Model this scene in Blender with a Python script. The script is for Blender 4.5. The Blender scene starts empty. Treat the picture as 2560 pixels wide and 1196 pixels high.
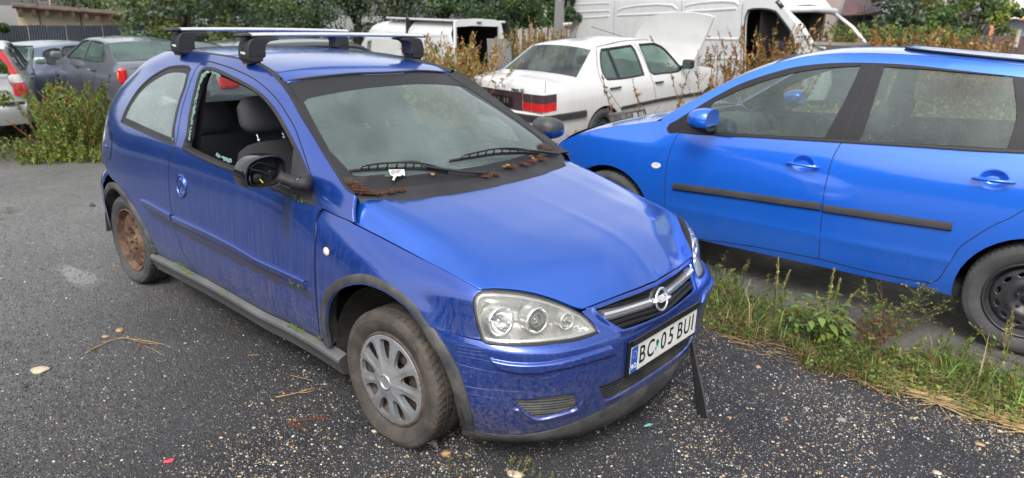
import bpy, bmesh, math, random
import numpy as np
from mathutils import Vector, Matrix
from mathutils.geometry import delaunay_2d_cdt
R = math.radians
random.seed(7); rng = np.random.default_rng(7)
SC = bpy.context.scene
COL = SC.collection
# ---------------------------------------------------------------- camera
PW, PH, FPX = 2560.0, 1196.0, 1746.0
CAM = np.array([1.938, -2.349, 1.646])
YAW, PITCH, ROLL = 2.27803182, -0.307065309, 0.0336415491
def cam_axes():
    cy, sy, cp, sp = math.cos(YAW), math.sin(YAW), math.cos(PITCH), math.sin(PITCH)
    f = np.array([cy*cp, sy*cp, sp]); r = np.array([sy, -cy, 0.0]); u = np.cross(r, f)
    cr, sr = math.cos(ROLL), math.sin(ROLL)
    return f, r*cr+u*sr, -r*sr+u*cr
FV, RV, UV = cam_axes()
cd = bpy.data.cameras.new('camera'); cam = bpy.data.objects.new('camera', cd); COL.objects.link(cam)
cam.matrix_world = Matrix(((RV[0], UV[0], -FV[0], CAM[0]), (RV[1], UV[1], -FV[1], CAM[1]), (RV[2], UV[2], -FV[2], CAM[2]), (0, 0, 0, 1)))
cd.sensor_width = 36.0; cd.lens = FPX/PW*36.0; cd.clip_end = 2000; cd.clip_start = 0.05
cd.dof.use_dof = True; cd.dof.focus_distance = 2.7; cd.dof.aperture_fstop = 3.6
SC.camera = cam
# ---------------------------------------------------------------- sky, sun, exposure
SUN_EL, SUN_ROT = 48.0, 150.0
w = bpy.data.worlds.new('World'); SC.world = w; w.use_nodes = True
nt = w.node_tree; nt.nodes.clear()
def wn(t, **k):
    n = nt.nodes.new(t)
    for a, b in k.items(): setattr(n, a, b)
    return n
sky = wn('ShaderNodeTexSky', sky_type='NISHITA', sun_disc=False, sun_elevation=R(SUN_EL), sun_rotation=R(SUN_ROT), air_density=1.0, dust_density=3.0, ozone_density=1.0)
hsv = wn('ShaderNodeHueSaturation'); hsv.inputs['Saturation'].default_value = 0.22; hsv.inputs['Value'].default_value = 1.0
tc = wn('ShaderNodeTexCoord'); mp = wn('ShaderNodeMapping'); mp.inputs['Scale'].default_value = (1, 1, 2.4)
ns = wn('ShaderNodeTexNoise'); ns.inputs['Scale'].default_value = 2.2; ns.inputs['Detail'].default_value = 6; ns.inputs['Roughness'].default_value = .55
rp = wn('ShaderNodeMapRange'); rp.inputs[1].default_value = .3; rp.inputs[2].default_value = .7; rp.inputs[3].default_value = .72; rp.inputs[4].default_value = 1.3
se = wn('ShaderNodeSeparateXYZ'); el = wn('ShaderNodeMapRange'); el.inputs[1].default_value = 0.0; el.inputs[2].default_value = 1.0; el.inputs[3].default_value = .85; el.inputs[4].default_value = 1.35
mu = wn('ShaderNodeMath', operation='MULTIPLY')   # an overcast sky is brighter overhead
mx = wn('ShaderNodeVectorMath', operation='SCALE'); bg = wn('ShaderNodeBackground'); bg.inputs['Strength'].default_value = 0.125
out = wn('ShaderNodeOutputWorld')
L = nt.links.new
L(sky.outputs[0], hsv.inputs['Color']); L(tc.outputs['Generated'], mp.inputs[0]); L(mp.outputs[0], ns.inputs['Vector']); L(ns.outputs[0], rp.inputs[0])
L(hsv.outputs[0], mx.inputs[0]); L(tc.outputs['Generated'], se.inputs[0]); L(se.outputs[2], el.inputs[0]); L(el.outputs[0], mu.inputs[0]); L(rp.outputs[0], mu.inputs[1]); L(mu.outputs[0], mx.inputs['Scale']); L(mx.outputs[0], bg.inputs['Color']); L(bg.outputs[0], out.inputs['Surface'])
sd = bpy.data.lights.new('sun', 'SUN'); sd.energy = 1.1; sd.angle = R(25); sd.color = (1.0, .96, .9)
so = bpy.data.objects.new('sun', sd); COL.objects.link(so)
az = R(90-SUN_ROT); dv = Vector((math.cos(az)*math.cos(R(SUN_EL)), math.sin(az)*math.cos(R(SUN_EL)), math.sin(R(SUN_EL))))
so.rotation_euler = dv.to_track_quat('Z', 'Y').to_euler()
SC.view_settings.view_transform = 'Standard'; SC.view_settings.look = 'None'; SC.view_settings.exposure = 1.2; SC.view_settings.gamma = 1.0
SC.view_settings.use_curve_mapping = False
SC.cycles.max_bounces = 8; SC.cycles.transparent_max_bounces = 24
SC.cycles.use_adaptive_sampling = True
# ---------------------------------------------------------------- object helpers
def tag(o, label=None, cat=None, group=None, kind=None):
    if label: o['label'] = label
    if cat: o['category'] = cat
    if group: o['group'] = group
    if kind: o['kind'] = kind
    return o
def thing(name, label, cat, loc=(0, 0, 0), rz=0.0, group=None, pitch=0.0):
    o = bpy.data.objects.new(name, None); COL.objects.link(o); o.empty_display_size = .2
    o.location = loc; o.rotation_mode = 'XYZ'
    o.rotation_euler = (0, -pitch, rz)
    return tag(o, label, cat, group)
def mk(name, V, F, mat, parent=None, smooth=True, normals=None, mats=None, fm=None):
    me = bpy.data.meshes.new(name)
    me.from_pydata([tuple(map(float, v)) for v in V], [], [tuple(map(int, f)) for f in F])
    if mats:
        for m in mats: me.materials.append(m)
        me.polygons.foreach_set('material_index', list(fm))
    elif mat: me.materials.append(mat)
    if smooth: me.polygons.foreach_set('use_smooth', [True]*len(me.polygons))
    me.update()
    if normals is not None: me.normals_split_custom_set_from_vertices([tuple(map(float, n)) for n in normals])
    o = bpy.data.objects.new(name, me); COL.objects.link(o)
    if parent: o.parent = parent
    return o
def copy_tree(o, parent=None, name=None):
    c = o.copy(); COL.objects.link(c)
    if parent: c.parent = parent
    for ch in list(o.children): copy_tree(ch, c)
    return c
class MB:
    """collects simple solids into one mesh"""
    def __init__(s): s.v = []; s.f = []
    def add(s, V, F):
        k = len(s.v); s.v += [tuple(map(float, v)) for v in V]; s.f += [tuple(i+k for i in f) for f in F]; return s
    def box(s, c, d, rot=None, bev=0.0):
        hx, hy, hz = d[0]/2, d[1]/2, d[2]/2
        if bev:
            b = min(bev, hx*.9, hy*.9, hz*.9); P = []
            bm = bmesh.new(); bmesh.ops.create_cube(bm, size=1)
            for q in bm.verts: q.co = Vector((q.co.x*2*hx, q.co.y*2*hy, q.co.z*2*hz))
            bmesh.ops.bevel(bm, geom=list(bm.edges), offset=b, segments=2, affect='EDGES', profile=.5)
            bm.verts.index_update(); V = [q.co.copy() for q in bm.verts]; F = [[q.index for q in f.verts] for f in bm.faces]; bm.free()
        else:
            V = [Vector((x, y, z)) for x in (-hx, hx) for y in (-hy, hy) for z in (-hz, hz)]
            F = [(0, 1, 3, 2), (4, 6, 7, 5), (0, 4, 5, 1), (2, 3, 7, 6), (0, 2, 6, 4), (1, 5, 7, 3)]
        if rot is not None: V = [rot @ v for v in V]
        return s.add([v+Vector(c) for v in V], F)
    def tube(s, pts, r, n=8, cap=True, flat=1.0):
        pts = [Vector(p) for p in pts]; rr = r if hasattr(r, '__len__') else [r]*len(pts)
        V = []; F = []; up = None
        for i, p in enumerate(pts):
            t = (pts[min(i+1, len(pts)-1)]-pts[max(i-1, 0)]).normalized()
            if up is None:
                up = Vector((0, 0, 1)) if abs(t.z) < .9 else Vector((1, 0, 0))
            a = t.cross(up).normalized(); b = a.cross(t).normalized(); up = b
            for k in range(n):
                th = 2*math.pi*k/n; V.append(p+(a*math.cos(th)+b*math.sin(th)*flat)*rr[i])
        for i in range(len(pts)-1):
            for k in range(n): F.append((i*n+k, i*n+(k+1) % n, (i+1)*n+(k+1) % n, (i+1)*n+k))
        if cap: F.append(tuple(range(n))[::-1]); F.append(tuple((len(pts)-1)*n+k for k in range(n)))
        return s.add(V, F)
    def build(s, name, mat, parent=None, smooth=False):
        o = mk(name, s.v, s.f, mat, parent, smooth=smooth)
        bm = bmesh.new(); bm.from_mesh(o.data); bmesh.ops.recalc_face_normals(bm, faces=bm.faces); bm.to_mesh(o.data); bm.free()
        return o
def autosmooth(o, ang=35):
    me = o.data; bm = bmesh.new(); bm.from_mesh(me)
    for f in bm.faces: f.smooth = True
    for e in bm.edges: e.smooth = e.calc_face_angle(0) < R(ang)
    bm.to_mesh(me); bm.free(); return o
def orient(o, ref):
    """turn an open sheet so that its faces look away from ref (local point)"""
    me = o.data; r = Vector(ref); s = 0.0
    for p in me.polygons: s += p.area*p.normal.dot((p.center-r).normalized())
    if s < 0:
        bm = bmesh.new(); bm.from_mesh(me); bmesh.ops.reverse_faces(bm, faces=bm.faces); bm.to_mesh(me); bm.free()
    return o
def lathe(prof, n=48, a0=0, a1=2*math.pi, axis='y'):
    """prof: list of (radius, offset along axis)"""
    V = []; F = []; full = abs(a1-a0-2*math.pi) < 1e-6; m = n if full else n+1
    for r, h in prof:
        for k in range(m):
            t = a0+(a1-a0)*k/n
            if axis == 'y': V.append((r*math.cos(t), h, r*math.sin(t)))
            elif axis == 'x': V.append((h, r*math.cos(t), r*math.sin(t)))
            else: V.append((r*math.cos(t), r*math.sin(t), h))
    for i in range(len(prof)-1):
        for k in range(n):
            k2 = (k+1) % m; F.append((i*m+k, i*m+k2, (i+1)*m+k2, (i+1)*m+k))
    return V, F
# ---------------------------------------------------------------- splines
def crom(P, n=8, closed=False):
    """catmull-rom through points, any dimension"""
    P = [np.array(p, float) for p in P]; out = []; m = len(P)
    if m == 2: return [P[0]+(P[1]-P[0])*t for t in np.linspace(0, 1, n+1)]
    rg = m if closed else m-1
    for i in range(rg):
        p1, p2 = P[i], P[(i+1) % m]
        p0 = P[i-1] if (i > 0 or closed) else 2*p1-p2
        p3 = P[(i+2) % m] if (i+2 < m or closed) else 2*p2-p1
        d1 = max(np.linalg.norm(p1-p0), 1e-9)**.5; d2 = max(np.linalg.norm(p2-p1), 1e-9)**.5; d3 = max(np.linalg.norm(p3-p2), 1e-9)**.5
        m1 = (p2-p0+0) if 0 else ((p1-p0)/d1-(p2-p0)/(d1+d2)+(p2-p1)/d2)*d2
        m2 = ((p2-p1)/d2-(p3-p1)/(d2+d3)+(p3-p2)/d3)*d2
        for k in range(n):
            t = k/n; out.append((2*t**3-3*t*t+1)*p1+(t**3-2*t*t+t)*m1+(-2*t**3+3*t*t)*p2+(t**3-t*t)*m2)
    if not closed: out.append(P[-1])
    return out
def wnat(k, q):
    """weights of a natural cubic spline, rows = queries"""
    k = np.asarray(k, float); n = len(k); h = np.diff(k); A = np.eye(n); B = np.zeros((n, n))
    for i in range(1, n-1):
        A[i, i-1] = h[i-1]; A[i, i] = 2*(h[i-1]+h[i]); A[i, i+1] = h[i]
        B[i, i-1] = 6/h[i-1]; B[i, i] = -6/h[i-1]-6/h[i]; B[i, i+1] = 6/h[i]
    M = np.linalg.solve(A, B); q = np.asarray(q, float); qc = np.clip(q, k[0], k[-1])
    j = np.clip(np.searchsorted(k, qc, side='right')-1, 0, n-2); a = (k[j+1]-qc)/h[j]; b = 1-a
    W = np.zeros((len(q), n)); r = np.arange(len(q)); W[r, j] += a; W[r, j+1] += b
    W += ((a**3-a)*h[j]**2/6)[:, None]*M[j]+((b**3-b)*h[j]**2/6)[:, None]*M[j+1]
    ex = q-qc   # linear extrapolation
    lo = ex < 0; hi = ex > 0
    if lo.any():
        g = np.zeros(n); g[0] = -1/h[0]; g[1] = 1/h[0]; g = g-h[0]/6*M[1]; W[lo] += ex[lo, None]*g
    if hi.any():
        g = np.zeros(n); g[-2] = -1/h[-1]; g[-1] = 1/h[-1]; g = g+h[-1]/6*M[-2]; W[hi] += ex[hi, None]*g
    return W
def wcr(k, q):
    """weights of a catmull-rom (3-point tangent) spline: local, little overshoot"""
    k = np.asarray(k, float); n = len(k); h = np.diff(k); T = np.zeros((n, n))
    T[0, 0] = -1/h[0]; T[0, 1] = 1/h[0]; T[-1, -2] = -1/h[-1]; T[-1, -1] = 1/h[-1]
    for i in range(1, n-1):
        a, b = h[i-1], h[i]; s = 1/(a+b)
        T[i, i-1] = -b*s/a; T[i, i+1] = a*s/b; T[i, i] = b*s/a-a*s/b
    q = np.asarray(q, float); qc = np.clip(q, k[0], k[-1]); j = np.clip(np.searchsorted(k, qc, side='right')-1, 0, n-2)
    t = (qc-k[j])/h[j]; W = np.zeros((len(q), n)); r = np.arange(len(q))
    W[r, j] += 2*t**3-3*t**2+1; W[r, j+1] += -2*t**3+3*t**2
    W += ((t**3-2*t**2+t)*h[j])[:, None]*T[j]+((t**3-t**2)*h[j])[:, None]*T[j+1]
    ex = q-qc; W += np.where(ex < 0, ex, 0)[:, None]*T[0]+np.where(ex > 0, ex, 0)[:, None]*T[-1]
    return W
class Tab:
    def __init__(s, ka, kb, T, fa=wnat, fb=wnat): s.ka, s.kb, s.T, s.fa, s.fb = ka, kb, np.array(T, float), fa, fb
    def __call__(s, a, b):
        a = np.atleast_1d(np.asarray(a, float)); b = np.atleast_1d(np.asarray(b, float))
        return np.einsum('qi,qj,ij->q', s.fb(s.kb, b), s.fa(s.ka, a), s.T)
# ---------------------------------------------------------------- surfaces (params a,b -> xyz, local frame)
class Surf:
    def nrm(s, a, b, e=2e-3):
        du = s.pt(a+e, b)-s.pt(a-e, b); dv_ = s.pt(a, b+e)-s.pt(a, b-e)
        n = np.cross(du, dv_); n /= np.linalg.norm(n, axis=1)[:, None]+1e-12
        return n*s.flip
class SideS(Surf):      # y = sg*S(x,z)
    def __init__(s, fn, sg=-1): s.fn = fn; s.sg = sg; s.flip = 1.0 if sg < 0 else -1.0
    def pt(s, a, b): return np.stack([a, s.sg*s.fn(a, b), b], 1)
    def par(s, P): return P[:, 0], P[:, 2]
    def g(s, P): return s.sg*P[:, 1]-s.fn(P[:, 0], P[:, 2])
class TopS(Surf):       # z = H(x,y)
    flip = 1.0
    def __init__(s, fn): s.fn = fn
    def pt(s, a, b): return np.stack([a, b, s.fn(a, b)], 1)
    def par(s, P): return P[:, 0], P[:, 1]
    def g(s, P): return P[:, 2]-s.fn(P[:, 0], P[:, 1])
class EndS(Surf):       # x = sg*E(y,z)
    def __init__(s, fn, sg=1): s.fn = fn; s.sg = sg; s.flip = 1.0*sg
    def pt(s, a, b): return np.stack([s.sg*s.fn(a, b), a, b], 1)
    def par(s, P): return P[:, 1], P[:, 2]
    def g(s, P): return s.sg*P[:, 0]-s.fn(P[:, 1], P[:, 2])
class CylS(Surf):       # radius(theta,z) about vertical axis at cx; a = theta*K, negative theta = right side (y<0)
    flip = -1.0; K = 0.9
    def __init__(s, fn, cx): s.fn = fn; s.cx = cx
    def pt(s, a, b):
        th = a/s.K; r = s.fn(np.abs(th), b); return np.stack([s.cx+r*np.cos(th), -r*np.sin(th), b], 1)
    def par(s, P):
        return np.arctan2(-P[:, 1], P[:, 0]-s.cx)*s.K, P[:, 2]
    def g(s, P):
        th = np.abs(np.arctan2(-P[:, 1], P[:, 0]-s.cx)); return np.hypot(P[:, 1], P[:, 0]-s.cx)-s.fn(th, P[:, 2])
class Frame:
    def __init__(s, loc=(0, 0, 0), yaw=0.0, pitch=0.0):
        s.M = Matrix.Translation(loc) @ Matrix.Rotation(yaw, 4, 'Z') @ Matrix.Rotation(-pitch, 4, 'Y')
        A = np.array(s.M); s.Rm = A[:3, :3]; s.t = A[:3, 3]
    def ray(s, px, py):
        d = FV+RV*(px-PW/2)/FPX-UV*(py-PH/2)/FPX; d = d/np.linalg.norm(d)
        return s.Rm.T @ (CAM-s.t), s.Rm.T @ d
    def plane(s, px, py, axis, val):
        o, d = s.ray(px, py); return o+d*(val-o[axis])/d[axis]
HERO = Frame()
def hit(fr, surf, px, py, t0=.8, t1=14.0, n=600):
    o, d = fr.ray(px, py); t = np.linspace(t0, t1, n); P = o+d*t[:, None]; g = surf.g(P); s = np.where((g[:-1] > 0) & (g[1:] <= 0))[0]
    if len(s) == 0:
        i = int(np.argmin(np.abs(g))); p = P[i]
    else:
        a, b = t[s[0]], t[s[0]+1]
        for _ in range(30):
            m = (a+b)/2; gm = surf.g((o+d*m)[None])[0]
            if gm > 0: a = m
            else: b = m
        p = o+d*(a+b)/2
    A, B = surf.par(p[None]); return (float(A[0]), float(B[0]))
def trace(fr, surf, pts, n=5, **k):
    """points given as ('u',a,b) are surface parameters, (px,py) are seen in the photograph"""
    Q = [np.array(p[1:], float) if p[0] == 'u' else np.array(hit(fr, surf, p[0], p[1], **k)) for p in pts]
    return crom(Q, n)
def join(*segs):
    out = []
    for s in segs:
        for p in s:
            if not out or np.linalg.norm(np.array(p)-out[-1]) > 1e-3: out.append(np.array(p, float))
    if np.linalg.norm(out[0]-out[-1]) < 1e-3: out.pop()
    return out
def area(P): P = np.array(P); x, y = P[:, 0], P[:, 1]; return .5*np.sum(x*np.roll(y, -1)-np.roll(x, -1)*y)
def inset(P, d):
    P = np.array(P, float)
    if area(P) < 0: P = P[::-1]
    a = P-np.roll(P, 1, 0); b = np.roll(P, -1, 0)-P
    na = np.stack([-a[:, 1], a[:, 0]], 1); na /= np.linalg.norm(na, axis=1)[:, None]+1e-12
    nb = np.stack([-b[:, 1], b[:, 0]], 1); nb /= np.linalg.norm(nb, axis=1)[:, None]+1e-12
    m = na+nb; l = np.linalg.norm(m, axis=1)[:, None]; m = m/(l+1e-9); c = np.clip(np.sum(m*na, 1)[:, None], .5, 1)
    return P+m*d/c
def inside(P, Q):
    """points Q inside polygon P"""
    P = np.array(P); Q = np.array(Q); x, y = Q[:, 0], Q[:, 1]; r = np.zeros(len(Q), bool); n = len(P); j = n-1
    for i in range(n):
        xi, yi, xj, yj = P[i, 0], P[i, 1], P[j, 0], P[j, 1]
        c = ((yi > y) != (yj > y)) & (x < (xj-xi)*(y-yi)/((yj-yi) if yj != yi else 1e-12)+xi); r ^= c; j = i
    return r
def segdist(P, Q):
    P = np.array(P); Q = np.array(Q); A = P; B = np.roll(P, -1, 0); D = np.full(len(Q), 9.0)
    for a, b in zip(A, B):
        ab = b-a; t = np.clip(((Q-a) @ ab)/(ab @ ab+1e-12), 0, 1); D = np.minimum(D, np.linalg.norm(Q-(a+t[:, None]*ab), axis=1))
    return D
def tri(outer, holes=(), sp=.02, rings=()):
    loops = [np.array(outer)]+[np.array(h) for h in holes]
    V = []; E = []
    for l in loops:
        k = len(V); V += [tuple(p) for p in l]; E += [(k+i, k+(i+1) % len(l)) for i in range(len(l))]
    rp = [q for r_ in rings for q in inset(loops[0], r_) if inside(loops[0], [q])[0]]; V += [tuple(p) for p in rp]
    lo = loops[0].min(0); hi = loops[0].max(0)
    gx = np.arange(lo[0]+sp/2, hi[0], sp); gy = np.arange(lo[1]+sp/2, hi[1], sp)
    if len(gx) and len(gy):
        G = np.stack(np.meshgrid(gx, gy), -1).reshape(-1, 2); m = inside(loops[0], G)
        for h in loops[1:]: m &= ~inside(h, G)
        G = G[m]
        if len(G):
            D = np.full(len(G), 9.0)
            for l in loops: D = np.minimum(D, segdist(l, G))
            G = G[D > (sp*.45 if not rings else max(rings)+sp*.4)]; V += [tuple(p) for p in G]
    r = delaunay_2d_cdt([Vector(v) for v in V], E, [], 0, 1e-6)
    vo = np.array([tuple(v) for v in r[0]]); F = np.array([f for f in r[2] if len(f) == 3]); C = vo[F].mean(1); m = inside(loops[0], C)
    for h in loops[1:]: m &= ~inside(h, C)
    F = F[m]
    # make all ccw
    a, b, c = vo[F[:, 0]], vo[F[:, 1]], vo[F[:, 2]]; s = (b[:, 0]-a[:, 0])*(c[:, 1]-a[:, 1])-(b[:, 1]-a[:, 1])*(c[:, 0]-a[:, 0])
    F[s < 0] = F[s < 0][:, ::-1]; F = F[np.abs(s) > 1e-10]
    return vo, F
def panel(name, surf, outer, mat, parent, holes=(), sp=.02, gap=.0022, lip=.014, off=0.0, mirror=False, offn=None, lipin=.002, relief=None, rings=()):
    """a trimmed sheet of the surface with turned-in edges"""
    o = inset(outer, gap) if gap else np.array(outer)
    if area(o) < 0: o = o[::-1]
    hs = [(inset(h, -gap) if gap else np.array(h)) for h in holes]
    vo, F = tri(o, hs, sp, rings)
    P = surf.pt(vo[:, 0], vo[:, 1]); N = surf.nrm(vo[:, 0], vo[:, 1])
    h_ = np.full(len(vo), off)
    if relief is not None:
        h_ = h_+relief(vo[:, 0], vo[:, 1]); e = 1.5e-3
        gx = (relief(vo[:, 0]+e, vo[:, 1])-relief(vo[:, 0]-e, vo[:, 1]))/(2*e); gy = (relief(vo[:, 0], vo[:, 1]+e)-relief(vo[:, 0], vo[:, 1]-e))/(2*e)
        du = surf.pt(vo[:, 0]+e, vo[:, 1])-surf.pt(vo[:, 0]-e, vo[:, 1]); dw = surf.pt(vo[:, 0], vo[:, 1]+e)-surf.pt(vo[:, 0], vo[:, 1]-e)
        lu = np.linalg.norm(du, axis=1)/(2*e); lw = np.linalg.norm(dw, axis=1)/(2*e)
        N2 = N-(gx/lu)[:, None]*du/(2*e)/lu[:, None]-(gy/lw)[:, None]*dw/(2*e)/lw[:, None]
        P = P+N*h_[:, None]; N = N2/np.linalg.norm(N2, axis=1)[:, None]; Nb = N
    else:
        P = P+N*off
    # orientation
    a, b, c = P[F[:, 0]], P[F[:, 1]], P[F[:, 2]]; fn = np.cross(b-a, c-a)
    if np.sum(fn*N[F[:, 0]]) < 0: F = F[:, ::-1]
    V = P.tolist(); NN = N.tolist(); FF = F.tolist()
    if lip:
        cnt = {}
        for f in FF:
            for i in range(3):
                e = (f[i], f[(i+1) % 3]); cnt[e] = cnt.get(e, 0)+1
        bd = [e for e in cnt if (e[1], e[0]) not in cnt]
        nb = {}
        for e in bd:
            pa, pb = P[e[0]], P[e[1]]; n0 = N[e[0]]; t = pb-pa; outv = np.cross(t, n0); outv /= np.linalg.norm(outv)+1e-12
            for v in e: nb.setdefault(v, []).append(outv)
        top = {}; bot = {}; mid = {}
        rr = min(.0025, lip*.3)
        for v, l in nb.items():
            ov = np.mean(l, 0); ov /= np.linalg.norm(ov)+1e-9
            mid[v] = len(V); V.append((P[v]+ov*rr*.7-N[v]*rr).tolist()); NN.append((ov*.85+N[v]*.5).tolist())
            bot[v] = len(V); V.append((P[v]+ov*(rr*.7-lipin)-N[v]*lip).tolist()); NN.append(ov.tolist())
        for e in bd:
            FF.append([e[1], e[0], mid[e[0]], mid[e[1]]]); FF.append([mid[e[1]], mid[e[0]], bot[e[0]], bot[e[1]]])
    V = np.array(V); NN = np.array(NN); NN /= np.linalg.norm(NN, axis=1)[:, None]+1e-12
    if mirror: V = V*np.array([1, -1, 1]); NN = NN*np.array([1, -1, 1]); FF = [f[::-1] for f in FF]
    return mk(name, V, FF, mat, parent, normals=NN)
def ribbon(name, surf, path, prof, mat, parent, mirror=False, closed=False, smooth=True):
    """sweep a profile [(across, height)] along a path on the surface; across is to the left of travel in parameter space"""
    Pp = np.array(path); t = np.roll(Pp, -1, 0)-np.roll(Pp, 1, 0)
    if not closed: t[0] = Pp[1]-Pp[0]; t[-1] = Pp[-1]-Pp[-2]
    t /= np.linalg.norm(t, axis=1)[:, None]+1e-12; n2 = np.stack([-t[:, 1], t[:, 0]], 1); V = []; m = len(prof)
    for k, (c, h) in enumerate(prof):
        q = Pp+n2*c; V.append(surf.pt(q[:, 0], q[:, 1])+surf.nrm(q[:, 0], q[:, 1])*h)
    V = np.stack(V, 1).reshape(-1, 3); n = len(Pp); F = []
    for i in range(n if closed else n-1):
        j = (i+1) % n
        for k in range(m-1): F.append((i*m+k, i*m+k+1, j*m+k+1, j*m+k))
    if not closed: F.append(tuple(range(m))); F.append(tuple((n-1)*m+k for k in range(m))[::-1])
    if mirror: V = V*np.array([1, -1, 1])
    o = mk(name, V, F, mat, parent, smooth=False)
    bm = bmesh.new(); bm.from_mesh(o.data); bmesh.ops.recalc_face_normals(bm, faces=bm.faces)
    for f in bm.faces: f.smooth = smooth and len(f.verts) == 4
    for e in bm.edges: e.smooth = e.calc_face_angle(0) < R(40)
    bm.to_mesh(o.data); bm.free(); return o
def text_mesh(name, txt, size, mat, parent, M, depth=.001, bold=0.0, sx=1.0, shear=0.0):
    cu = bpy.data.curves.new(name, 'FONT'); cu.body = txt; cu.size = size; cu.extrude = depth; cu.offset = bold; cu.align_x = 'CENTER'; cu.align_y = 'CENTER'; cu.shear = shear; cu.resolution_u = 4
    t = bpy.data.objects.new(name+'_tmp', cu); COL.objects.link(t)
    me = bpy.data.meshes.new_from_object(t); bpy.data.objects.remove(t); bpy.data.curves.remove(cu)
    me.transform(Matrix.Diagonal((sx, 1, 1, 1))); me.transform(M); me.materials.clear(); me.materials.append(mat)
    me.name = name; o = bpy.data.objects.new(name, me); COL.objects.link(o); o.parent = parent; return o
# ---------------------------------------------------------------- materials
def mat(name, col=(.5, .5, .5), rough=.5, metal=0.0, coat=0.0, coat_r=.03, spec=.5, trans=0.0, alpha=1.0, emis=None, ior=1.45, bump=0.0, bscale=40.0, var=0.0, vscale=6.0, dirt=0.0, dcol=(.10, .085, .065), streak=0.0, bdist=.01, rvar=0.0):
    m = bpy.data.materials.new(name); m.use_nodes = True; t = m.node_tree; b = t.nodes['Principled BSDF']; l = t.links.new
    def N(k, **kw):
        n = t.nodes.new(k)
        for a, c in kw.items(): setattr(n, a, c)
        return n
    b.inputs['Base Color'].default_value = (*col, 1); b.inputs['Roughness'].default_value = rough; b.inputs['Metallic'].default_value = metal
    b.inputs['Coat Weight'].default_value = coat; b.inputs['Coat Roughness'].default_value = coat_r; b.inputs['Specular IOR Level'].default_value = spec
    b.inputs['Transmission Weight'].default_value = trans; b.inputs['Alpha'].default_value = alpha; b.inputs['IOR'].default_value = ior
    co = None
    if var or bump or dirt or streak or rvar: tcn = N('ShaderNodeTexCoord')
    if var:
        n = N('ShaderNodeTexNoise'); n.inputs['Scale'].default_value = vscale; n.inputs['Detail'].default_value = 5; l(tcn.outputs['Object'], n.inputs['Vector'])
        mr = N('ShaderNodeMapRange'); mr.inputs[1].default_value = .3; mr.inputs[2].default_value = .7; mr.inputs[3].default_value = 1-var; mr.inputs[4].default_value = 1+var; l(n.outputs[0], mr.inputs[0])
        mm = N('ShaderNodeVectorMath', operation='SCALE'); mm.inputs[0].default_value = col; l(mr.outputs[0], mm.inputs['Scale']); co = mm.outputs[0]
    if dirt:
        n = N('ShaderNodeTexNoise'); n.inputs['Scale'].default_value = 9; n.inputs['Detail'].default_value = 8; n.inputs['Roughness'].default_value = .65; l(tcn.outputs['Object'], n.inputs['Vector'])
        mr = N('ShaderNodeMapRange'); mr.inputs[1].default_value = .45; mr.inputs[2].default_value = .75; mr.inputs[4].default_value = dirt; l(n.outputs[0], mr.inputs[0])
        mi = N('ShaderNodeMix', data_type='RGBA'); l(mr.outputs[0], mi.inputs['Factor'])
        if co: l(co, mi.inputs[6])
        else: mi.inputs[6].default_value = (*col, 1)
        mi.inputs[7].default_value = (*dcol, 1); co = mi.outputs[2]
    if co: l(co, b.inputs['Base Color'])
    if rvar:
        n = N('ShaderNodeTexNoise'); n.inputs['Scale'].default_value = 14; n.inputs['Detail'].default_value = 4; l(tcn.outputs['Object'], n.inputs['Vector'])
        mr = N('ShaderNodeMapRange'); mr.inputs[1].default_value = .3; mr.inputs[2].default_value = .7; mr.inputs[3].default_value = max(0, rough-rvar); mr.inputs[4].default_value = rough+rvar; l(n.outputs[0], mr.inputs[0]); l(mr.outputs[0], b.inputs['Roughness'])
    if bump:
        n = N('ShaderNodeTexNoise'); n.inputs['Scale'].default_value = bscale; n.inputs['Detail'].default_value = 4; l(tcn.outputs['Object'], n.inputs['Vector'])
        bp = N('ShaderNodeBump'); bp.inputs['Strength'].default_value = bump; bp.inputs['Distance'].default_value = bdist; l(n.outputs[0], bp.inputs['Height']); l(bp.outputs[0], b.inputs['Normal'])
    if emis: b.inputs['Emission Color'].default_value = (*emis[0], 1); b.inputs['Emission Strength'].default_value = emis[1]
    return m
def nd(m):
    t = m.node_tree; b = t.nodes['Principled BSDF']
    def N(k, **kw):
        n = t.nodes.new(k)
        for a, c in kw.items(): setattr(n, a, c)
        return n
    return t, b, N, t.links.new
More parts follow.
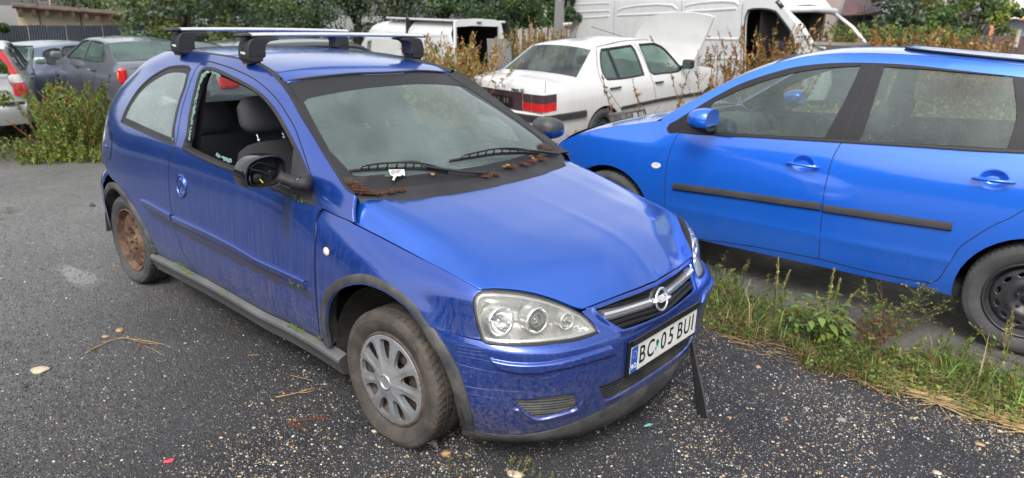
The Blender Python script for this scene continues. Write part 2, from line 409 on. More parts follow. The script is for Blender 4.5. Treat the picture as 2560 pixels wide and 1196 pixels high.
def paint(name, col, wetdirt=.0, lowdirt=.0, streaks=.0, flake=.25, rough=.38, top=.0, chips=0.0, moss=0.0, grime=False):
    """car paint under a clear coat with dust film, run-down streaks, splashed dirt low down"""
    m = mat(name, col, rough=rough, metal=flake, coat=1.0, coat_r=.045); t, b, N, l = nd(m)
    tcn = N('ShaderNodeTexCoord'); sep = N('ShaderNodeSeparateXYZ'); l(tcn.outputs['Object'], sep.inputs[0])
    geo = N('ShaderNodeNewGeometry'); sn = N('ShaderNodeSeparateXYZ'); l(geo.outputs['Normal'], sn.inputs[0])
    def noise(scale, vec=(1, 1, 1), det=6, rg=.6):
        mp = N('ShaderNodeMapping'); mp.inputs['Scale'].default_value = vec; l(tcn.outputs['Object'], mp.inputs[0])
        n = N('ShaderNodeTexNoise'); n.inputs['Scale'].default_value = scale; n.inputs['Detail'].default_value = det; n.inputs['Roughness'].default_value = rg; l(mp.outputs[0], n.inputs['Vector']); return n.outputs[0]
    def rng_(x, a, c, d=0.0, e=1.0):
        r = N('ShaderNodeMapRange'); r.inputs[1].default_value = a; r.inputs[2].default_value = c; r.inputs[3].default_value = d; r.inputs[4].default_value = e; l(x, r.inputs[0]); return r.outputs[0]
    def mul(x, y, op='MULTIPLY'):
        q = N('ShaderNodeMath', operation=op)
        if isinstance(x, float): q.inputs[0].default_value = x
        else: l(x, q.inputs[0])
        if isinstance(y, float): q.inputs[1].default_value = y
        else: l(y, q.inputs[1])
        q.use_clamp = True; return q.outputs[0]
    def mth2(x, a, c_):
        q = N('ShaderNodeMath', operation='MULTIPLY_ADD'); l(x, q.inputs[0]); q.inputs[1].default_value = a; q.inputs[2].default_value = c_; return q.outputs[0]
    side = rng_(sn.outputs[2], .25, .75, 1.0, 0.0)
    # vertical runs
    runs = rng_(noise(1, (75, 75, 2.0), 4, .6), .40, .56); st = mul(mul(runs, rng_(noise(1.6), .32, .6, .25, 1.0)), rng_(sep.outputs[2], 1.0, .45, .15, 1.0)); st = mul(mul(st, float(streaks)), side)
    # splashed dirt low
    low = mul(rng_(sep.outputs[2], .62, .22), rng_(noise(60, (1, 1, 1), 6, .8), .38, .62)); low = mul(low, rng_(noise(3.0), .3, .6, .35, 1.0)); low = mul(low, float(lowdirt))
    spec = mul(mul(rng_(noise(230, (1, 1, 1), 2, .5), .62, .72), rng_(sep.outputs[2], .95, .25)), float(lowdirt)*.9)
    film = mul(rng_(noise(4.0, (1, 1, .6), 8, .7), .35, .75), float(wetdirt))
    f = mul(mul(st, low, 'ADD'), mul(film, spec, 'ADD'), 'ADD')
    mi = N('ShaderNodeMix', data_type='RGBA'); l(mul(st, film, 'ADD'), mi.inputs['Factor']); mi.inputs[6].default_value = (*col, 1); mi.inputs[7].default_value = (.075, .068, .064, 1)
    m4 = N('ShaderNodeMix', data_type='RGBA'); l(mul(low, spec, 'ADD'), m4.inputs['Factor']); l(mi.outputs[2], m4.inputs[6]); m4.inputs[7].default_value = (.15, .125, .10, 1); co = m4.outputs[2]
    if moss:
        ms = mul(mul(rng_(noise(7, (1, 1, 1), 8, .7), .60, .70), rng_(sep.outputs[2], .42, .24)), float(moss)); m2 = N('ShaderNodeMix', data_type='RGBA'); l(ms, m2.inputs['Factor']); l(co, m2.inputs[6]); m2.inputs[7].default_value = (.02, .022, .012, 1); co = m2.outputs[2]
    if grime:
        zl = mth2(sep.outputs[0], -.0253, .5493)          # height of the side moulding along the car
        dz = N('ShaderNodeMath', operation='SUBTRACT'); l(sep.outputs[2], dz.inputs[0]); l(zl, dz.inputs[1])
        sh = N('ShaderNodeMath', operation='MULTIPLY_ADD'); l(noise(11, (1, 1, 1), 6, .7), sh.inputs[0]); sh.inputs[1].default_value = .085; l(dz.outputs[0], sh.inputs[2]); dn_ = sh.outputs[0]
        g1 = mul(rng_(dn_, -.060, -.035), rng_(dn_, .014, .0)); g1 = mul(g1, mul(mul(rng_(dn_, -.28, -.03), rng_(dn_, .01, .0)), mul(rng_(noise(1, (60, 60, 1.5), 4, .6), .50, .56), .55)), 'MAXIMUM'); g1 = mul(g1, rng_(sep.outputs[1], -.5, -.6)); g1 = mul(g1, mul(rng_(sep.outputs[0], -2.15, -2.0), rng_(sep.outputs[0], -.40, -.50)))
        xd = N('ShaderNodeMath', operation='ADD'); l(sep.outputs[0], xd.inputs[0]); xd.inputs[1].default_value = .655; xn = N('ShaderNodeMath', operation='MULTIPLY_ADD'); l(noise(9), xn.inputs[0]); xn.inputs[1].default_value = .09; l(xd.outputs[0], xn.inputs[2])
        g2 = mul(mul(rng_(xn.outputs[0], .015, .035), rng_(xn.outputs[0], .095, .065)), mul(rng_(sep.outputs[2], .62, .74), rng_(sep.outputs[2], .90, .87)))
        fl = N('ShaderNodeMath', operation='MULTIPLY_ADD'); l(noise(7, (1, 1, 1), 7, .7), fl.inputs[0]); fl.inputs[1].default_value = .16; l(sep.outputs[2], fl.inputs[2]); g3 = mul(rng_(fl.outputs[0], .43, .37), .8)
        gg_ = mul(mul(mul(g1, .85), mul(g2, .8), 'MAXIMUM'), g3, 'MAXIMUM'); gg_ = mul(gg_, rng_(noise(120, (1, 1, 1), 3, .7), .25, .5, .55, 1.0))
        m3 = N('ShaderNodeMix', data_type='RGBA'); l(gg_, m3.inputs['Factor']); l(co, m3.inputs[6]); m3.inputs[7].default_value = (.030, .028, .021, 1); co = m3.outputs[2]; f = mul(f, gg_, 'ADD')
    bk = N('ShaderNodeMix', data_type='RGBA'); l(geo.outputs['Backfacing'], bk.inputs['Factor']); l(co, bk.inputs[6]); bk.inputs[7].default_value = (.02, .02, .022, 1); co = bk.outputs[2]; f = mul(f, geo.outputs['Backfacing'], 'ADD')
    b.inputs['Coat IOR'].default_value = 1.72
    l(co, b.inputs['Base Color'])
    inv = N('ShaderNodeMath', operation='SUBTRACT'); inv.inputs[0].default_value = 1.0; l(f, inv.inputs[1]); l(mul(inv.outputs[0], 1.0), b.inputs['Coat Weight'])
    l(mul(inv.outputs[0], float(flake)), b.inputs['Metallic'])
    cr = rng_(mul(noise(90, (1, 1, .25), 3), noise(3)), .1, .45, .02, .11); l(cr, b.inputs['Coat Roughness'])
    # water beads and slight orange peel in the coat
    bp = N('ShaderNodeBump'); bp.inputs['Strength'].default_value = .10; bp.inputs['Distance'].default_value = .001
    l(noise(220, (1, 1, .35), 2), bp.inputs['Height']); l(bp.outputs[0], b.inputs['Coat Normal'])
    return m
# ================================================================ ground
def gh(x, y):
    """ground height: the wet asphalt is flat, the concrete pad on the right lies a little higher"""
    x = np.asarray(x, float); y = np.asarray(y, float); d = np.clip(-4.0-x, 0, 14); return .055*np.clip((y-1.05)/.8, 0, 1)**2*(3-2*np.clip((y-1.05)/.8, 0, 1))-.085*d*d/(d+1.2)*np.clip(1-(y-5)/9*.4, .6, 1)
def gpt(px, py, z=None):
    """where a photographed ground point lies"""
    o, d = HERO.ray(px, py); zz = 0.0 if z is None else z
    for _ in range(6):
        p = o+d*((zz-o[2])/d[2]); zz = float(gh(p[0], p[1])) if z is None else z
    return p
def ground_mat():
    m = mat('wet_asphalt_and_concrete', (.05, .05, .05), .5); t, b, N, l = nd(m)
    g = N('ShaderNodeNewGeometry'); sp = N('ShaderNodeSeparateXYZ'); l(g.outputs['Position'], sp.inputs[0])
    def noise(scale, det=6, rg=.6, vec=None):
        n = N('ShaderNodeTexNoise'); n.inputs['Scale'].default_value = scale; n.inputs['Detail'].default_value = det; n.inputs['Roughness'].default_value = rg
        if vec:
            mp = N('ShaderNodeMapping'); mp.inputs['Scale'].default_value = vec; l(g.outputs['Position'], mp.inputs[0]); l(mp.outputs[0], n.inputs['Vector'])
        else: l(g.outputs['Position'], n.inputs['Vector'])
        return n.outputs[0]
    def rg_(x, a, c, d=0.0, e=1.0):
        r = N('ShaderNodeMapRange'); r.inputs[1].default_value = a; r.inputs[2].default_value = c; r.inputs[3].default_value = d; r.inputs[4].default_value = e; l(x, r.inputs[0]); return r.outputs[0]
    def mth(x, y, op='MULTIPLY', cl=True):
        q = N('ShaderNodeMath', operation=op); q.use_clamp = cl
        for i, v in enumerate((x, y)):
            if isinstance(v, (int, float)): q.inputs[i].default_value = v
            else: l(v, q.inputs[i])
        return q.outputs[0]
    def mixc(f, a, c):
        q = N('ShaderNodeMix', data_type='RGBA'); l(f, q.inputs['Factor'])
        for i, v in ((6, a), (7, c)):
            if isinstance(v, tuple): q.inputs[i].default_value = (*v, 1)
            else: l(v, q.inputs[i])
        return q.outputs[2]
    # aggregate: small stones of mixed colour set in dark binder
    v = N('ShaderNodeTexVoronoi'); v.inputs['Scale'].default_value = 150; l(g.outputs['Position'], v.inputs['Vector']); hs = N('ShaderNodeSeparateColor'); l(v.outputs['Color'], hs.inputs[0])
    v2 = N('ShaderNodeTexVoronoi'); v2.inputs['Scale'].default_value = 70; l(g.outputs['Position'], v2.inputs['Vector']); hs2 = N('ShaderNodeSeparateColor'); l(v2.outputs['Color'], hs2.inputs[0])
    st = mth(rg_(hs.outputs[0], .88, .90), rg_(v.outputs['Distance'], .42, .30)); st = mth(st, rg_(noise(1.3, 4), .40, .62, .25, 1.0))
    st2 = mth(rg_(hs2.outputs[0], .945, .95), rg_(v2.outputs['Distance'], .40, .30)); st2 = mth(st2, rg_(noise(.9, 4), .42, .60, .15, 1.0))
    base = mixc(rg_(noise(2.2, 8, .65), .35, .68), (.018, .018, .022), (.044, .044, .048))
    base = mixc(rg_(noise(46, 4, .7), .42, .62), base, (.034, .034, .038))
    mot = N('ShaderNodeVectorMath', operation='SCALE'); l(base, mot.inputs[0]); l(rg_(noise(.9, 7, .7), .34, .66, .62, 1.55), mot.inputs['Scale']); base = mot.outputs[0]
    sc = mixc(hs.outputs[1], (.30, .24, .15), (.40, .40, .38)); sc2 = mixc(hs2.outputs[1], (.34, .26, .16), (.42, .41, .38))
    asp = mixc(st, base, sc); asp = mixc(st2, asp, sc2)
    # lighter lane on the left, further away; its wet sheen is put into the colour
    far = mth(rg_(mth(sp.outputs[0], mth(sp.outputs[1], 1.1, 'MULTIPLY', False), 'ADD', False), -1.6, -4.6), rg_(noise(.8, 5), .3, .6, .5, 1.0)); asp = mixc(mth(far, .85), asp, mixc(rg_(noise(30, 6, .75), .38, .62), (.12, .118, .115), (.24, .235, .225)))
    # concrete pad
    cw = mth(sp.outputs[1], mth(noise(1.7, 6), .5, 'MULTIPLY', False), 'ADD', False); cm = rg_(cw, 1.52, 1.62)
    conc = mixc(rg_(noise(3, 8, .7), .35, .65), (.075, .073, .067), (.15, .146, .135)); conc = mixc(rg_(noise(40, 3), .6, .68), conc, (.08, .07, .06))
    xm = rg_(sp.outputs[0], -3.5, -2.5); cm = mth(cm, xm); col = mixc(cm, asp, conc)
    # earth further out
    em = mth(rg_(sp.outputs[1], 4.6, 5.4), 1.0); em2 = rg_(sp.outputs[0], -7.5, -9.5); ee = mth(em, em2, 'MAXIMUM')
    col = mixc(ee, col, mixc(rg_(noise(1.2, 6), .4, .6), (.045, .038, .026), (.075, .065, .04))); l(col, b.inputs['Base Color'])
    # wetness: smooth film in hollows
    wet = rg_(noise(1.1, 6, .6), .42, .62); dry = mth(rg_(noise(18, 5, .7), .3, .7, .0, .25), rg_(mth(wet, mth(far, .8), 'ADD'), 0, 1, .44, .20), 'ADD'); ro = N('ShaderNodeMix', data_type='FLOAT'); l(mth(st, st2, 'ADD'), ro.inputs['Factor']); l(dry, ro.inputs[2]); ro.inputs[3].default_value = .5; l(ro.outputs[0], b.inputs['Roughness'])
    # puddle film near the left edge and behind the rear wheel
    def blob(cx, cy, rx, ry):
        a = mth(mth(sp.outputs[0], -cx, 'ADD', False), 1/rx, 'MULTIPLY', False); c = mth(mth(sp.outputs[1], -cy, 'ADD', False), 1/ry, 'MULTIPLY', False)
        d = mth(mth(a, a, 'MULTIPLY', False), mth(c, c, 'MULTIPLY', False), 'ADD', False); return rg_(mth(d, mth(noise(2.5, 5), 1.6, 'MULTIPLY', False), 'ADD', False), 1.7, 1.1)
    pd = mth(blob(-4.95, -.85, .40, .16), blob(-2.82, -1.0, .34, .10), 'MAXIMUM')
    r2 = N('ShaderNodeMix', data_type='FLOAT'); l(mth(pd, .85), r2.inputs['Factor']); l(ro.outputs[0], r2.inputs[2]); r2.inputs[3].default_value = .06; l(r2.outputs[0], b.inputs['Roughness'])
    v3 = N('ShaderNodeTexVoronoi'); v3.inputs['Scale'].default_value = 95; l(g.outputs['Position'], v3.inputs['Vector']); peb = mth(1.0, v3.outputs['Distance'], 'SUBTRACT'); hgt = mth(mth(noise(130, 5, .8), 1.1), mth(mth(st, st2, 'ADD'), .7), 'ADD', False); hgt = mth(hgt, mth(peb, .9), 'ADD', False); hgt = mth(hgt, mth(noise(14, 5), 1.2), 'ADD', False)
    inv = mth(1.0, pd, 'SUBTRACT'); bp = N('ShaderNodeBump'); bp.inputs['Distance'].default_value = .009; l(mth(inv, 1.0), bp.inputs['Strength']); l(hgt, bp.inputs['Height']); l(bp.outputs[0], b.inputs['Normal'])
    b.inputs['Specular IOR Level'].default_value = .5; return m
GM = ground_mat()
xs = np.concatenate([np.linspace(-400, -14, 12), np.linspace(-12, 4, 65), np.linspace(6, 400, 12)]); ysg = np.concatenate([np.linspace(-400, -8, 12), np.linspace(-6, .9, 10), np.linspace(1, 2.2, 22), np.linspace(2.5, 14, 14), np.linspace(16, 500, 12)])
V = [(x, y, float(gh(x, y))) for x in xs for y in ysg]; ny_ = len(ysg); F = [(i*ny_+j, (i+1)*ny_+j, (i+1)*ny_+j+1, i*ny_+j+1) for i in range(len(xs)-1) for j in range(ny_-1)]
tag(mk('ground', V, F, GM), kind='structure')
# loose gravel: small real stones, thick in patches
ST = [mat('gravel_'+n, c, .55, var=.25, vscale=30) for n, c in (('cream', (.40, .34, .24)), ('white', (.50, .49, .46)), ('ochre', (.30, .19, .09)), ('grey', (.17, .165, .16)), ('dark', (.035, .035, .037)))]
ico = bmesh.new(); bmesh.ops.create_icosphere(ico, subdivisions=1, radius=1); IV = np.array([v.co[:] for v in ico.verts]); IF = np.array([[v.index for v in f.verts] for f in ico.faces]); ico.free()
def stones(name, P, S, label, probs=(.20, .09, .19, .27, .25), flat=.55, kind='stuff'):
    n = len(P); nv = len(IV); Rz = rng.uniform(0, 6.28, n); c, s = np.cos(Rz), np.sin(Rz); sc = S[:, None]*np.stack([rng.uniform(.8, 1.5, n), rng.uniform(.7, 1.1, n), np.full(n, flat)*rng.uniform(.6, 1.2, n)], 1)
    J = 1+rng.uniform(-.22, .22, (n, nv, 1)); V = IV[None]*sc[:, None, :]*J; X = V[:, :, 0]*c[:, None]-V[:, :, 1]*s[:, None]; Y = V[:, :, 0]*s[:, None]+V[:, :, 1]*c[:, None]; V = np.stack([X, Y, V[:, :, 2]], 2)+P[:, None, :]
    F = IF[None]+(np.arange(n)*nv)[:, None, None]; me = bpy.data.meshes.new(name); V = V.reshape(-1, 3); F = F.reshape(-1, 3)
    me.vertices.add(len(V)); me.vertices.foreach_set('co', V.ravel().astype(np.float32)); me.loops.add(len(F)*3); me.loops.foreach_set('vertex_index', F.ravel().astype(np.int32)); me.polygons.add(len(F)); me.polygons.foreach_set('loop_start', (np.arange(len(F))*3).astype(np.int32)); me.polygons.foreach_set('loop_total', np.full(len(F), 3, np.int32))
    for m in ST: me.materials.append(m)
    mi = rng.choice(5, n, p=probs); me.polygons.foreach_set('material_index', np.repeat(mi, len(IF)).astype(np.int32)); me.update(calc_edges=True)
    o = bpy.data.objects.new(name, me); COL.objects.link(o); tag(o, label, 'gravel', kind=kind); return o
def patchnoise(x, y):
    return np.sin(x*2.1+1.3*np.sin(y*1.7+.5))*np.cos(y*2.6+.9*np.sin(x*1.9))+.5*np.sin(x*5.3+y*3.1)
def gravel(n, dens_fn, smin, smax):
    # sample in the picture so near ground gets as many stones per pixel as far ground
    out = []; 
    while len(out) < n:
        m = n*2; px = rng.uniform(-60, 2620, m); py = 340+(1260-340)*rng.uniform(0, 1, m)**.75
        d = FV[None]+RV[None]*((px-PW/2)/FPX)[:, None]-UV[None]*((py-PH/2)/FPX)[:, None]; t = -CAM[2]/d[:, 2]; P = CAM+d*t[:, None]; k = (t > 0) & (P[:, 0] > -9) & (P[:, 1] < 1.35) & (rng.uniform(0, 1, m) < dens_fn(P[:, 0], P[:, 1])); out += P[k].tolist()
    P = np.array(out[:n]); P[:, 2] = gh(P[:, 0], P[:, 1]); dist = np.linalg.norm(P-CAM, axis=1); S = np.exp(rng.uniform(np.log(smin), np.log(smax), n)); S *= rng.uniform(.7, 1.0, n); P[:, 2] += S*.15; return P, S
dn = lambda x, y: np.clip(.12+.62*patchnoise(x, y)*patchnoise(x*.37+2, y*.41), .02, 1)*np.clip(1.25+(x+1.1*y)*.35, .18, 1.5)+.10*(x+y > -1.0)*np.clip(patchnoise(x*3, y*3), 0, 1)
P_, S_ = gravel(21000, dn, .0015, .0038); stones('gravel', P_, S_, 'fine wet pebbles scattered over the black asphalt')
P_, S_ = gravel(3000, dn, .0040, .0085); stones('coarse_gravel', P_, S_, 'larger cream and grey pebbles lying on the asphalt', probs=(.30, .10, .20, .25, .15))
P_, S_ = gravel(52000, lambda x, y: np.full(len(x), .6), .0020, .0055); stones('asphalt_chips', P_, S_, 'dark stone chips standing proud in the asphalt', probs=(.02, .01, .01, .12, .84), flat=.8)
# single stones one can tell apart
def rock(px, py, s, lab, m, rz=.3, fl=.5, name='stone'):
    p = gpt(px, py); bm = bmesh.new(); bmesh.ops.create_icosphere(bm, subdivisions=3, radius=1)
    for v in bm.verts:
        q = v.co.copy(); k = 1+.14*math.sin(q.x*3.1+s*900)+.10*math.sin(q.y*4.3+px)+.07*math.sin(q.z*5+py); v.co = Vector((q.x*s*1.5*k, q.y*s*k, q.z*s*fl*1.3*k))
    me = bpy.data.meshes.new(name); bm.to_mesh(me); bm.free(); me.materials.append(m); me.polygons.foreach_set('use_smooth', [True]*len(me.polygons)); o = bpy.data.objects.new(name, me); COL.objects.link(o); o.location = (p[0], p[1], p[2]+s*fl*.5); o.rotation_euler = (0, 0, rz); tag(o, lab, 'stone'); return o
rock(101, 929, .030, 'flat cream stone, largest on the asphalt at the left edge', ST[0], 1.0, .35)
rock(1077, 1108, .019, 'round grey pebble wedged in front of the flat tyre', ST[3], .2, .7)
rock(1115, 1136, .016, 'angular yellow stone below the front tyre', ST[2], .9, .5)
rock(1288, 1189, .019, 'pale yellow stone at the bottom edge of the picture', ST[0], .4, .5)
rock(300, 827, .016, 'brown speckled stone beside the dry twig', ST[2], .5, .4)
rock(264, 843, .011, 'orange pebble just above the dry twig', ST[2], .8, .5)
rock(2102, 1052, .013, 'grey stone on the asphalt at the right, next to a dry chip', ST[3], .4, .7)
rock(2449, 1113, .012, 'rusty orange stone near the lower right corner', ST[2], .1, .6)
rock(2343, 1184, .011, 'cream pebble on the bottom edge, lower right', ST[0], .3, .5)
rock(1896, 919, .010, 'brown pebble in the short row left of the grass clump', ST[2], .3, .6)
rock(1503, 1062, .013, 'cream pebble just under the bumper lip', ST[0], .2, .6)
rock(938, 1080, .010, 'small cream pebble in front of the tyre', ST[0], .7, .5)
rock(62, 968, .010, 'dark pebble below the flat cream stone', ST[4], .7, .7)
rock(232, 516, .018, 'round black lump beside the rear wheel', ST[4], .1, .9)
M = {}
M['paint'] = paint('royal_blue_shaded', (.006, .056, .34), wetdirt=.06, lowdirt=1.0, streaks=.62, moss=.9, flake=.78, grime=True, rough=.31)  # base colour darkened: the shade on the car's sides is put into it
M['litpaint'] = paint('royal_blue_lit', (.009, .105, .54), wetdirt=.02, lowdirt=.3, streaks=.0, flake=.75, rough=.34)  # lit copy of the same blue for top faces, brightness put into the colour
M['bumper'] = paint('royal_blue_bumper_shaded', (.006, .058, .36), wetdirt=.05, lowdirt=1.1, streaks=.1, moss=.2, flake=.75, rough=.31)  # shaded copy of the same blue for the bumpers, darkened in the colour
M['polo'] = paint('bright_blue_paint', (.005, .125, .66), wetdirt=.02, lowdirt=.2, streaks=.10, flake=.45)
M['white'] = paint('white_paint', (.53, .53, .52), wetdirt=.12, lowdirt=.6, streaks=.25, flake=0.0)
M['vanwhite'] = paint('van_white', (.52, .53, .53), wetdirt=.2, lowdirt=.5, streaks=.3, flake=0.0)
M['grey'] = paint('grey_paint', (.13, .14, .17), wetdirt=.1, lowdirt=.4, streaks=.1, flake=.5)
M['bluegrey'] = paint('bluegrey_paint', (.17, .20, .28), wetdirt=.1, lowdirt=.4, streaks=.1, flake=.5)
M['silver'] = paint('silver_paint', (.52, .53, .55), wetdirt=.1, lowdirt=.5, streaks=.1, flake=.5)
M['darkcar'] = paint('dark_paint', (.035, .04, .045), wetdirt=.1, lowdirt=.4, streaks=.1, flake=.3)
M['blk'] = mat('black_plastic', (.018, .018, .02), .45, bump=.2, bscale=300, bdist=.001, rvar=.1)
M['sill'] = mat('dusty_grey_sill_plastic', (.085, .088, .092), .55, bump=.3, bscale=400, bdist=.001, var=.2, vscale=5, dirt=.7, dcol=(.12, .105, .085))
M['trim'] = mat('grey_plastic_trim', (.042, .044, .047), .55, bump=.3, bscale=500, bdist=.001, var=.25, vscale=9, dirt=.7, dcol=(.13, .115, .095))
M['trim2'] = mat('faded_black_trim', (.026, .026, .029), .6, spec=.35, bump=.3, bscale=400, bdist=.001, var=.3, vscale=5)
M['pillar'] = mat('b_pillar_film', (.016, .0155, .018), .5, spec=.28, bump=.4, bscale=60, bdist=.002)
M['scratch'] = mat('scratched_paint', (.11, .14, .30), .6)
M['rubber'] = mat('rubber_seal', (.012, .012, .013), .55)
M['gloss'] = mat('gloss_black', (.008, .008, .009), .12, coat=.5)
M['tyre'] = mat('tyre_rubber', (.042, .037, .033), .75, bump=.5, bscale=120, bdist=.002, var=.35, vscale=7, dirt=.75, dcol=(.12, .095, .075))
M['tyre2'] = mat('tyre_rubber_grey', (.045, .045, .046), .8, bump=.4, bscale=120, bdist=.002, var=.3, vscale=7, dirt=.4, dcol=(.10, .095, .09))
M['cap'] = mat('hubcap_silver', (.235, .245, .26), .42, metal=.35, dirt=.85, dcol=(.15, .12, .10), var=.15)
M['capc'] = mat('hubcap_ring', (.62, .63, .64), .25, metal=.8, var=.1)
M['rust'] = mat('rusty_steel', (.075, .038, .024), .85, bump=1.0, bscale=45, bdist=.005, var=.75, vscale=14, dirt=.9, dcol=(.19, .135, .085))
M['rustdk'] = mat('rusty_steel_dark', (.07, .05, .042), .8, bump=.8, bscale=60, bdist=.004, var=.5, vscale=20)
M['steel'] = mat('black_steel_rim', (.035, .037, .045), .45, metal=.4, bump=.3, bscale=80, bdist=.002, var=.4, dirt=.6, dcol=(.10, .075, .06))
M['rimgrey'] = mat('wheel_steel_grey', (.12, .115, .11), .6, metal=.3, dirt=.7, dcol=(.14, .10, .08))
M['boltsil'] = mat('emblem_silver', (.72, .73, .75), .3, metal=.35)
M['chrome'] = mat('chrome', (.80, .81, .83), .14, metal=.86, bump=.05, bscale=200, bdist=.001, rvar=.06)
M['alu'] = mat('roof_bar_aluminium', (.40, .41, .42), .5, metal=.0, bump=.25, bscale=260, bdist=.001, var=.06)
M['fabric'] = mat('seat_fabric', (.028, .028, .031), .95, bump=.4, bscale=500, bdist=.002, spec=.2)
M['fabric2'] = mat('seat_fabric_light', (.05, .05, .055), .95, bump=.4, bscale=500, bdist=.002, spec=.2)
M['cabin'] = mat('cabin_plastic', (.022, .022, .024), .75)
M['liner'] = mat('headliner', (.30, .30, .29), .9)
M['under'] = mat('underbody', (.010, .010, .010), .9)
M['well'] = mat('wheel_liner', (.020, .018, .016), .85, bump=.6, bscale=50, bdist=.004, dirt=.5)
M['refl'] = mat('lamp_reflector', (.88, .88, .87), .12, metal=1.0, rvar=.06)
M['lampin'] = mat('lamp_housing', (.40, .40, .39), .3, metal=.65, rvar=.1)
M['lampfilm'] = None
M['red'] = mat('red_lens', (.45, .012, .015), .15, coat=1, var=.1)
M['orange'] = mat('orange_lens', (.7, .12, .02), .15, coat=1)
M['smoke'] = mat('smoked_lens', (.05, .03, .035), .15, coat=1)
M['clearlens'] = mat('clear_lens', (.55, .53, .50), .2, coat=1, var=.15, vscale=30)
M['plate'] = mat('number_plate_white', (.66, .66, .62), .35, coat=.3, var=.05, vscale=20)
M['plateblk'] = mat('number_plate_black', (.012, .012, .012), .4)
M['plateblue'] = mat('number_plate_blue', (.01, .09, .45), .35, coat=.3)
M['star'] = mat('plate_star_yellow', (.8, .6, .05), .5)
M['wtext'] = mat('white_print', (.75, .75, .75), .5)
M['green'] = mat('green_stamp', (.02, .28, .16), .5)
M['bluest'] = mat('blue_stamp', (.08, .3, .65), .5)
M['paper'] = mat('torn_paper', (.52, .52, .51), .8, var=.12, vscale=60)
M['glassbit'] = mat('broken_glass_edge', (.35, .55, .48), .15, trans=.55, ior=1.5)
M['needle'] = mat('pine_needles', (.085, .038, .020), .85, var=.5, vscale=40)
M['moss'] = mat('moss_green', (.085, .13, .012), .9, var=.4, vscale=60)
M['leafdry'] = mat('dry_leaf', (.20, .105, .05), .8, var=.4, vscale=50)
def glass(name, fog, fogcol=(.30, .36, .34), rough=.06, scale=5.0, drops=0.0, streak=0.0, tint=(.75, .85, .82), band=None, var=.14):
    """window glass: part clear, part covered with a film of condensation"""
    m = bpy.data.materials.new(name); m.use_nodes = True; t = m.node_tree; t.nodes.clear(); l = t.links.new
    def N(k, **kw):
        n = t.nodes.new(k)
        for a, c in kw.items(): setattr(n, a, c)
        return n
    o = N('ShaderNodeOutputMaterial'); tr = N('ShaderNodeBsdfTransparent'); tr.inputs[0].default_value = (*tint, 1)
    df = N('ShaderNodeBsdfDiffuse'); df.inputs[0].default_value = (*fogcol, 1); tl = N('ShaderNodeBsdfTranslucent'); tl.inputs[0].default_value = (*fogcol, 1)
    m1 = N('ShaderNodeMixShader'); m1.inputs[0].default_value = .35; l(df.outputs[0], m1.inputs[1]); l(tl.outputs[0], m1.inputs[2])
    tcn = N('ShaderNodeTexCoord'); mp = N('ShaderNodeMapping'); mp.inputs['Scale'].default_value = (1, 1, .8); l(tcn.outputs['Object'], mp.inputs[0])
    n = N('ShaderNodeTexNoise'); n.inputs['Scale'].default_value = scale; n.inputs['Detail'].default_value = 5; n.inputs['Roughness'].default_value = .55; l(mp.outputs[0], n.inputs['Vector'])
    mr = N('ShaderNodeMapRange'); mr.inputs[1].default_value = .3; mr.inputs[2].default_value = .7; mr.inputs[3].default_value = max(0, fog-var); mr.inputs[4].default_value = min(1, fog+var); l(n.outputs[0], mr.inputs[0])
    fac = mr.outputs[0]
    if drops:
        mp2 = N('ShaderNodeMapping'); mp2.inputs['Scale'].default_value = (1, 1, .35); l(tcn.outputs['Object'], mp2.inputs[0])
        v = N('ShaderNodeTexNoise'); v.inputs['Scale'].default_value = 150; v.inputs['Detail'].default_value = 2; l(mp2.outputs[0], v.inputs['Vector'])
        r2 = N('ShaderNodeMapRange'); r2.inputs[1].default_value = .52; r2.inputs[2].default_value = .66; r2.inputs[4].default_value = drops; l(v.outputs[0], r2.inputs[0])
        ad = N('ShaderNodeMath', operation='ADD'); ad.use_clamp = True; l(fac, ad.inputs[0]); l(r2.outputs[0], ad.inputs[1]); fac = ad.outputs[0]
    m2 = N('ShaderNodeMixShader'); l(fac, m2.inputs[0]); l(tr.outputs[0], m2.inputs[1]); l(m1.outputs[0], m2.inputs[2])
    gl = N('ShaderNodeBsdfGlossy'); gl.inputs['Roughness'].default_value = rough; gl.inputs[0].default_value = (1, 1, 1, 1)
    fr = N('ShaderNodeFresnel'); gg = N('ShaderNodeNewGeometry'); ir = N('ShaderNodeMapRange'); ir.inputs[3].default_value = 1.5; ir.inputs[4].default_value = 1/1.5; l(gg.outputs['Backfacing'], ir.inputs[0]); l(ir.outputs[0], fr.inputs[0])   # a thin pane reflects alike from both sides
    bp = N('ShaderNodeBump'); bp.inputs['Strength'].default_value = .12; bp.inputs['Distance'].default_value = .002
    v3 = N('ShaderNodeTexNoise'); v3.inputs['Scale'].default_value = 90; l(tcn.outputs['Object'], v3.inputs['Vector']); l(v3.outputs[0], bp.inputs['Height'])
    if drops: l(bp.outputs[0], gl.inputs['Normal'])
    m3 = N('ShaderNodeMixShader'); l(fr.outputs[0], m3.inputs[0]); l(m2.outputs[0], m3.inputs[1]); l(gl.outputs[0], m3.inputs[2]); l(m3.outputs[0], o.inputs[0]); return m
M['wsglass'] = glass('windscreen_glass', .40, (.25, .33, .31), scale=1.7, var=.22)
M['fogglass'] = glass('fogged_quarter_glass', .58, (.30, .375, .36), drops=.14, scale=4)
M['pologlass'] = glass('polo_glass', .21, (.20, .27, .25), drops=.16, scale=2.5)
M['glass'] = glass('clear_window_glass', .10, (.3, .36, .35), scale=3)
M['greenglass'] = glass('green_tint_glass', .35, (.22, .33, .30), scale=2, tint=(.45, .62, .55))
M['lens'] = glass('headlamp_lens', .12, (.62, .62, .56), rough=.04, scale=5, tint=(.97, .97, .95))
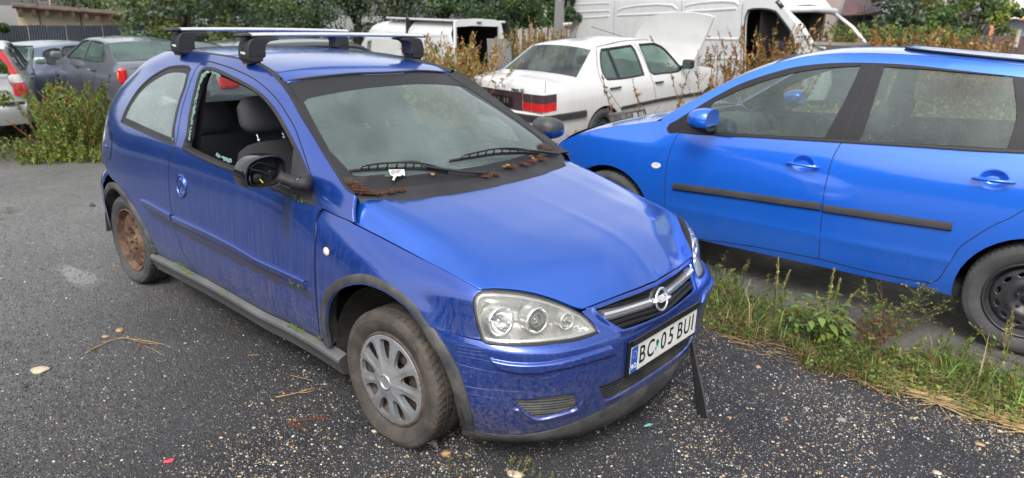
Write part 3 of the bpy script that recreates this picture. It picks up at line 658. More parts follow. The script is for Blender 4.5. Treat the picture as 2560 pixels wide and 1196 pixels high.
# ================================================================ the royal blue hatchback in front
hero = thing('blue_hatchback', 'royal blue three-door hatchback in front with roof bars, broken door window and flat tyre', 'car')
_sx = [-3.05, -2.9, -2.7, -2.49, -2.1, -1.7, -1.2, -.7, -.4, 0.0]
_sz = [.15, .30, .45, .60, .75, .90, .97, 1.10, 1.25, 1.36, 1.41]
_S = [[.60, .70, .745, .755, .755, .755, .755, .755, .75, .74],
      [.63, .725, .785, .800, .80, .80, .80, .80, .797, .79],
      [.65, .745, .80, .818, .82, .82, .82, .82, .817, .812],
      [.65, .745, .797, .817, .822, .823, .823, .82, .816, .812],
      [.635, .732, .787, .808, .813, .815, .815, .811, .80, .775],
      [.585, .690, .755, .783, .792, .795, .795, .785, .755, .70],
      [.55, .665, .735, .762, .772, .775, .775, .76, .725, .66],
      [.42, .585, .672, .702, .715, .718, .715, .69, .63, .55],
      [.2, .42, .555, .612, .640, .645, .635, .59, .50, .40],
      [0, .22, .40, .50, .560, .575, .56, .50, .40, .3],
      [-.1, .1, .28, .40, .49, .505, .49, .42, .32, .2]]
_tabS = Tab(_sx, _sz, _S)
SIDE = SideS(lambda x, z: _tabS(x, z), -1)
_pc = {.10: [(.69, 0), (.675, .2), (.63, .38), (.54, .52), (.40, .64), (.25, .71), (0, .745), (-.3, .75), (-.6, .75)],
 .20: [(.725, 0), (.713, .2), (.68, .36), (.61, .52), (.49, .65), (.33, .735), (.2, .765), (0, .78), (-.3, .785), (-.6, .785)],
 .30: [(.735, 0), (.731, .2), (.708, .36), (.65, .53), (.54, .66), (.40, .75), (.2, .79), (0, .803), (-.3, .803), (-.6, .802)],
 .40: [(.745, 0), (.743, .2), (.727, .36), (.68, .52), (.60, .63), (.50, .715), (.40, .765), (.2, .805), (0, .815), (-.3, .816), (-.6, .818)],
 .48: [(.746, 0), (.744, .2), (.730, .36), (.685, .53), (.61, .64), (.52, .715), (.40, .768), (.2, .81), (0, .818), (-.3, .82), (-.6, .822)],
 .525: [(.744, 0), (.741, .2), (.728, .36), (.682, .53), (.61, .64), (.52, .715), (.40, .768), (.2, .81), (0, .818), (-.3, .82), (-.6, .822)],
 .557: [(.735, 0), (.725, .2), (.716, .36), (.676, .52), (.608, .63), (.519, .712), (.40, .766), (.2, .81), (0, .818), (-.3, .82), (-.6, .822)],
 .58: [(.712, 0), (.702, .2), (.690, .37), (.645, .51), (.58, .62), (.50, .70), (.40, .757), (.2, .805), (0, .816), (-.3, .819), (-.6, .821)],
 .65: [(.69, 0), (.68, .2), (.635, .40), (.60, .53), (.55, .63), (.48, .70), (.40, .745), (.2, .79), (0, .808), (-.3, .815), (-.6, .817)],
 .74: [(.63, 0), (.61, .2), (.56, .40), (.52, .53), (.48, .62), (.44, .675), (.40, .71), (.2, .757), (0, .783), (-.3, .797), (-.6, .808)],
 .80: [(.52, 0), (.5, .2), (.45, .40), (.40, .53), (.36, .60), (.3, .66), (.2, .70), (0, .735), (-.3, .775), (-.6, .795)],
 .86: [(.35, 0), (.33, .2), (.25, .4), (.2, .5), (.15, .56), (.1, .62), (0, .66), (-.3, .745), (-.6, .775)]}
FCX = -.3
_th = np.radians(np.arange(0, 112.1, 4)); _rt = []
for z_ in sorted(_pc):
    Pq = np.array(_pc[z_]); Pm = np.vstack([Pq[1:][::-1]*[1, -1], Pq]); Cq = np.array(crom(Pm, 14)); a_ = np.arctan2(Cq[:, 1], Cq[:, 0]-FCX); r_ = np.hypot(Cq[:, 1], Cq[:, 0]-FCX)
    o_ = np.argsort(a_); _rt.append(np.interp(_th, a_[o_], r_[o_]))
_tabF = Tab(_th, sorted(_pc), _rt, wnat, wcr)
# mirror-symmetric at theta=0: add a reflected knot row
_th2 = np.concatenate([-_th[1:4][::-1], _th]); _rt2 = [np.concatenate([r[1:4][::-1], r]) for r in _rt]
_tabF = Tab(_th2, sorted(_pc), _rt2, wnat, wcr)
FRONT = CylS(lambda th, z: _tabF(th, z), FCX)
_cx = [-.45, -.2, 0, .2, .3, .381, .51, .606, .685, .74]; _cz = [.975, .932, .902, .868, .852, .836, .803, .749, .675, .60]
_cw = lambda x: wnat(_cx, x) @ np.array(_cz)
_ey = [0, .2, .4, .55, .62, .68, .725, .80]; _ex = [-.4, 0, .2, .4, .55, .70]
_E = [[0, 0, 0, 0, 0, 0], [.002, .002, .003, .006, .008, .010], [.006, .007, .012, .024, .048, .072], [.009, .014, .026, .05, .095, .15],
      [.011, .023, .040, .066, .125, .2], [.026, .048, .064, .085, .16, .26], [.092, .093, .09, .105, .19, .3], [.30, .20, .15, .15, .24, .4]]
_tabE = Tab(_ex, _ey, _E, wnat, wcr)
def _hood(x, y): return _cw(x)-_tabE(x, np.abs(y))
HOOD = TopS(_hood)
def _ws(x, y):
    t = np.clip((x+.2)/(-.8), -.4, 1.4); d = .13+(.29-.13)*t
    return .945-.553*(x+.2)+.018*np.sin(np.pi*np.clip(t, 0, 1))-d*y*y
WIND = TopS(_ws)
_rx = [-2.8, -2.6, -2.4, -2.1, -1.8, -1.5, -1.2, -1.0, -.85]; _rz = [1.33, 1.385, 1.415, 1.432, 1.434, 1.424, 1.398, 1.362, 1.315]
_rw = lambda x: wnat(_rx, x) @ np.array(_rz)
def _roof(x, y): return _rw(x)-.068*y*y-.13*np.abs(y)**4-.05*y*y*np.clip((x+1.12)/.1, 0, 1)
ROOF = TopS(_roof)
T = lambda s, pts, n=5, **k: trace(HERO, s, pts, n, **k)
# ---------------------------------------------------------------- outlines read from the photograph
gap_rear = [(495, 689), (480, 665), (462, 640), (446, 600), (434, 560), (427.5, 520), (422, 460), (421, 425), (422.7, 402.8), (426, 385), (438, 367.7)]
gap_up = [(438, 367.7), (444, 338.5), (449.5, 301), (458.3, 260.8), (471, 220.6), (484, 185), (492, 170), (503, 159), (520, 154.5), (546, 160.4), (596.3, 178), (646.5, 205.6), (691.6, 248), (721.8, 293.4), (736.8, 320), (759.4, 382.7), (784.5, 460.5), (804.5, 520.7)]
gap_front = [(804.5, 521.5), (796, 531), (790, 548), (787.5, 580), (786.5, 618), (786, 662), (788, 720), (793, 780), (800, 838)]
sill_door = [(495, 689), (571, 727), (656.5, 776), (721.7, 806), (770, 830), (800, 846)]
# door window opening
win = [[(462, 372), (461, 357), (467, 338.5), (473.4, 291), (483.4, 240.7), (493.5, 200.6), (499, 184)], [(499, 184), (506, 174), (521, 170.5), (546, 176.7), (596, 200.6), (646.5, 230.7), (684, 270.8), (711.7, 316), (734, 357.6), (752, 395.3), (772, 445.4), (789, 513)], [(789, 513), (746.8, 500.6), (691.6, 475.5), (598.8, 434), (546, 415.3), (462, 374)]]
qwin = [[(436.5, 358), (436.6, 320), (440.8, 300), (450.8, 255.8), (466, 210.6), (477, 174)], [(477, 174), (471, 165.4), (445.8, 163.5), (420.7, 168), (395.6, 180.5), (370.5, 198), (345.4, 223), (328, 248), (312.8, 275.8), (301.5, 306)], [(301.5, 306), (333, 321), (370.5, 338.5), (425.7, 361.4), (434, 362)]]
archf_o = [(838, 884), (827, 866), (819.5, 826), (817.6, 786), (822, 762), (832.7, 740.6), (852.8, 723), (885.4, 713), (918, 713), (955.6, 725.6), (993, 748), (1025.9, 775.8), (1044.7, 802)]
archf_o2 = [(1044.7, 802), (1063.5, 831), (1081, 858.5), (1103.6, 895), (1123.7, 940.4), (1138.8, 990.5), (1149, 1035), (1157, 1066)]
archr_o = [(391, 632), (377, 598.7), (363, 567), (341.9, 528.4), (320.8, 493.3), (297, 463.4)]
wsl = [(887, 488), (865, 473), (840, 435.5), (808, 384), (779.5, 336), (746.8, 283), (721.8, 238), (697, 199)]
# ---------------------------------------------------------------- door
door_out = join(T(SIDE, gap_rear[:-1]+gap_up[:1]), T(SIDE, gap_up), T(SIDE, gap_front), T(SIDE, sill_door[::-1]))
door_win = join(*[T(SIDE, s) for s in win]); quart_win = join(*[T(SIDE, s) for s in qwin])
def handle_dent(x, z):
    hx, hz = HND; d = np.hypot((x-hx)/.055, (z-hz)/.058); return -.016*np.clip(1-d**4, 0, 1)
HND = hit(HERO, SIDE, 453.5, 466)
DOORS = []
for mir in (False, True):
    dr = panel('door', SIDE, door_out, M['paint'], hero, holes=[door_win], sp=.018, mirror=mir, lip=.03, relief=handle_dent)
    DOORS.append(dr)
    ribbon('panel_gap', SIDE, inset(door_out, 0), [(-.0021, .0008), (.0021, .0008)], M['under'], dr, mirror=mir, closed=True, smooth=False)
    dr['label'] = 'passenger door, broken window, dirt runs' if not mir else 'far door with its window intact'
    # black window seal round the opening
    ribbon('window_seal', SIDE, inset(door_win, -.004), [(-.001, -.02), (-.001, .0025), (.006, .004), (.013, .0015), (.018, -.012), (.018, -.03)], M['trim2'], dr, mirror=mir, closed=True)
# body side: quarter panel, roof rail and windscreen pillar in one pressing
rear_edge = [('u', -2.40, 1.392), ('u', -2.58, 1.325), ('u', -2.74, 1.22), ('u', -2.87, 1.08), ('u', -2.955, .93), ('u', -3.0, .80), ('u', -3.015, .70), ('u', -3.0, .655)]
ditch = [(697, 199), (684, 186), (664, 172), (641, 161), (600, 150), (540, 139), (490, 131)]
ditchP = [np.array([-1.03, 1.338]), np.array([-1.12, 1.362]), np.array([-1.3, 1.391]), np.array([-1.6, 1.407]), np.array([-1.9, 1.409]), np.array([-2.15, 1.405]), np.array([-2.40, 1.392])]
bump_rear_top = [('u', -3.0, .655), (262, 414), (271, 436), (297, 463.4)]
apill = T(SIDE, wsl); apill = [p for p in apill if p[1] < 1.325]
body_out = join(T(SIDE, gap_rear)[::1], T(SIDE, gap_up), T(SIDE, [(804.5, 520.7), (840, 539), (872, 552), (884, 558)]), T(SIDE, [(884, 558), (882, 530), (884, 508), (887, 490)]),
                apill, crom([apill[-1]]+ditchP[1:], 5), T(SIDE, rear_edge), T(SIDE, bump_rear_top), T(SIDE, archr_o[::-1]), T(SIDE, [(391, 632), (430, 654), (495, 689)]))
for mir in (False, True):
    bs = panel('body_side', SIDE, body_out, M['paint'], hero, holes=[quart_win], sp=.02, mirror=mir, lip=.02)
    ribbon('window_seal', SIDE, inset(quart_win, -.001), [(.0, -.016), (.001, .001), (.006, .0), (.012, -.004), (.012, -.016)], M['rubber'], bs, mirror=mir, closed=True)
    qg = panel('quarter_glass', SIDE, inset(quart_win, .002), M['fogglass'], hero, sp=.04, mirror=mir, gap=0, lip=0, off=-.006)
    # ceramic border printed on the glass
    b_in = inset(quart_win, .034); ob = inset(quart_win, .004)
    panel('glass_border', SIDE, ob, M['trim2'], qg, holes=[b_in], sp=.03, mirror=mir, gap=0, lip=0, off=-.0045)
# far door keeps its glass
panel('door_glass', SIDE, inset(door_win, .006), M['glass'], DOORS[1], sp=.05, mirror=True, gap=0, lip=0, off=-.012)
# ---------------------------------------------------------------- fender
shut = [(884, 560), (938, 587), (993, 615), (1047, 643), (1101, 670), (1155, 699), (1206, 727)]
fend_out = join(T(FRONT, shut), T(FRONT, [(1206, 727), (1190, 735.6), (1182, 751), (1182, 773), (1189, 806), (1197, 832), (1203, 851)]),
                T(FRONT, [(1203, 851), (1131, 834.7), (1081, 818.4), (1044.7, 802)]), T(FRONT, archf_o[:0:-1]), T(FRONT, [(827, 866), (817, 860), (804, 850)]), T(FRONT, [(804, 850)]+[(a+3, b) for a, b in gap_front[::-1]]), T(FRONT, [(804.5, 521.5), (840, 539), (872, 552), (884, 560)]))
def arch_bulge(a, z):
    x = FCX+0*a; P = FRONT.pt(a, z); d = np.hypot(P[:, 0], P[:, 2]-.27); return .012*np.exp(-((d-.39)/.05)**2)*(P[:, 2] > .3)
for mir in (False, True):
    fn_ = panel('fender', FRONT, fend_out, M['paint'], hero, sp=.016, mirror=mir, lip=.02, relief=arch_bulge)
    c = HERO and FRONT.pt(*[np.array([v]) for v in hit(HERO, FRONT, 817, 629)])[0]
    V, F = lathe([(0.0001, -.010), (.010, -.0095), (.017, -.006), (.0195, 0), (.0195, .01)], 24); V = np.array(V)*[1.05, 1, 1.0]+c
    if mir: V = V*[1, -1, 1]
    mk('side_indicator', V, F, M['clearlens'], fn_)
    V, F = lathe([(.0193, -.003), (.0235, -.003), (.0245, .001)], 24); V = np.array(V)+c
    if mir: V = V*[1, -1, 1]
    mk('indicator_gasket', V, F, M['rubber'], fn_)
# ---------------------------------------------------------------- hood
hrear = T(HOOD, [(894, 492), (912.8, 492.5), (940, 491), (1015.6, 479.4), (1116, 464)])
hend = ('u', -.215, 0.0)
hrear_full = crom([hrear[0]]+[hrear[i] for i in range(5, len(hrear), 5)]+[np.array([-.24, -.12]), np.array([-.232, 0.0])], 4)
hfront = T(HOOD, [(1206, 723), (1235, 720.5), (1273, 722.5), (1315.5, 728), (1360.7, 739), (1398, 752), (1436, 767.5), (1458, 773)], 3)
hgr = T(HOOD, [(1458, 773), (1486, 762), (1536, 743), (1586.5, 724), (1625, 708)], 3)+[np.array([hit(HERO, HOOD, 1640.4, 703)[0], 0.0])]
hleft = T(HOOD, [(884, 559), (882.5, 530.8), (885, 508), (894, 492)], 3)
hs = T(HOOD, shut[::-1], 3)
half = hleft+hrear_full[1:]      # corner -> rear centre
front_half = hfront[::1]+hgr[1:]  # shut corner -> front centre
right = join(hs, half); fr_r = join(front_half)
outl = [np.array(p) for p in right]                      # front corner(lamp) .. rear centre
mirror_ = [p*np.array([1, -1]) for p in outl[::-1]]
fr_m = [p*np.array([1, -1]) for p in fr_r]
hood_out = join(outl, mirror_[1:], fr_m[1:], fr_r[::-1][1:])
def hood_relief(x, y):
    c = .0020*np.exp(-(np.abs(y)/.03)**2)*np.clip((x+.1)/.5, 0, 1)   # centre crease running up from the badge
    s = .0015*np.exp(-((np.abs(y)-.34-.12*(-x+.5)*.5)/.07)**2)*np.clip((.62-x)/.3, 0, 1)
    return c+s
hood = panel('hood', HOOD, hood_out, M['litpaint'], hero, sp=.02, lip=.022, relief=hood_relief)
# ---------------------------------------------------------------- roof and windscreen
yb = lambda x: SIDE.fn(x, np.interp(x, [-2.4, -2.15, -1.9, -1.6, -1.3, -1.12, -1.03], [1.392, 1.405, 1.409, 1.407, 1.391, 1.362, 1.338]))
rf = T(ROOF, [(719, 205.5), (760, 198.5), (840.7, 189.2), (900, 184.5)], 4)+[np.array([-.925, -.08]), np.array([-.92, 0])]
xs_ = np.linspace(-1.06, -2.42, 24); re_ = [np.array([x, -(yb(np.array([x]))[0]-.030)]) for x in xs_]
back = [np.array([-2.50, -.34]), np.array([-2.53, -.18]), np.array([-2.54, 0])]
roof_half = join(rf[::-1], re_[::1], crom([re_[-1]]+back, 4)[1:])
roof_out = join(roof_half, [p*np.array([1, -1]) for p in roof_half[::-1]][1:-1])
roof = panel('roof_panel', ROOF, roof_out, M['litpaint'], hero, sp=.03, lip=.012)
for sg in (-1, 1):   # black ditch strip along the roof edge and down the windscreen
    pth = np.array([[x, sg*(yb(np.array([x]))[0]-.015)] for x in np.linspace(-2.42, -1.04, 30)])
    zz = np.interp(pth[:, 0], [-2.4, -2.15, -1.9, -1.6, -1.3, -1.12, -1.03], [1.392, 1.405, 1.409, 1.407, 1.391, 1.362, 1.338])
    V = []; F = []
    for i, (p, z) in enumerate(zip(pth, zz)):
        for dy, dz in ((-.016, -.008), (-.013, .0035), (0, .005), (.013, .003), (.017, -.012)): V.append((p[0], p[1]+dy*(-sg)*-1, z+dz))
    for i in range(len(pth)-1):
        for k in range(4): F.append((i*5+k, i*5+k+1, (i+1)*5+k+1, (i+1)*5+k))
    mk('roof_ditch_strip', V, F, M['trim2'], hero)
# windscreen: outline by symmetry
wl = T(WIND, [(893, 482), (862, 452), (838, 418), (800, 352), (760, 277), (735, 228), (721, 206)], 5)
wt = T(WIND, [(721, 206), (760, 199.5), (840.7, 190.5), (900, 186)], 4)+[np.array([-.935, -.08]), np.array([-.93, 0])]
wb = [np.array([-.19, 0.0]), np.array([-.20, -.2]), np.array([-.235, -.42]), np.array([-.285, -.6]), wl[0]]
wh = join(crom(wb, 5), wl, wt)
wind_out = join(wh, [p*np.array([1, -1]) for p in wh[::-1]][1:-1])
windscreen = panel('windscreen', WIND, wind_out, M['wsglass'], hero, sp=.05, gap=0, lip=0, off=-.004)
_in = inset(wind_out, .018); yy = np.linspace(-.66, .66, 45); bot_ = []; top_ = []
def _spanx(y):
    m = []; Pn = _in
    for p, q in zip(Pn, np.roll(Pn, -1, 0)):
        if (p[1]-y)*(q[1]-y) < 0: m.append(p[0]+(q[0]-p[0])*(y-p[1])/(q[1]-p[1]))
    return (min(m), max(m)) if len(m) > 1 else None
for y in yy:
    sx_ = _spanx(y)
    if sx_ is None: continue
    xb = min(sx_[1], np.interp(abs(y), [0, .2, .42, .6, .70], [-.19, -.20, -.235, -.285, -.325])-.072-.05*(abs(y)/.66)**6); xt = max(sx_[0], -.835-.055*(y/.5)**2)
    if xb-xt > .05: bot_.append(np.array([xb, y])); top_.append(np.array([xt, y]))
wi = np.array(bot_+top_[::-1])
panel('windscreen_border', WIND, inset(wind_out, .002), M['rubber'], windscreen, holes=[wi], sp=.04, gap=0, lip=0, off=-.0025)
# pillar trims between glass and painted pillar
apo = T(SIDE, wsl, 6); A3 = SIDE.pt(*np.array(apo).T); W3 = WIND.pt(*np.array(wl).T)
def resamp(P, n):
    P = np.array(P); d = np.concatenate([[0], np.cumsum(np.linalg.norm(np.diff(P, axis=0), axis=1))]); t = np.linspace(0, d[-1], n); return np.stack([np.interp(t, d, P[:, k]) for k in range(P.shape[1])], 1)
a3, w3 = resamp(A3, 40), resamp(W3, 40)
for sg in (1, -1):
    V = []; F = []
    for a, b in zip(a3, w3):
        d = b-a; n = np.array([.35, -.75, .55]); n /= np.linalg.norm(n)
        for t, h in ((-.02, -.012), (.0, .002), (.35, .006), (.7, .004), (1.0, -.002), (1.35, -.0035)): V.append((a+d*t+n*h)*[1, sg, 1])
    for i in range(39):
        for k in range(5): F.append((i*6+k, i*6+k+1, (i+1)*6+k+1, (i+1)*6+k))
    autosmooth(mk('windscreen_pillar_trim', V, F, M['trim2'], hero), 50)
hd = WIND.pt(*np.array(join(wt, [p*np.array([1, -1]) for p in wt[::-1]][1:])).T)
mb = MB(); mb.tube([tuple(p+np.array([-.004, 0, .004])) for p in hd], .0065, 6); mb.build('windscreen_top_trim', M['trim2'], hero, smooth=True)
# cowl (scuttle) under the wipers
V = []; F = []; ys = np.linspace(-.685, .685, 41)
for y in ys:
    kk = 1-.75*max(0, (abs(y)-.55)/.135)
    xr = np.interp(abs(y), [0, .2, .42, .6, .70], [-.19, -.20, -.235, -.285, -.325]); zr = _ws(np.array([xr]), np.array([y]))[0]
    for k, (dx, dz) in enumerate(((-.10, .052), (-.03, .012), (.02, -.005), (.06, -.014), (.10, -.03), (.12, -.08))): V.append((xr+dx*(kk if k > 1 else 1), y, zr+dz))
for i in range(40):
    for k in range(5): F.append((i*6+k, i*6+k+1, (i+1)*6+k+1, (i+1)*6+k))
mk('scuttle_panel', V, F, M['trim2'], hero)
# ---------------------------------------------------------------- front bumper
K = FRONT.K
bt = T(FRONT, [(1044.7, 803), (1081, 819.5), (1131, 836), (1203, 853)], 4)
bl = T(FRONT, [(1203, 853), (1215, 860), (1260, 864.5), (1335.6, 864.5), (1385.8, 859), (1436, 853), (1473.6, 842.5), (1499, 832)], 4)
bs_ = T(FRONT, [(1499, 832), (1486, 811), (1463, 788), (1457, 778)], 3)
bg_ = T(FRONT, [(1457, 778), (1470, 772)], 3)
zt = 0.672
def ctr(p): return np.array([0.0, p[1]])
hgF = [np.array(FRONT.par(HOOD.pt(np.array([p[0]]), np.array([p[1]])))).ravel() for p in hgr]
top_c = [np.array([a, b-.006]) for a, b in hgF]; top_c[-1] = np.array([0.0, top_c[-1][1]])
lip_c = T(FRONT, [(1157, 1067), (1210, 1081), (1285, 1088), (1345, 1082), (1436, 1056), (1516, 1020), (1575, 988)], 4)
zc = .215
lipz = [p for p in lip_c]+[np.array([-.16, .205]), np.array([0, .205])]
lipz = crom([lip_c[i] for i in range(0, len(lip_c), 4)]+[np.array([.09, lip_c[-1][1]+.002]), np.array([0, lip_c[-1][1]+.003])], 4)
halfb = join(bt, bl, bs_, bg_, top_c[1:])
lowr = join(lipz[::-1], T(FRONT, archf_o2[::-1], 4))
def sym(halfpath_closed_at_0_top, lower):
    r = halfpath_closed_at_0_top+lower[::1]
    return r
right_side = halfb; Mx = np.array([-1, 1])
bump_out = join(right_side, [p*Mx for p in right_side[::-1]][1:], [p*Mx for p in lowr[::-1]][0:], lowr[1:])
# grille opening
g_in = T(FRONT, [(1487, 774), (1500, 789), (1523, 806), (1545, 820)], 3)+T(FRONT, [(1545, 820), (1554, 824), (1577, 819), (1620, 803)], 3)[1:]
gz = T(FRONT, [(1640.5, 797)])[0] if False else np.array(hit(HERO, FRONT, 1640.5, 796.5))
g_bot = g_in+[np.array([0.0, gz[1]])]
gt = [np.array([p[0], p[1]-.016]) for p in top_c[1:]]; gt = [p for p in gt if abs(p[0]) < abs(g_in[0][0])-.01]
gr_half = join(g_bot[::-1], [gt[0]] if 0 else [], gt)
gr_half = join(g_bot[::-1], gt)
grille_hole = join(gr_half, [p*Mx for p in gr_half[::-1]][:-1])
grille_hole = [p for i, p in enumerate(grille_hole) if i == 0 or np.linalg.norm(p-grille_hole[i-1]) > .002]
# lower mesh opening
lm = T(FRONT, [(1497, 968), (1512, 1002)], 3)+T(FRONT, [(1512, 1002), (1524, 1001), (1560, 982), (1600, 958)], 3)[1:]
lmz0 = lm[-1][1]; lm = [p for p in lm if p[0] > .06]+[np.array([0, lmz0])]
ltop = [np.array([0, .368]), np.array([.15, .368]), np.array([.27, .362]), lm[0]]
lm_half = join(lm[::-1], ltop[::-1][0:1], ltop[::-1][1:])
lower_hole = join(lm_half[:-1], [p*Mx for p in lm_half[::-1]][:])
lower_hole = [p for i, p in enumerate(lower_hole) if i == 0 or np.linalg.norm(p-lower_hole[i-1]) > .002]
if np.linalg.norm(lower_hole[0]-lower_hole[-1]) < .003: lower_hole.pop()
fog = join(T(FRONT, [(1280, 1000), (1330, 998), (1380, 991), (1436, 984)], 4), T(FRONT, [(1436, 984), (1441, 1000), (1444, 1023)], 3), T(FRONT, [(1444, 1023), (1385.8, 1040.8), (1345.6, 1048), (1328, 1042), (1310, 1028), (1293, 1012), (1280, 1000)], 3))
fog_m = [p*Mx for p in fog[::-1]]
def smooth01(x): x = np.clip(x, 0, 1); return x*x*(3-2*x)
fogA = np.array(fog); gA = np.array(grille_hole); lA = np.array(lower_hole)
def pdist(poly, a, b):
    return segdist(poly, np.stack([np.asarray(a), np.asarray(b)], 1))
def bump_relief(a, b):
    h = np.zeros(len(a)); aa = np.abs(a)
    d = pdist(gA, aa, b); h += .007*np.exp(-(d/.013)**4)                  # raised grille surround
    d = pdist(fogA, aa, b); h += .007*np.exp(-(d/.016)**3)*(b < .32)         # lip below the fog grille
    d = pdist(lA, aa, b); h += .008*np.exp(-(d/.013)**3)*(b < .27)
    h += -.008*smooth01(1-np.abs(b-.135-.0)/.03)*0
    return h
TOW = hit(HERO, FRONT, 1456, 943)
bumper = panel('front_bumper', FRONT, bump_out, M['bumper'], hero, holes=[grille_hole, lower_hole, fog, fog_m], sp=.0095, lip=.02, relief=bump_relief, gap=.0015)
ribbon('tow_cover_joint', FRONT, [np.array([TOW[0]+.021*math.cos(t), TOW[1]+.021*math.sin(t)]) for t in np.linspace(0, 2*math.pi, 28, endpoint=False)], [(-.0011, .0003), (.0011, .0003)], M['rubber'], bumper, closed=True)
for sc_ in (((1144, 862), (1180, 868), (1215, 872)), ((1145, 871), (1175, 877), (1205, 880)), ((1144, 879), (1190, 887), (1218, 890)), ((1146, 888), (1200, 899), (1240, 907)), ((1130, 905), (1160, 914), (1200, 923)), ((1150, 912), (1220, 928), (1265, 935)), ((1135, 922), (1165, 932)), ((1128, 940), (1150, 950), (1170, 954)), ((1132, 958), (1200, 972), (1260, 976)), ((1150, 962), (1230, 975), (1310, 980)), ((1165, 966), (1215, 975)), ((1140, 975), (1190, 988), (1240, 996)), ((1320, 977), (1345, 988)), ((1160, 856), (1200, 864)), ((1356, 946), (1385, 941), (1400, 932))): ribbon('scratch', FRONT, T(FRONT, sc_, 3), [(-.0005, .0002), (-.0004, .0005), (.0004, .0005), (.0005, .0002)], M['scratch'], bumper)
# black lip
lp = []
lipA = np.array(lipz+[p*Mx for p in lipz[::-1]][1:]); lipA = lipA[np.argsort(lipA[:, 0])]
V = []; F = []; n = 60; aa = np.linspace(lipA[0, 0], lipA[-1, 0], n); tops = np.interp(aa, lipA[:, 0], lipA[:, 1])
for a, tz in zip(aa, tops):
    e = abs(a)/abs(lipA[0, 0]); zb = .118-.0*e
    for k, (fz, off) in enumerate(((1, -.012), (1, .002), (.85, .007), (.45, .006), (.08, .001), (0, -.006), (.0, -.05))):
        z = zb+(tz-.002-zb)*fz; p = FRONT.pt(np.array([a]), np.array([z])) + FRONT.nrm(np.array([a]), np.array([z]))*off; V.append(p[0])
for i in range(n-1):
    for k in range(6): F.append((i*7+k, (i+1)*7+k, (i+1)*7+k+1, i*7+k+1))
autosmooth(mk('bumper_lip', V, F, M['trim'], hero), 40)
# bumper strips
st_top = T(FRONT, [(1222.7, 893), (1250, 900), (1285.4, 905.5), (1330, 907), (1360.7, 905), (1436, 890), (1490, 874), (1526, 863)], 5)
st_end = T(FRONT, [(1526, 863), (1536, 872), (1541, 885)], 3)
st_bot = T(FRONT, [(1541, 885), (1461, 910.4), (1385.8, 926.7), (1335.6, 934), (1285.4, 931.7), (1247.8, 922), (1230, 906), (1222.7, 893)], 4)
strip = join(st_top, st_end, st_bot)
def strip_rel(a, b):
    d = pdist(np.array(strip), np.abs(a), b); return .015*(1-(1-np.clip(d/.0095, 0, 1))**2.2)
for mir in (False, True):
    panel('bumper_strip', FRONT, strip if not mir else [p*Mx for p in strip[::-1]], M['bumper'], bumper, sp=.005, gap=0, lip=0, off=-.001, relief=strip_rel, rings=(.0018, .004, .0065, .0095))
    panel('strip_painted_shadow', FRONT, np.array(inset(strip if not mir else [p*Mx for p in strip[::-1]], .0))+np.array([0, -.0035]), M['rubber'], bumper, sp=.02, gap=0, lip=0, off=.0008)  # dark sheet painting the shadow line below the raised strip
# fog grilles: ribbed black blanks
for mir in (False, True):
    f2 = fog if not mir else fog_m
    lo, hi = np.min(f2, 0), np.max(f2, 0)
    def rib(a, b): 
        t = (b+.12*(np.abs(a)-abs(fogA[:, 0]).min())*0-lo[1])/.0125; return .0045*np.cos(2*np.pi*t)
    panel('fog_grille', FRONT, inset(f2, -.004), M['trim'], bumper, sp=.0035, gap=0, lip=0, off=-.014, relief=rib)
# lower grille: back and slats
lg = panel('lower_grille', FRONT, inset(lower_hole, -.01), M['rubber'], bumper, sp=.03, gap=0, lip=0, off=-.045)
zlo, zhi = lA[:, 1].min(), lA[:, 1].max(); nsl = 7
for i in range(nsl):
    z = zlo+.008+(zhi-zlo-.006)*i/(nsl-1)*.97
    a = np.linspace(-.33, .33, 40); P = FRONT.pt(a, np.full(40, z)); N_ = FRONT.nrm(a, np.full(40, z)); C_ = P-N_*.02
    V = []; F = []
    for p, nn in zip(C_, N_):
        for dx, dz in ((.012, .0015), (.012, -.0015), (-.02, -.0035), (-.02, .0005)): V.append(p+nn*dx+np.array([0, 0, dz]))
    m_ = (np.abs(a) < .5)
    for j in range(39):
        for k in range(4): F.append((j*4+k, j*4+(k+1) % 4, (j+1)*4+(k+1) % 4, (j+1)*4+k))
    mk('grille_slat', V, F, M['trim'], lg, smooth=False)
for y in np.linspace(-.30, .30, 13):
    mb = MB(); a = FRONT.par(np.array([[.75, y, .3]]))[0][0]; zz = np.linspace(zlo+.005, .355, 6); P = FRONT.pt(np.full(6, a), zz)-FRONT.nrm(np.full(6, a), zz)*.024; mb.tube([tuple(p) for p in P], .002, 4); mb.build('grille_upright', M['trim'], lg)
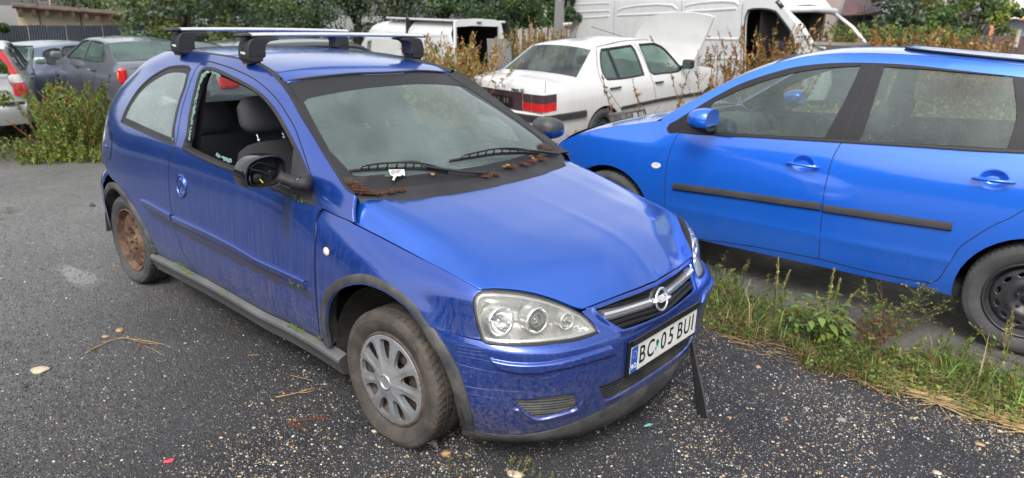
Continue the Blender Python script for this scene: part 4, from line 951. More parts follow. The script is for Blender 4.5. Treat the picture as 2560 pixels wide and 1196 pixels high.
# ---------------------------------------------------------------- upper grille
gp = panel('grille', FRONT, inset(grille_hole, -.006), M['rubber'], hero, sp=.03, gap=0, lip=0, off=-.035)
gtop = lambda a: np.interp(np.abs(a), [abs(p[0]) for p in gt[::-1]], [p[1] for p in gt[::-1]]) if gt[0][0] > gt[-1][0] else np.interp(np.abs(a), [abs(p[0]) for p in gt[::-1]], [p[1] for p in gt[::-1]])
amax = abs(g_in[0][0])*.995
def bar(name, zf, hh, dep, out, m, a0=-1, a1=1, par=gp, half=None):
    a = np.linspace(a0, a1, 50); zc_ = np.array([zf(v) for v in a]); P = FRONT.pt(a, zc_); N_ = FRONT.nrm(a, zc_); N_[:, 2] = 0; N_ /= np.linalg.norm(N_, axis=1)[:, None]
    pr = [(-dep, hh*.5), (out*.35, hh*.5), (out, hh*.30), (out*.93, -hh*.15), (out*.3, -hh*.5), (-dep, -hh*.5)]; V = []; F = []
    for p, nn in zip(P, N_):
        for dx, dz in pr: V.append(p+nn*dx+np.array([0, 0, dz]))
    k6 = len(pr)
    for j in range(49):
        for k in range(k6): F.append((j*k6+k, j*k6+(k+1) % k6, (j+1)*k6+(k+1) % k6, (j+1)*k6+k))
    F.append(tuple(range(k6))); F.append(tuple(49*k6+k for k in range(k6))[::-1])
    o = mk(name, V, F, m, par, smooth=False); bm = bmesh.new(); bm.from_mesh(o.data); bmesh.ops.recalc_face_normals(bm, faces=bm.faces); bm.to_mesh(o.data); bm.free(); return o
cl0 = hit(HERO, FRONT, 1511, 794); cl1 = hit(HERO, FRONT, 1629, 756)
zbar = lambda a: np.interp(abs(a), [0, abs(cl1[0]), abs(cl0[0])], [cl1[1]-.002, cl1[1]-.001, cl0[1]+.002])
ac = abs(cl0[0])+.006
bar('chrome_bar', zbar, .036, .03, .010, M['chrome'], -ac, ac)
for dz, hh in ((.030, .006), (-.028, .006), (.044, .005), (-.042, .005)):
    bar('grille_blade', lambda a, dz=dz: zbar(a)+dz, hh, .03, -.006, M['blk'], -ac*(.93 if dz > 0 else .86), ac*(.93 if dz > 0 else .86))
# emblem: ring and lightning bolt
er = np.array([.722, 0, .600]); tilt = R(-12)
V = []; F = []; n = 48; mr_, tr_ = .044, .0058
for i in range(n):
    t = 2*math.pi*i/n
    for k in range(8):
        s = 2*math.pi*k/8; rr = mr_+tr_*math.cos(s); V.append((tr_*.8*math.sin(s), rr*math.cos(t), rr*math.sin(t)))
for i in range(n):
    for k in range(8): F.append((i*8+k, ((i+1) % n)*8+k, ((i+1) % n)*8+(k+1) % 8, i*8+(k+1) % 8))
Me = Matrix.Translation(Vector(er)) @ Matrix.Rotation(tilt, 4, 'Y')
em = mk('emblem_ring', [Me @ Vector(v) for v in V], F, M['chrome'], gp)
# bolt outline (y, z)
bolt = [(-.060, .004), (.004, .004), (-.016, -.020), (-.008, -.0205), (.060, .0), (.060, .006), (-.002, .006), (.016, .024), (.006, .024)]
bolt = [(-.060, .002), (-.050, .0085), (.017, .0085), (.006, -.002), (.060, -.002), (.050, -.0085), (-.017, -.0085), (-.006, .002)]
V = [Me @ Vector((.010, y, z)) for y, z in bolt]+[Me @ Vector((-.004, y*1.05, z*1.1)) for y, z in bolt]; n = len(bolt)
o = mk('emblem_bolt', V, [tuple(range(n)), tuple(range(n, 2*n))[::-1]]+[(i, n+i, n+(i+1) % n, (i+1) % n) for i in range(n)], M['boltsil'], em, smooth=False)
V, F = lathe([(.0001, -.012), (.040, -.012), (.052, -.018), (.056, -.03)], 32, axis='x'); mk('emblem_mount', [Me @ Vector(v) for v in V], F, M['blk'], em)
# ---------------------------------------------------------------- number plate
pz, ph_, pw_ = .381, .108, .26; px0 = .7535
plh = MB(); zc = pz+ph_/2
plate = MB().box((px0-.004, 0, zc+.006), (.012, .548, .152), bev=.004).build('number_plate', M['gloss'], bumper)
MB().box((px0+.006, 0, pz+ph_+.022), (.012, .53, .026), bev=.004).build('plate_holder', M['gloss'], plate)
pl = MB().box((px0+.003, 0, zc), (.002, pw_*2, ph_), bev=.0005).build('plate_face', M['plate'], plate)
MB().box((px0+.0046, -pw_+.022, zc), (.0012, .044, ph_-.004)).build('plate_band', M['plateblue'], plate)
PM = Matrix(((0, 0, 1, px0+.0048), (1, 0, 0, 0), (0, 1, 0, 0), (0, 0, 0, 1)))   # text x -> +y, text y -> +z
def ptxt(nm, s, y, z, size, m, bold=0.0, sx=1.0, dx=0.0): return text_mesh(nm, s, size, m, plate, Matrix.Translation((px0+.0045+dx, y, z)) @ Matrix(((0, 0, 1, 0), (1, 0, 0, 0), (0, 1, 0, 0), (0, 0, 0, 1))), .0006, bold, sx)
ptxt('plate_letter', 'B', -.180, zc, .104, M['plateblk'], .0007, .84); ptxt('plate_letter', 'C', -.117, zc, .104, M['plateblk'], .0007, .78)
ptxt('plate_digit', '0', -.018, zc, .104, M['plateblk'], .0007, .84); ptxt('plate_digit', '5', .043, zc, .104, M['plateblk'], .0007, .84)
ptxt('plate_letter', 'B', .117, zc, .104, M['plateblk'], .0007, .84); ptxt('plate_letter', 'U', .179, zc, .104, M['plateblk'], .0007, .80); ptxt('plate_letter', 'I', .228, zc, .104, M['plateblk'], .0007, .9)
ptxt('plate_country_code', 'RO', -pw_+.022, pz+.026, .030, M['wtext'], .0004, .85, .0008)
stv = MB()
for k in range(12):
    t = 2*math.pi*k/12; cy, cz = -pw_+.022+.0135*math.cos(t), pz+.076+.0135*math.sin(t)
    pts = [(px0+.0055, cy+(.0026 if j % 2 == 0 else .0011)*math.sin(math.pi*j/5), cz+(.0026 if j % 2 == 0 else .0011)*math.cos(math.pi*j/5)) for j in range(10)]
    stv.add(pts+[(px0+.0055, cy, cz)], [(10, j, (j+1) % 10) for j in range(10)])
stv.build('plate_star', M['star'], plate)
g_ = MB(); b_ = MB()
for q in range(26):
    y, z = -.066+random.gauss(0, .006), zc+.010+random.gauss(0, .009); g_.box((px0+.0046, y, z), (.001, .005+.004*random.random(), .005), Matrix.Rotation(random.random()*3, 3, 'X'))
for q in range(8):
    y, z = -.078+random.gauss(0, .003), zc-.008+random.gauss(0, .005); b_.box((px0+.0048, y, z), (.001, .006, .004), Matrix.Rotation(random.random()*3, 3, 'X'))
g_.build('plate_stamp', M['green'], plate); b_.build('plate_stamp', M['bluest'], plate)
# ---------------------------------------------------------------- headlights
lamp = join(T(FRONT, [(1205, 725.6), (1235, 724.3), (1273, 726.8), (1315.5, 733), (1360.7, 744.4), (1398, 758), (1436, 774.5), (1461, 789), (1484, 811), (1498, 830)], 4),
            T(FRONT, [(1498, 830), (1473.6, 840), (1436, 850), (1385.8, 856.5), (1335.6, 861.5), (1260, 861.5), (1215, 857)], 4), T(FRONT, [(1215, 857), (1207, 852), (1202.6, 846), (1190, 805.9), (1183, 773), (1183, 751), (1190, 735.6), (1205, 725.6)], 4))
def place_on(par, pos, nrm_, mir):
    pass
for mir in (False, True):
    lo_ = lamp if not mir else [p*Mx for p in lamp[::-1]]
    hl = panel('headlight', FRONT, inset(lo_, -.001), M['rubber'], hero, holes=[inset(lo_, .006)], sp=.02, gap=0, lip=.03, off=-.002)
    hl['label'] = 'headlight with clear lens on the near side' if not mir else 'headlight on the far side, seen edge on'
    bowl = inset(lo_, .002)
    def deep(a, b):
        d = segdist(np.array(bowl), np.stack([a, b], 1)); return -.045*smooth01(d/.05)-.006*np.cos(np.abs(a)*55)*smooth01(d/.03)*0
    panel('lamp_housing', FRONT, bowl, M['lampin'], hl, sp=.008, gap=0, lip=0, off=-.010, relief=deep)
    panel('lamp_rim', FRONT, inset(lo_, .005), M['lampin'], hl, holes=[inset(lo_, .013)], sp=.01, gap=0, lip=.012, off=-.006)
    def lrel(a, b):
        d = segdist(np.array(lo_), np.stack([a, b], 1)); return .006*smooth01(d/.03)
    for (px, py, rad, dp, kind) in ((1253, 808, .049, .052, 0), (1349, 802, .043, .050, 1), (1424, 804, .029, .042, 2)):
        q = hit(HERO, FRONT, px, py); q = np.array([q[0]*(-1 if mir else 1), q[1]]); P = FRONT.pt(q[:1], q[1:])[0]; nn = FRONT.nrm(q[:1], q[1:])[0]
        fwd = np.array([1.0, (.22 if mir else -.22), 0.05]); fwd /= np.linalg.norm(fwd); P = P-nn*.014-fwd*.002
        Mo = Vector(fwd).to_track_quat('X', 'Z').to_matrix().to_4x4(); Mo.translation = Vector(P)
        # projecting sleeve, bright ring, parabolic bowl
        V, F = lathe([(rad*1.12, -dp), (rad*1.10, -.012), (rad*1.08, -.002), (rad*1.0, .0), (rad*.95, -.002)], 32, axis='x'); sl = mk('lamp_sleeve', [Mo @ Vector(v) for v in V], F, M['lampin'], hl)
        prof = [(rad*.95, -.002), (rad*.93, -.006), (rad*.82, -.020), (rad*.60, -.034), (rad*.35, -.042), (rad*.15, -.045), (.0001, -.046)]
        V, F = lathe(prof, 32, axis='x'); mk('reflector_bowl', [Mo @ Vector(v) for v in V], F, M['refl'], hl)
        V, F = lathe([(rad*1.10, -.008), (rad*1.14, .001), (rad*1.06, .005), (rad*.96, .001), (rad*.94, -.006)], 32, axis='x'); mk('lamp_ring', [Mo @ Vector(v) for v in V], F, M['chrome'], hl)
        if kind == 1:
            V, F = lathe([(rad*.62, -.030), (rad*.66, -.006), (rad*.60, .0), (rad*.50, -.004)], 28, axis='x'); mk('inner_ring', [Mo @ Vector(v) for v in V], F, M['rimgrey'], hl)
        V, F = lathe([(.0001, -.012), (.006, -.014), (.008, -.022), (.008, -.044)], 14, axis='x'); mk('lamp_bulb', [Mo @ Vector(v) for v in V], F, M['chrome'] if kind < 2 else M['clearlens'], hl)
    panel('lamp_lens', FRONT, inset(lo_, .004), M['lens'], hl, sp=.02, gap=0, lip=0, off=-.001, relief=lrel)
# ---------------------------------------------------------------- arches, sills, mouldings
def flare(name, surf, path, wid, m, mir, proud=.012, deep=.07):
    pr = [(-.001, -.006), (-.001, proud*.6), (wid*.15, proud), (wid*.8, proud), (wid, proud*.5), (wid, -deep)]
    return ribbon(name, surf, path, pr, m, hero, mirror=mir)
af = T(FRONT, archf_o[1:], 4)+T(FRONT, archf_o2, 4)[1:]
full_r = T(SIDE, archr_o, 4)
cR = np.array([-2.491, .275]); r0 = np.linalg.norm(full_r[-1]-cR); a0 = math.atan2(full_r[-1][1]-cR[1], full_r[-1][0]-cR[0])
ex_ = [cR+np.array([(r0+(.355-r0)*t)*math.cos(a0+t*(R(197)-a0)), (r0+(.355-r0)*t)*math.sin(a0+t*(R(197)-a0))]) for t in np.linspace(.06, 1, 22)]
full_r = full_r+ex_
for mir in (False, True):
    pr = lambda wd, s=-1: [(s*.0, -.008), (s*0, .008), (s*wd*.2, .013), (s*wd*.8, .012), (s*wd, .006), (s*wd, -.075)]
    ribbon('arch_trim', FRONT, af, pr(.042), M['trim'], hero, mirror=mir)
    ribbon('arch_trim', SIDE, full_r, [(-c, h) for c, h in pr(.040)], M['trim'], hero, mirror=mir)
    # sill cover
    stp = T(SIDE, [(385, 634), (430, 656), (503.5, 692.5), (571, 729), (656.5, 779), (721.7, 810), (794.5, 851), (842, 882), (858, 893)], 5)
    ribbon('sill_trim', SIDE, stp, [(.003, -.02), (.002, .013), (-.004, .026), (-.016, .030), (-.022, .026), (-.088, .020), (-.098, .008), (-.10, -.06)], M['sill'], hero, mirror=mir)
    # painted side mouldings with dark joint between door and rear panel
    md = T(SIDE, [(434, 539.5), (521, 578.9), (598.8, 619), (646.5, 647), (721.7, 681), (766, 701.8)], 5); mr2 = T(SIDE, [(357, 497.5), (395, 516.5), (429.5, 536)], 5)
    prm = [(0.001, -.004), (.0005, .011), (-.0035, .0150), (-.007, .0135), (-.030, .0115), (-.038, .006), (-.040, -.004)]
    ribbon('door_moulding', SIDE, md, prm, M['paint'], DOORS[mir], mirror=mir)
    ribbon('side_moulding', SIDE, mr2, prm, M['paint'], hero, mirror=mir)
# round door handle
for mir in (False, True):
    c = SIDE.pt(np.array([HND[0]]), np.array([HND[1]]))[0]; nn = SIDE.nrm(np.array([HND[0]]), np.array([HND[1]]))[0]
    Mo = Vector(-nn).to_track_quat('Y', 'Z').to_matrix().to_4x4(); Mo.translation = Vector(c)
    def put(nm, prof, m, half=None, sc=(1, 1, 1), n=32, par=None, a0=0, a1=2*math.pi):
        V, F = lathe(prof, n, a0, a1); V = [Mo @ Vector((v[0]*sc[0], v[1]*sc[1], v[2]*sc[2])) for v in V]
        if mir: V = [Vector((v[0], -v[1], v[2])) for v in V]
        return orient(mk(nm, V, F, m, par or DOORS[mir]), tuple((Vector(c)-Vector(nn)*.3)*1 if not mir else Vector(((Vector(c)-Vector(nn)*.3).x, -(Vector(c)-Vector(nn)*.3).y, (Vector(c)-Vector(nn)*.3).z))))
    hn = put('door_handle', [(.0605, .004), (.060, -.004), (.055, -.0065), (.049, -.003), (.048, .006)], M['paint'], sc=(.92, 1, 1))
    put('handle_cup', [(.0001, .016), (.03, .015), (.049, .002)], M['paint'], sc=(.92, 1, 1), par=hn) if False else None
    put('handle_flap', [(.0001, -.010), (.02, -.0095), (.04, -.006), (.047, -.002), (.047, .008)], M['paint'], sc=(.92, 1, 1), a0=R(8), a1=R(172), n=24)
    V = [(-.043, -.004, .004), (.043, -.004, .004), (.043, .010, -.002), (-.043, .010, -.002), (-.043, -.010, .012), (.043, -.010, .012)]
    V = [Mo @ Vector(v) for v in V]
    if mir: V = [Vector((v[0], -v[1], v[2])) for v in V]
    mk('handle_edge', V, [(0, 1, 2, 3), (4, 5, 1, 0)], M['paint'], DOORS[mir], smooth=False)
# fuel flap
fc = hit(HERO, SIDE, 272, 364); V = []; F = []; c = SIDE.pt(np.array([fc[0]]), np.array([fc[1]]))[0]
th_ = np.linspace(0, 2*np.pi, 40, endpoint=False); ring = np.stack([fc[0]+.068*np.cos(th_), fc[1]+.085*np.sin(th_)], 1)
ribbon('fuel_flap_gap', SIDE, ring, [(-.0022, .0006), (.0022, .0006)], M['rubber'], hero, closed=True)
panel('fuel_flap', SIDE, ring*1.0, M['paint'], hero, sp=.02, gap=.004, lip=0, off=.0022)
pp = SIDE.pt(np.array([fc[0]-.035]), np.array([fc[1]-.012]))[0]
MB().box((pp[0], pp[1]-.004, pp[2]), (.05, .012, .018), bev=.004).build('rear_side_knob', M['paint'], hero)
# ---------------------------------------------------------------- wheels
def tyre_mesh(Rt, Rr, wd, flat=0.0, zc=.28, groove=True, n=240, bulge=.012):
    """axis along y, outer face at -wd/2; zc: hub height, flattened where it meets the ground"""
    h = wd/2; pf = [(Rr-.012, -h*.62), (Rr+.003, -h*.80), (Rr+.016, -h*.93), (Rr+.016+(Rt-Rr)*.28, -h*1.02), (Rr+(Rt-Rr)*.55, -h*1.03), (Rr+(Rt-Rr)*.551, -h*1.045), (Rr+(Rt-Rr)*.62, -h*1.045), (Rr+(Rt-Rr)*.621, -h*1.03), (Rt-.022, -h*.99), (Rt-.010, -h*.93), (Rt-.004, -h*.85),
          (Rt-.001, -h*.72), (Rt-.001, -h*.50), (Rt-.009, -h*.49), (Rt-.009, -h*.42), (Rt, -h*.41), (Rt, -h*.08), (Rt-.009, -h*.07), (Rt-.009, h*.07), (Rt, h*.08), (Rt, h*.41), (Rt-.009, h*.42), (Rt-.009, h*.49), (Rt-.001, h*.5), (Rt-.001, h*.72), (Rt-.01, h*.93), (Rr+(Rt-Rr)*.5, h*1.03), (Rr, h*.8)]
    V, F = lathe(pf, n); V = [list(v) for v in V]; m = len(pf)
    if groove:
        for i in range(m):
            r, y = pf[i]
            if r > Rt-.012:
                for k in range(n):
                    ph = (k+int((y+h)*160)) % 4
                    if ph == 0 and abs(y) > h*.45 or (ph == 2 and abs(y) < h*.30):
                        v = V[i*n+k]; s = (math.hypot(v[0], v[2])-.005)/math.hypot(v[0], v[2]); v[0] *= s; v[2] *= s
    for v in V:
        z = v[2]+zc
        d = .035-z
        if z < .10 and flat:
            t = max(0, 1-z/.10); v[1] += (-1 if v[1] < 0 else 1)*bulge*math.sin(min(1, t)*math.pi*.75)*(1 if abs(v[1]) > h*.5 else .3)
        if z < .002: v[2] = .002-zc+(z-.002)*.01
    return V, F
def mirrorY(V): return [(v[0], -v[1], v[2]) for v in V]
def disc_holes(rad, holes, yfun, sp=.006, n=72):
    c = [np.array([rad*math.cos(t), rad*math.sin(t)]) for t in np.linspace(0, 2*math.pi, n, endpoint=False)]
    vo, F = tri(c, holes, sp); V = [(p[0], yfun(math.hypot(*p), math.atan2(p[1], p[0])), p[1]) for p in vo]; return V, F.tolist()
def add_edges(V, F, depth):
    """turn open borders inwards (+y)"""
    cnt = {}
    for f in F:
        for i in range(len(f)): e = (f[i], f[(i+1) % len(f)]); cnt[e] = 1
    bd = [e for e in cnt if (e[1], e[0]) not in cnt]; mp_ = {}
    V = list(V); F = [tuple(f) for f in F]
    for e in bd:
        for v in e:
            if v not in mp_: mp_[v] = len(V); V.append((V[v][0]*.995, V[v][1]+depth, V[v][2]*.995))
    for a, b in bd: F.append((b, a, mp_[a], mp_[b]))
    return V, F
def wheel(root, x, y, zc, Rt, side, kind, flat, tm, name_label, rim_r=.19, wd=.178, spin=0.0, steer=0.0):
    """side -1: outer face towards -y"""
    wh = bpy.data.objects.new('wheel', None); COL.objects.link(wh); wh.parent = root; wh.location = (x, y, zc); wh.rotation_euler = (0, 0, steer); wh['label'] = name_label
    fl = (lambda V: V) if side < 0 else mirrorY
    V, F = tyre_mesh(Rt, rim_r, wd, flat, zc); ty = mk('tyre', fl(V), F if side < 0 else [f[::-1] for f in F], tm, wh); autosmooth(ty, 38)
    h = wd/2
    rm = {'cap': M['rustdk'], 'rust': M['rust'], 'steel': M['steel']}[kind]
    pr = [(rim_r+.004, -h*.80), (rim_r+.002, -h*.90), (rim_r-.006, -h*.91), (rim_r-.010, -h*.78), (rim_r-.018, -h*.55), (rim_r-.032, -h*.30), (rim_r-.034, h*.2), (rim_r-.02, h*.6), (rim_r+.003, h*.8)]
    V, F = lathe(pr, 64); mk('rim', fl(V), F, rm, wh)
    # wheel disc with ring of holes
    nh = 14 if kind == 'rust' else (12 if kind == 'steel' else 14); hs = []; rh = rim_r-.062
    for k in range(nh):
        a = 2*math.pi*k/nh+spin; cx, cz = rh*math.cos(a), rh*math.sin(a); w_, l_ = (.0125, .0195) if kind == 'rust' else (.010, .019); Hh = []
        for j in range(14):
            t = 2*math.pi*j/14
            if kind == 'steel': dx, dz = w_*math.cos(t), l_*math.sin(t)
            else: dx, dz = l_*math.cos(t), w_*math.sin(t)
            Hh.append(np.array([cx+dx*math.cos(a)-dz*math.sin(a), cz+dx*math.sin(a)+dz*math.cos(a)]))
        hs.append(Hh)
    nb = 4 if kind != 'steel' else 5
    ds = {'rust': .58, 'steel': .50, 'cap': .30}[kind]
    def yf(r, a):
        t = r/(rim_r-.03)
        return -h*ds-.016*math.exp(-((r-.085)/.028)**2)+.012*math.exp(-(r/.06)**4)-.02*math.exp(-(r/.028)**6)-(.006*math.exp(-((r-rh)/.02)**2))+.02*max(0, t-.9)*10*.3
    V, F = disc_holes(rim_r-.031, hs, yf, .008); V, F = add_edges(V, F, .008); mk('wheel_disc', fl(V), F, rm if kind != 'cap' else M['rustdk'], wh)
    for k in range(nb):
        bm_ = MB()
        a = 2*math.pi*k/nb+.4; c = (.05*math.cos(a), -h*ds-.006, .05*math.sin(a)); bm_.tube([(c[0], c[1]+.012, c[2]), (c[0], c[1]-.010, c[2]), (c[0], c[1]-.014, c[2])], [.009, .009, .005], 6)
        o = bm_.build('wheel_bolt', rm, wh)
        if side > 0:
            for v in o.data.vertices: v.co.y *= -1
    V, F = lathe([(.0001, h*.2), (.13, h*.2)], 32); mk('brake_drum', fl(V), F, M['under'], wh)
    if kind == 'cap':
        cr = .196; hs = []; nw = 9
        for k in range(nw):
            a = 2*math.pi*k/nw+R(90)+R(8); Hh = []
            pts = [(.085, -.012), (.150, -.032), (.166, -.028), (.170, 0.0), (.164, .026), (.146, .027), (.085, .008)]
            for (rr, tt) in crom([np.array(p) for p in pts], 3, closed=True):
                Hh.append(np.array([rr*math.cos(a)-tt*math.sin(a), rr*math.sin(a)+tt*math.cos(a)]))
            hs.append(Hh)
        def yc(r, a):
            k = ((a-R(98))/(2*math.pi/nw)) % 1.0; sp_ = min(k, 1-k)   # 0 at window centre, .5 mid-spoke
            return -h*.92-.010*math.cos(min(1, r/cr)*1.4)-.012*math.exp(-(r/.07)**4)*1+(.010 if r > cr-.012 else 0)-.006*math.exp(-((sp_-.5)/.10)**2)*math.exp(-((r-.11)/.05)**2)+.009*math.exp(-((r-cr+.018)/.004)**2)*0
        V, F = disc_holes(cr, hs, yc, .0055, 96); V, F = add_edges(V, F, .018); hc = mk('hub_cap', fl(V), F, M['cap'], wh)
        autosmooth(hc, 50)
        V, F = lathe([(.0305, -h*.92-.018), (.033, -h*.92-.026), (.029, -h*.92-.028), (.025, -h*.92-.022)], 40); mk('cap_ring', fl(V), F, M['capc'], hc)
        V, F = lathe([(.0001, -h*.92-.023), (.025, -h*.92-.0225)], 40); mk('cap_centre', fl(V), F, M['cap'], hc)
    return wh
wheel(hero, 0.0, -.716, .274, .284, -1, 'cap', 1, M['tyre'], 'flat front tyre with dusty silver hub cap', rim_r=.192, spin=.2, wd=.166)
wheel(hero, -2.491, -.700, .264, .278, -1, 'rust', 1, M['tyre2'], 'rear wheel with rusty bare steel rim', rim_r=.194)
wheel(hero, 0.0, .712, .274, .286, 1, 'cap', 1, M['tyre'], 'far front wheel'); wheel(hero, -2.491, .700, .264, .278, 1, 'rust', 1, M['tyre2'], 'far rear wheel')
# wheel housings, underbody and engine bay block
for sg in (-1, 1):
    for wx, wz, rr, yo in ((0, .275, .375, .775), (-2.491, .27, .345, .79)):
        V = []; F = []; n = 28
        for i in range(n+1):
            a = R(-8 if wx == 0 else 4)+R(196 if wx == 0 else 180)*i/n
            for yy_ in (yo, .50): V.append((wx+rr*math.cos(a), sg*yy_, wz+rr*math.sin(a)))
        for i in range(n): F.append((i*2, i*2+1, i*2+3, i*2+2))
        V.append((wx, sg*.50, wz)); c = len(V)-1
        for i in range(n): F.append((i*2+1, c, i*2+3))
        mk('wheel_housing', V, F, M['well'], hero)
MB().box((-1.25, 0, .20), (2.0, 1.46, .06)).box((-2.72, 0, .35), (.5, 1.2, .3)).box((.25, 0, .40), (.72, .92, .42)).box((-1.1, 0, .13), (3.2, .12, .08)).build('underbody', M['under'], hero)['kind'] = 'stuff'
# ---------------------------------------------------------------- tailgate, rear bumper, rear glass
re3 = SIDE.pt(*np.array(T(SIDE, rear_edge, 4)).T)[::-1]      # bottom .. top
def endcap(name, A, b0, b1, m, bul=.05, off=0.0, n=16):
    idx = [i for i in range(len(A)) if b0 <= A[i][2] <= b1]; V = []; F = []
    for i in idx:
        p = A[i]
        for k in range(n+1):
            u = -1+2*k/n; V.append((p[0]-bul*(1-u*u)-off, p[1]*-u, p[2]))
    for i in range(len(idx)-1):
        for k in range(n): F.append((i*(n+1)+k, i*(n+1)+k+1, (i+1)*(n+1)+k+1, (i+1)*(n+1)+k))
    return orient(mk(name, V, F, m, hero), (-2.0, 0, .8))
endcap('tailgate', re3, .6, 1.02, M['paint']); endcap('rear_window', re3, .98, 1.35, M['glass']); endcap('tailgate_top', re3, 1.32, 1.5, M['litpaint'])
V = []; F = []; rows = [(.18, .0), (.30, .03), (.46, .045), (.58, .04), (.63, .015), (.655, -.005)]
pl_ = [(-2.72, -.80), (-2.80, -.785), (-2.90, -.745), (-2.985, -.66), (-3.04, -.5), (-3.07, -.25), (-3.08, 0)]; pl_ = crom(pl_, 5); pl_ = pl_+[p*[1, -1] for p in pl_[::-1]][1:]
for z, o_ in rows:
    for i, p in enumerate(pl_):
        d = np.array([p[0]+2.3, p[1]]); d /= np.linalg.norm(d); q = p+d*(o_-.03); V.append((q[0], q[1], z))
n = len(pl_)
for r_ in range(len(rows)-1):
    for i in range(n-1): F.append((r_*n+i, r_*n+i+1, (r_+1)*n+i+1, (r_+1)*n+i))
orient(mk('rear_bumper', V, F, M['bumper'], hero), (-2.3, 0, .4))
# ---------------------------------------------------------------- inside
def cushion(name, prof, w_, m, par, loc, rx=0, seg=10, rz=0):
    """prof: closed outline in x,z ; w_: width; rounded along y"""
    P = crom([np.array(p) for p in prof], 4, closed=True); n = len(P); c = np.mean(P, 0); V = []; F = []
    for i in range(seg+1):
        u = -1+2*i/seg; s = (1-abs(u)**4*.30) if abs(u) < .99 else .55
        for p in P: q = c+(p-c)*s; V.append((q[0], u*w_/2, q[1]))
    for i in range(seg):
        for k in range(n): F.append((i*n+k, i*n+(k+1) % n, (i+1)*n+(k+1) % n, (i+1)*n+k))
    F.append(tuple(range(n))); F.append(tuple(seg*n+k for k in range(n))[::-1])
    Mo = Matrix.Translation(loc) @ Matrix.Rotation(rz, 4, 'Z') @ Matrix.Rotation(rx, 4, 'Y'); o = mk(name, [Mo @ Vector(v) for v in V], F, m, par)
    bm = bmesh.new(); bm.from_mesh(o.data); bmesh.ops.recalc_face_normals(bm, faces=bm.faces); bm.to_mesh(o.data); bm.free(); return o
def seat(par, x, y, z0, head=True, w_=.50, hh=.60, hw=.27, hz=0.0):
    sb = cushion('seat_back', [(-.06, 0), (-.05, .3), (-.035, hh-.04), (.0, hh), (.045, hh-.03), (.075, .3), (.09, .05), (.03, -.02)], w_, M['fabric'], par, (x, y, z0), R(-22))
    cushion('seat_cushion', [(-.05, -.07), (-.06, .05), (.2, .06), (.46, .10), (.50, .05), (.46, -.05)], w_, M['fabric'], par, (x, y, z0), 0)
    if head:
        a = R(-22); hx = x-math.sin(-a)*(hh+.115+hz); hzv = z0+math.cos(a)*(hh+.115+hz)
        hr = cushion('headrest', [(-.045, -.09), (-.055, 0), (-.04, .085), (0, .10), (.045, .07), (.05, -.05), (.02, -.095)], hw, M['fabric2'], sb, (hx, y, hzv), R(-14))
        b = MB()
        for s in (-1, 1): b.tube([(hx+.0, y+s*.075, hzv-.06), (hx+.05, y+s*.075, hzv-.15)], .004, 8).tube([(hx+.033, y+s*.075, hzv-.122), (hx+.04, y+s*.075, hzv-.133)], .009, 10)
        b.build('headrest_post', M['chrome'], hr, smooth=True)
    return sb
seat(hero, -1.24, -.36, .40, hh=.62, hz=0.03, w_=.52, hw=.29); seat(hero, -1.24, .36, .40, hh=.62, hz=0.03, w_=.52, hw=.29)
for yy_ in (-.36, .36): seat(hero, -1.93, yy_, .46, hh=.50, w_=.60, hz=-.02, hw=.25)
MB().box((-1.3, 0, .30), (1.9, 1.34, .04)).box((-2.55, 0, .62), (.75, 1.2, .04)).build('cabin_floor', M['cabin'], hero)
V = []; F = []   # headliner: follows the roof below it
xs_h = np.linspace(-2.42, -.98, 14); ys_h = np.linspace(-.47, .47, 11)
for x in xs_h:
    for y in ys_h: V.append((x, y, _roof(np.array([x]), np.array([y]))[0]-.035))
for i in range(13):
    for j in range(10): F.append((i*11+j, (i+1)*11+j, (i+1)*11+j+1, i*11+j+1))
mk('headliner', V, F, M['liner'], hero)
cushion('dashboard', [(-.72, .62), (-.74, .80), (-.66, .93), (-.5, .945), (-.30, .90), (-.22, .80), (-.3, .5), (-.6, .45)], 1.34, M['cabin'], hero, (0, 0, 0), 0, 16)
cushion('instrument_hood', [(-.72, .90), (-.70, .97), (-.60, .985), (-.45, .93), (-.6, .88)], .36, M['cabin'], hero, (0, .36, 0))
swm = Matrix.Translation((-.86, .36, .90)) @ Matrix.Rotation(R(-62), 4, 'Y'); V = []; F = []
for i in range(40):
    t = 2*math.pi*i/40
    for k in range(8): s = 2*math.pi*k/8; V.append(swm @ Vector(((.185+.015*math.cos(s))*math.cos(t), (.185+.015*math.cos(s))*math.sin(t), .015*math.sin(s))))
for i in range(40):
    for k in range(8): F.append((i*8+k, ((i+1) % 40)*8+k, ((i+1) % 40)*8+(k+1) % 8, i*8+(k+1) % 8))
sw_ = mk('steering_wheel', V, F, M['cabin'], hero)
b = MB(); b.box((0, 0, 0), (.12, .14, .04)).box((0, .1, 0), (.05, .16, .02)).box((0, -.1, 0), (.05, .16, .02)); o = b.build('steering_boss', M['cabin'], sw_); o.matrix_local = swm
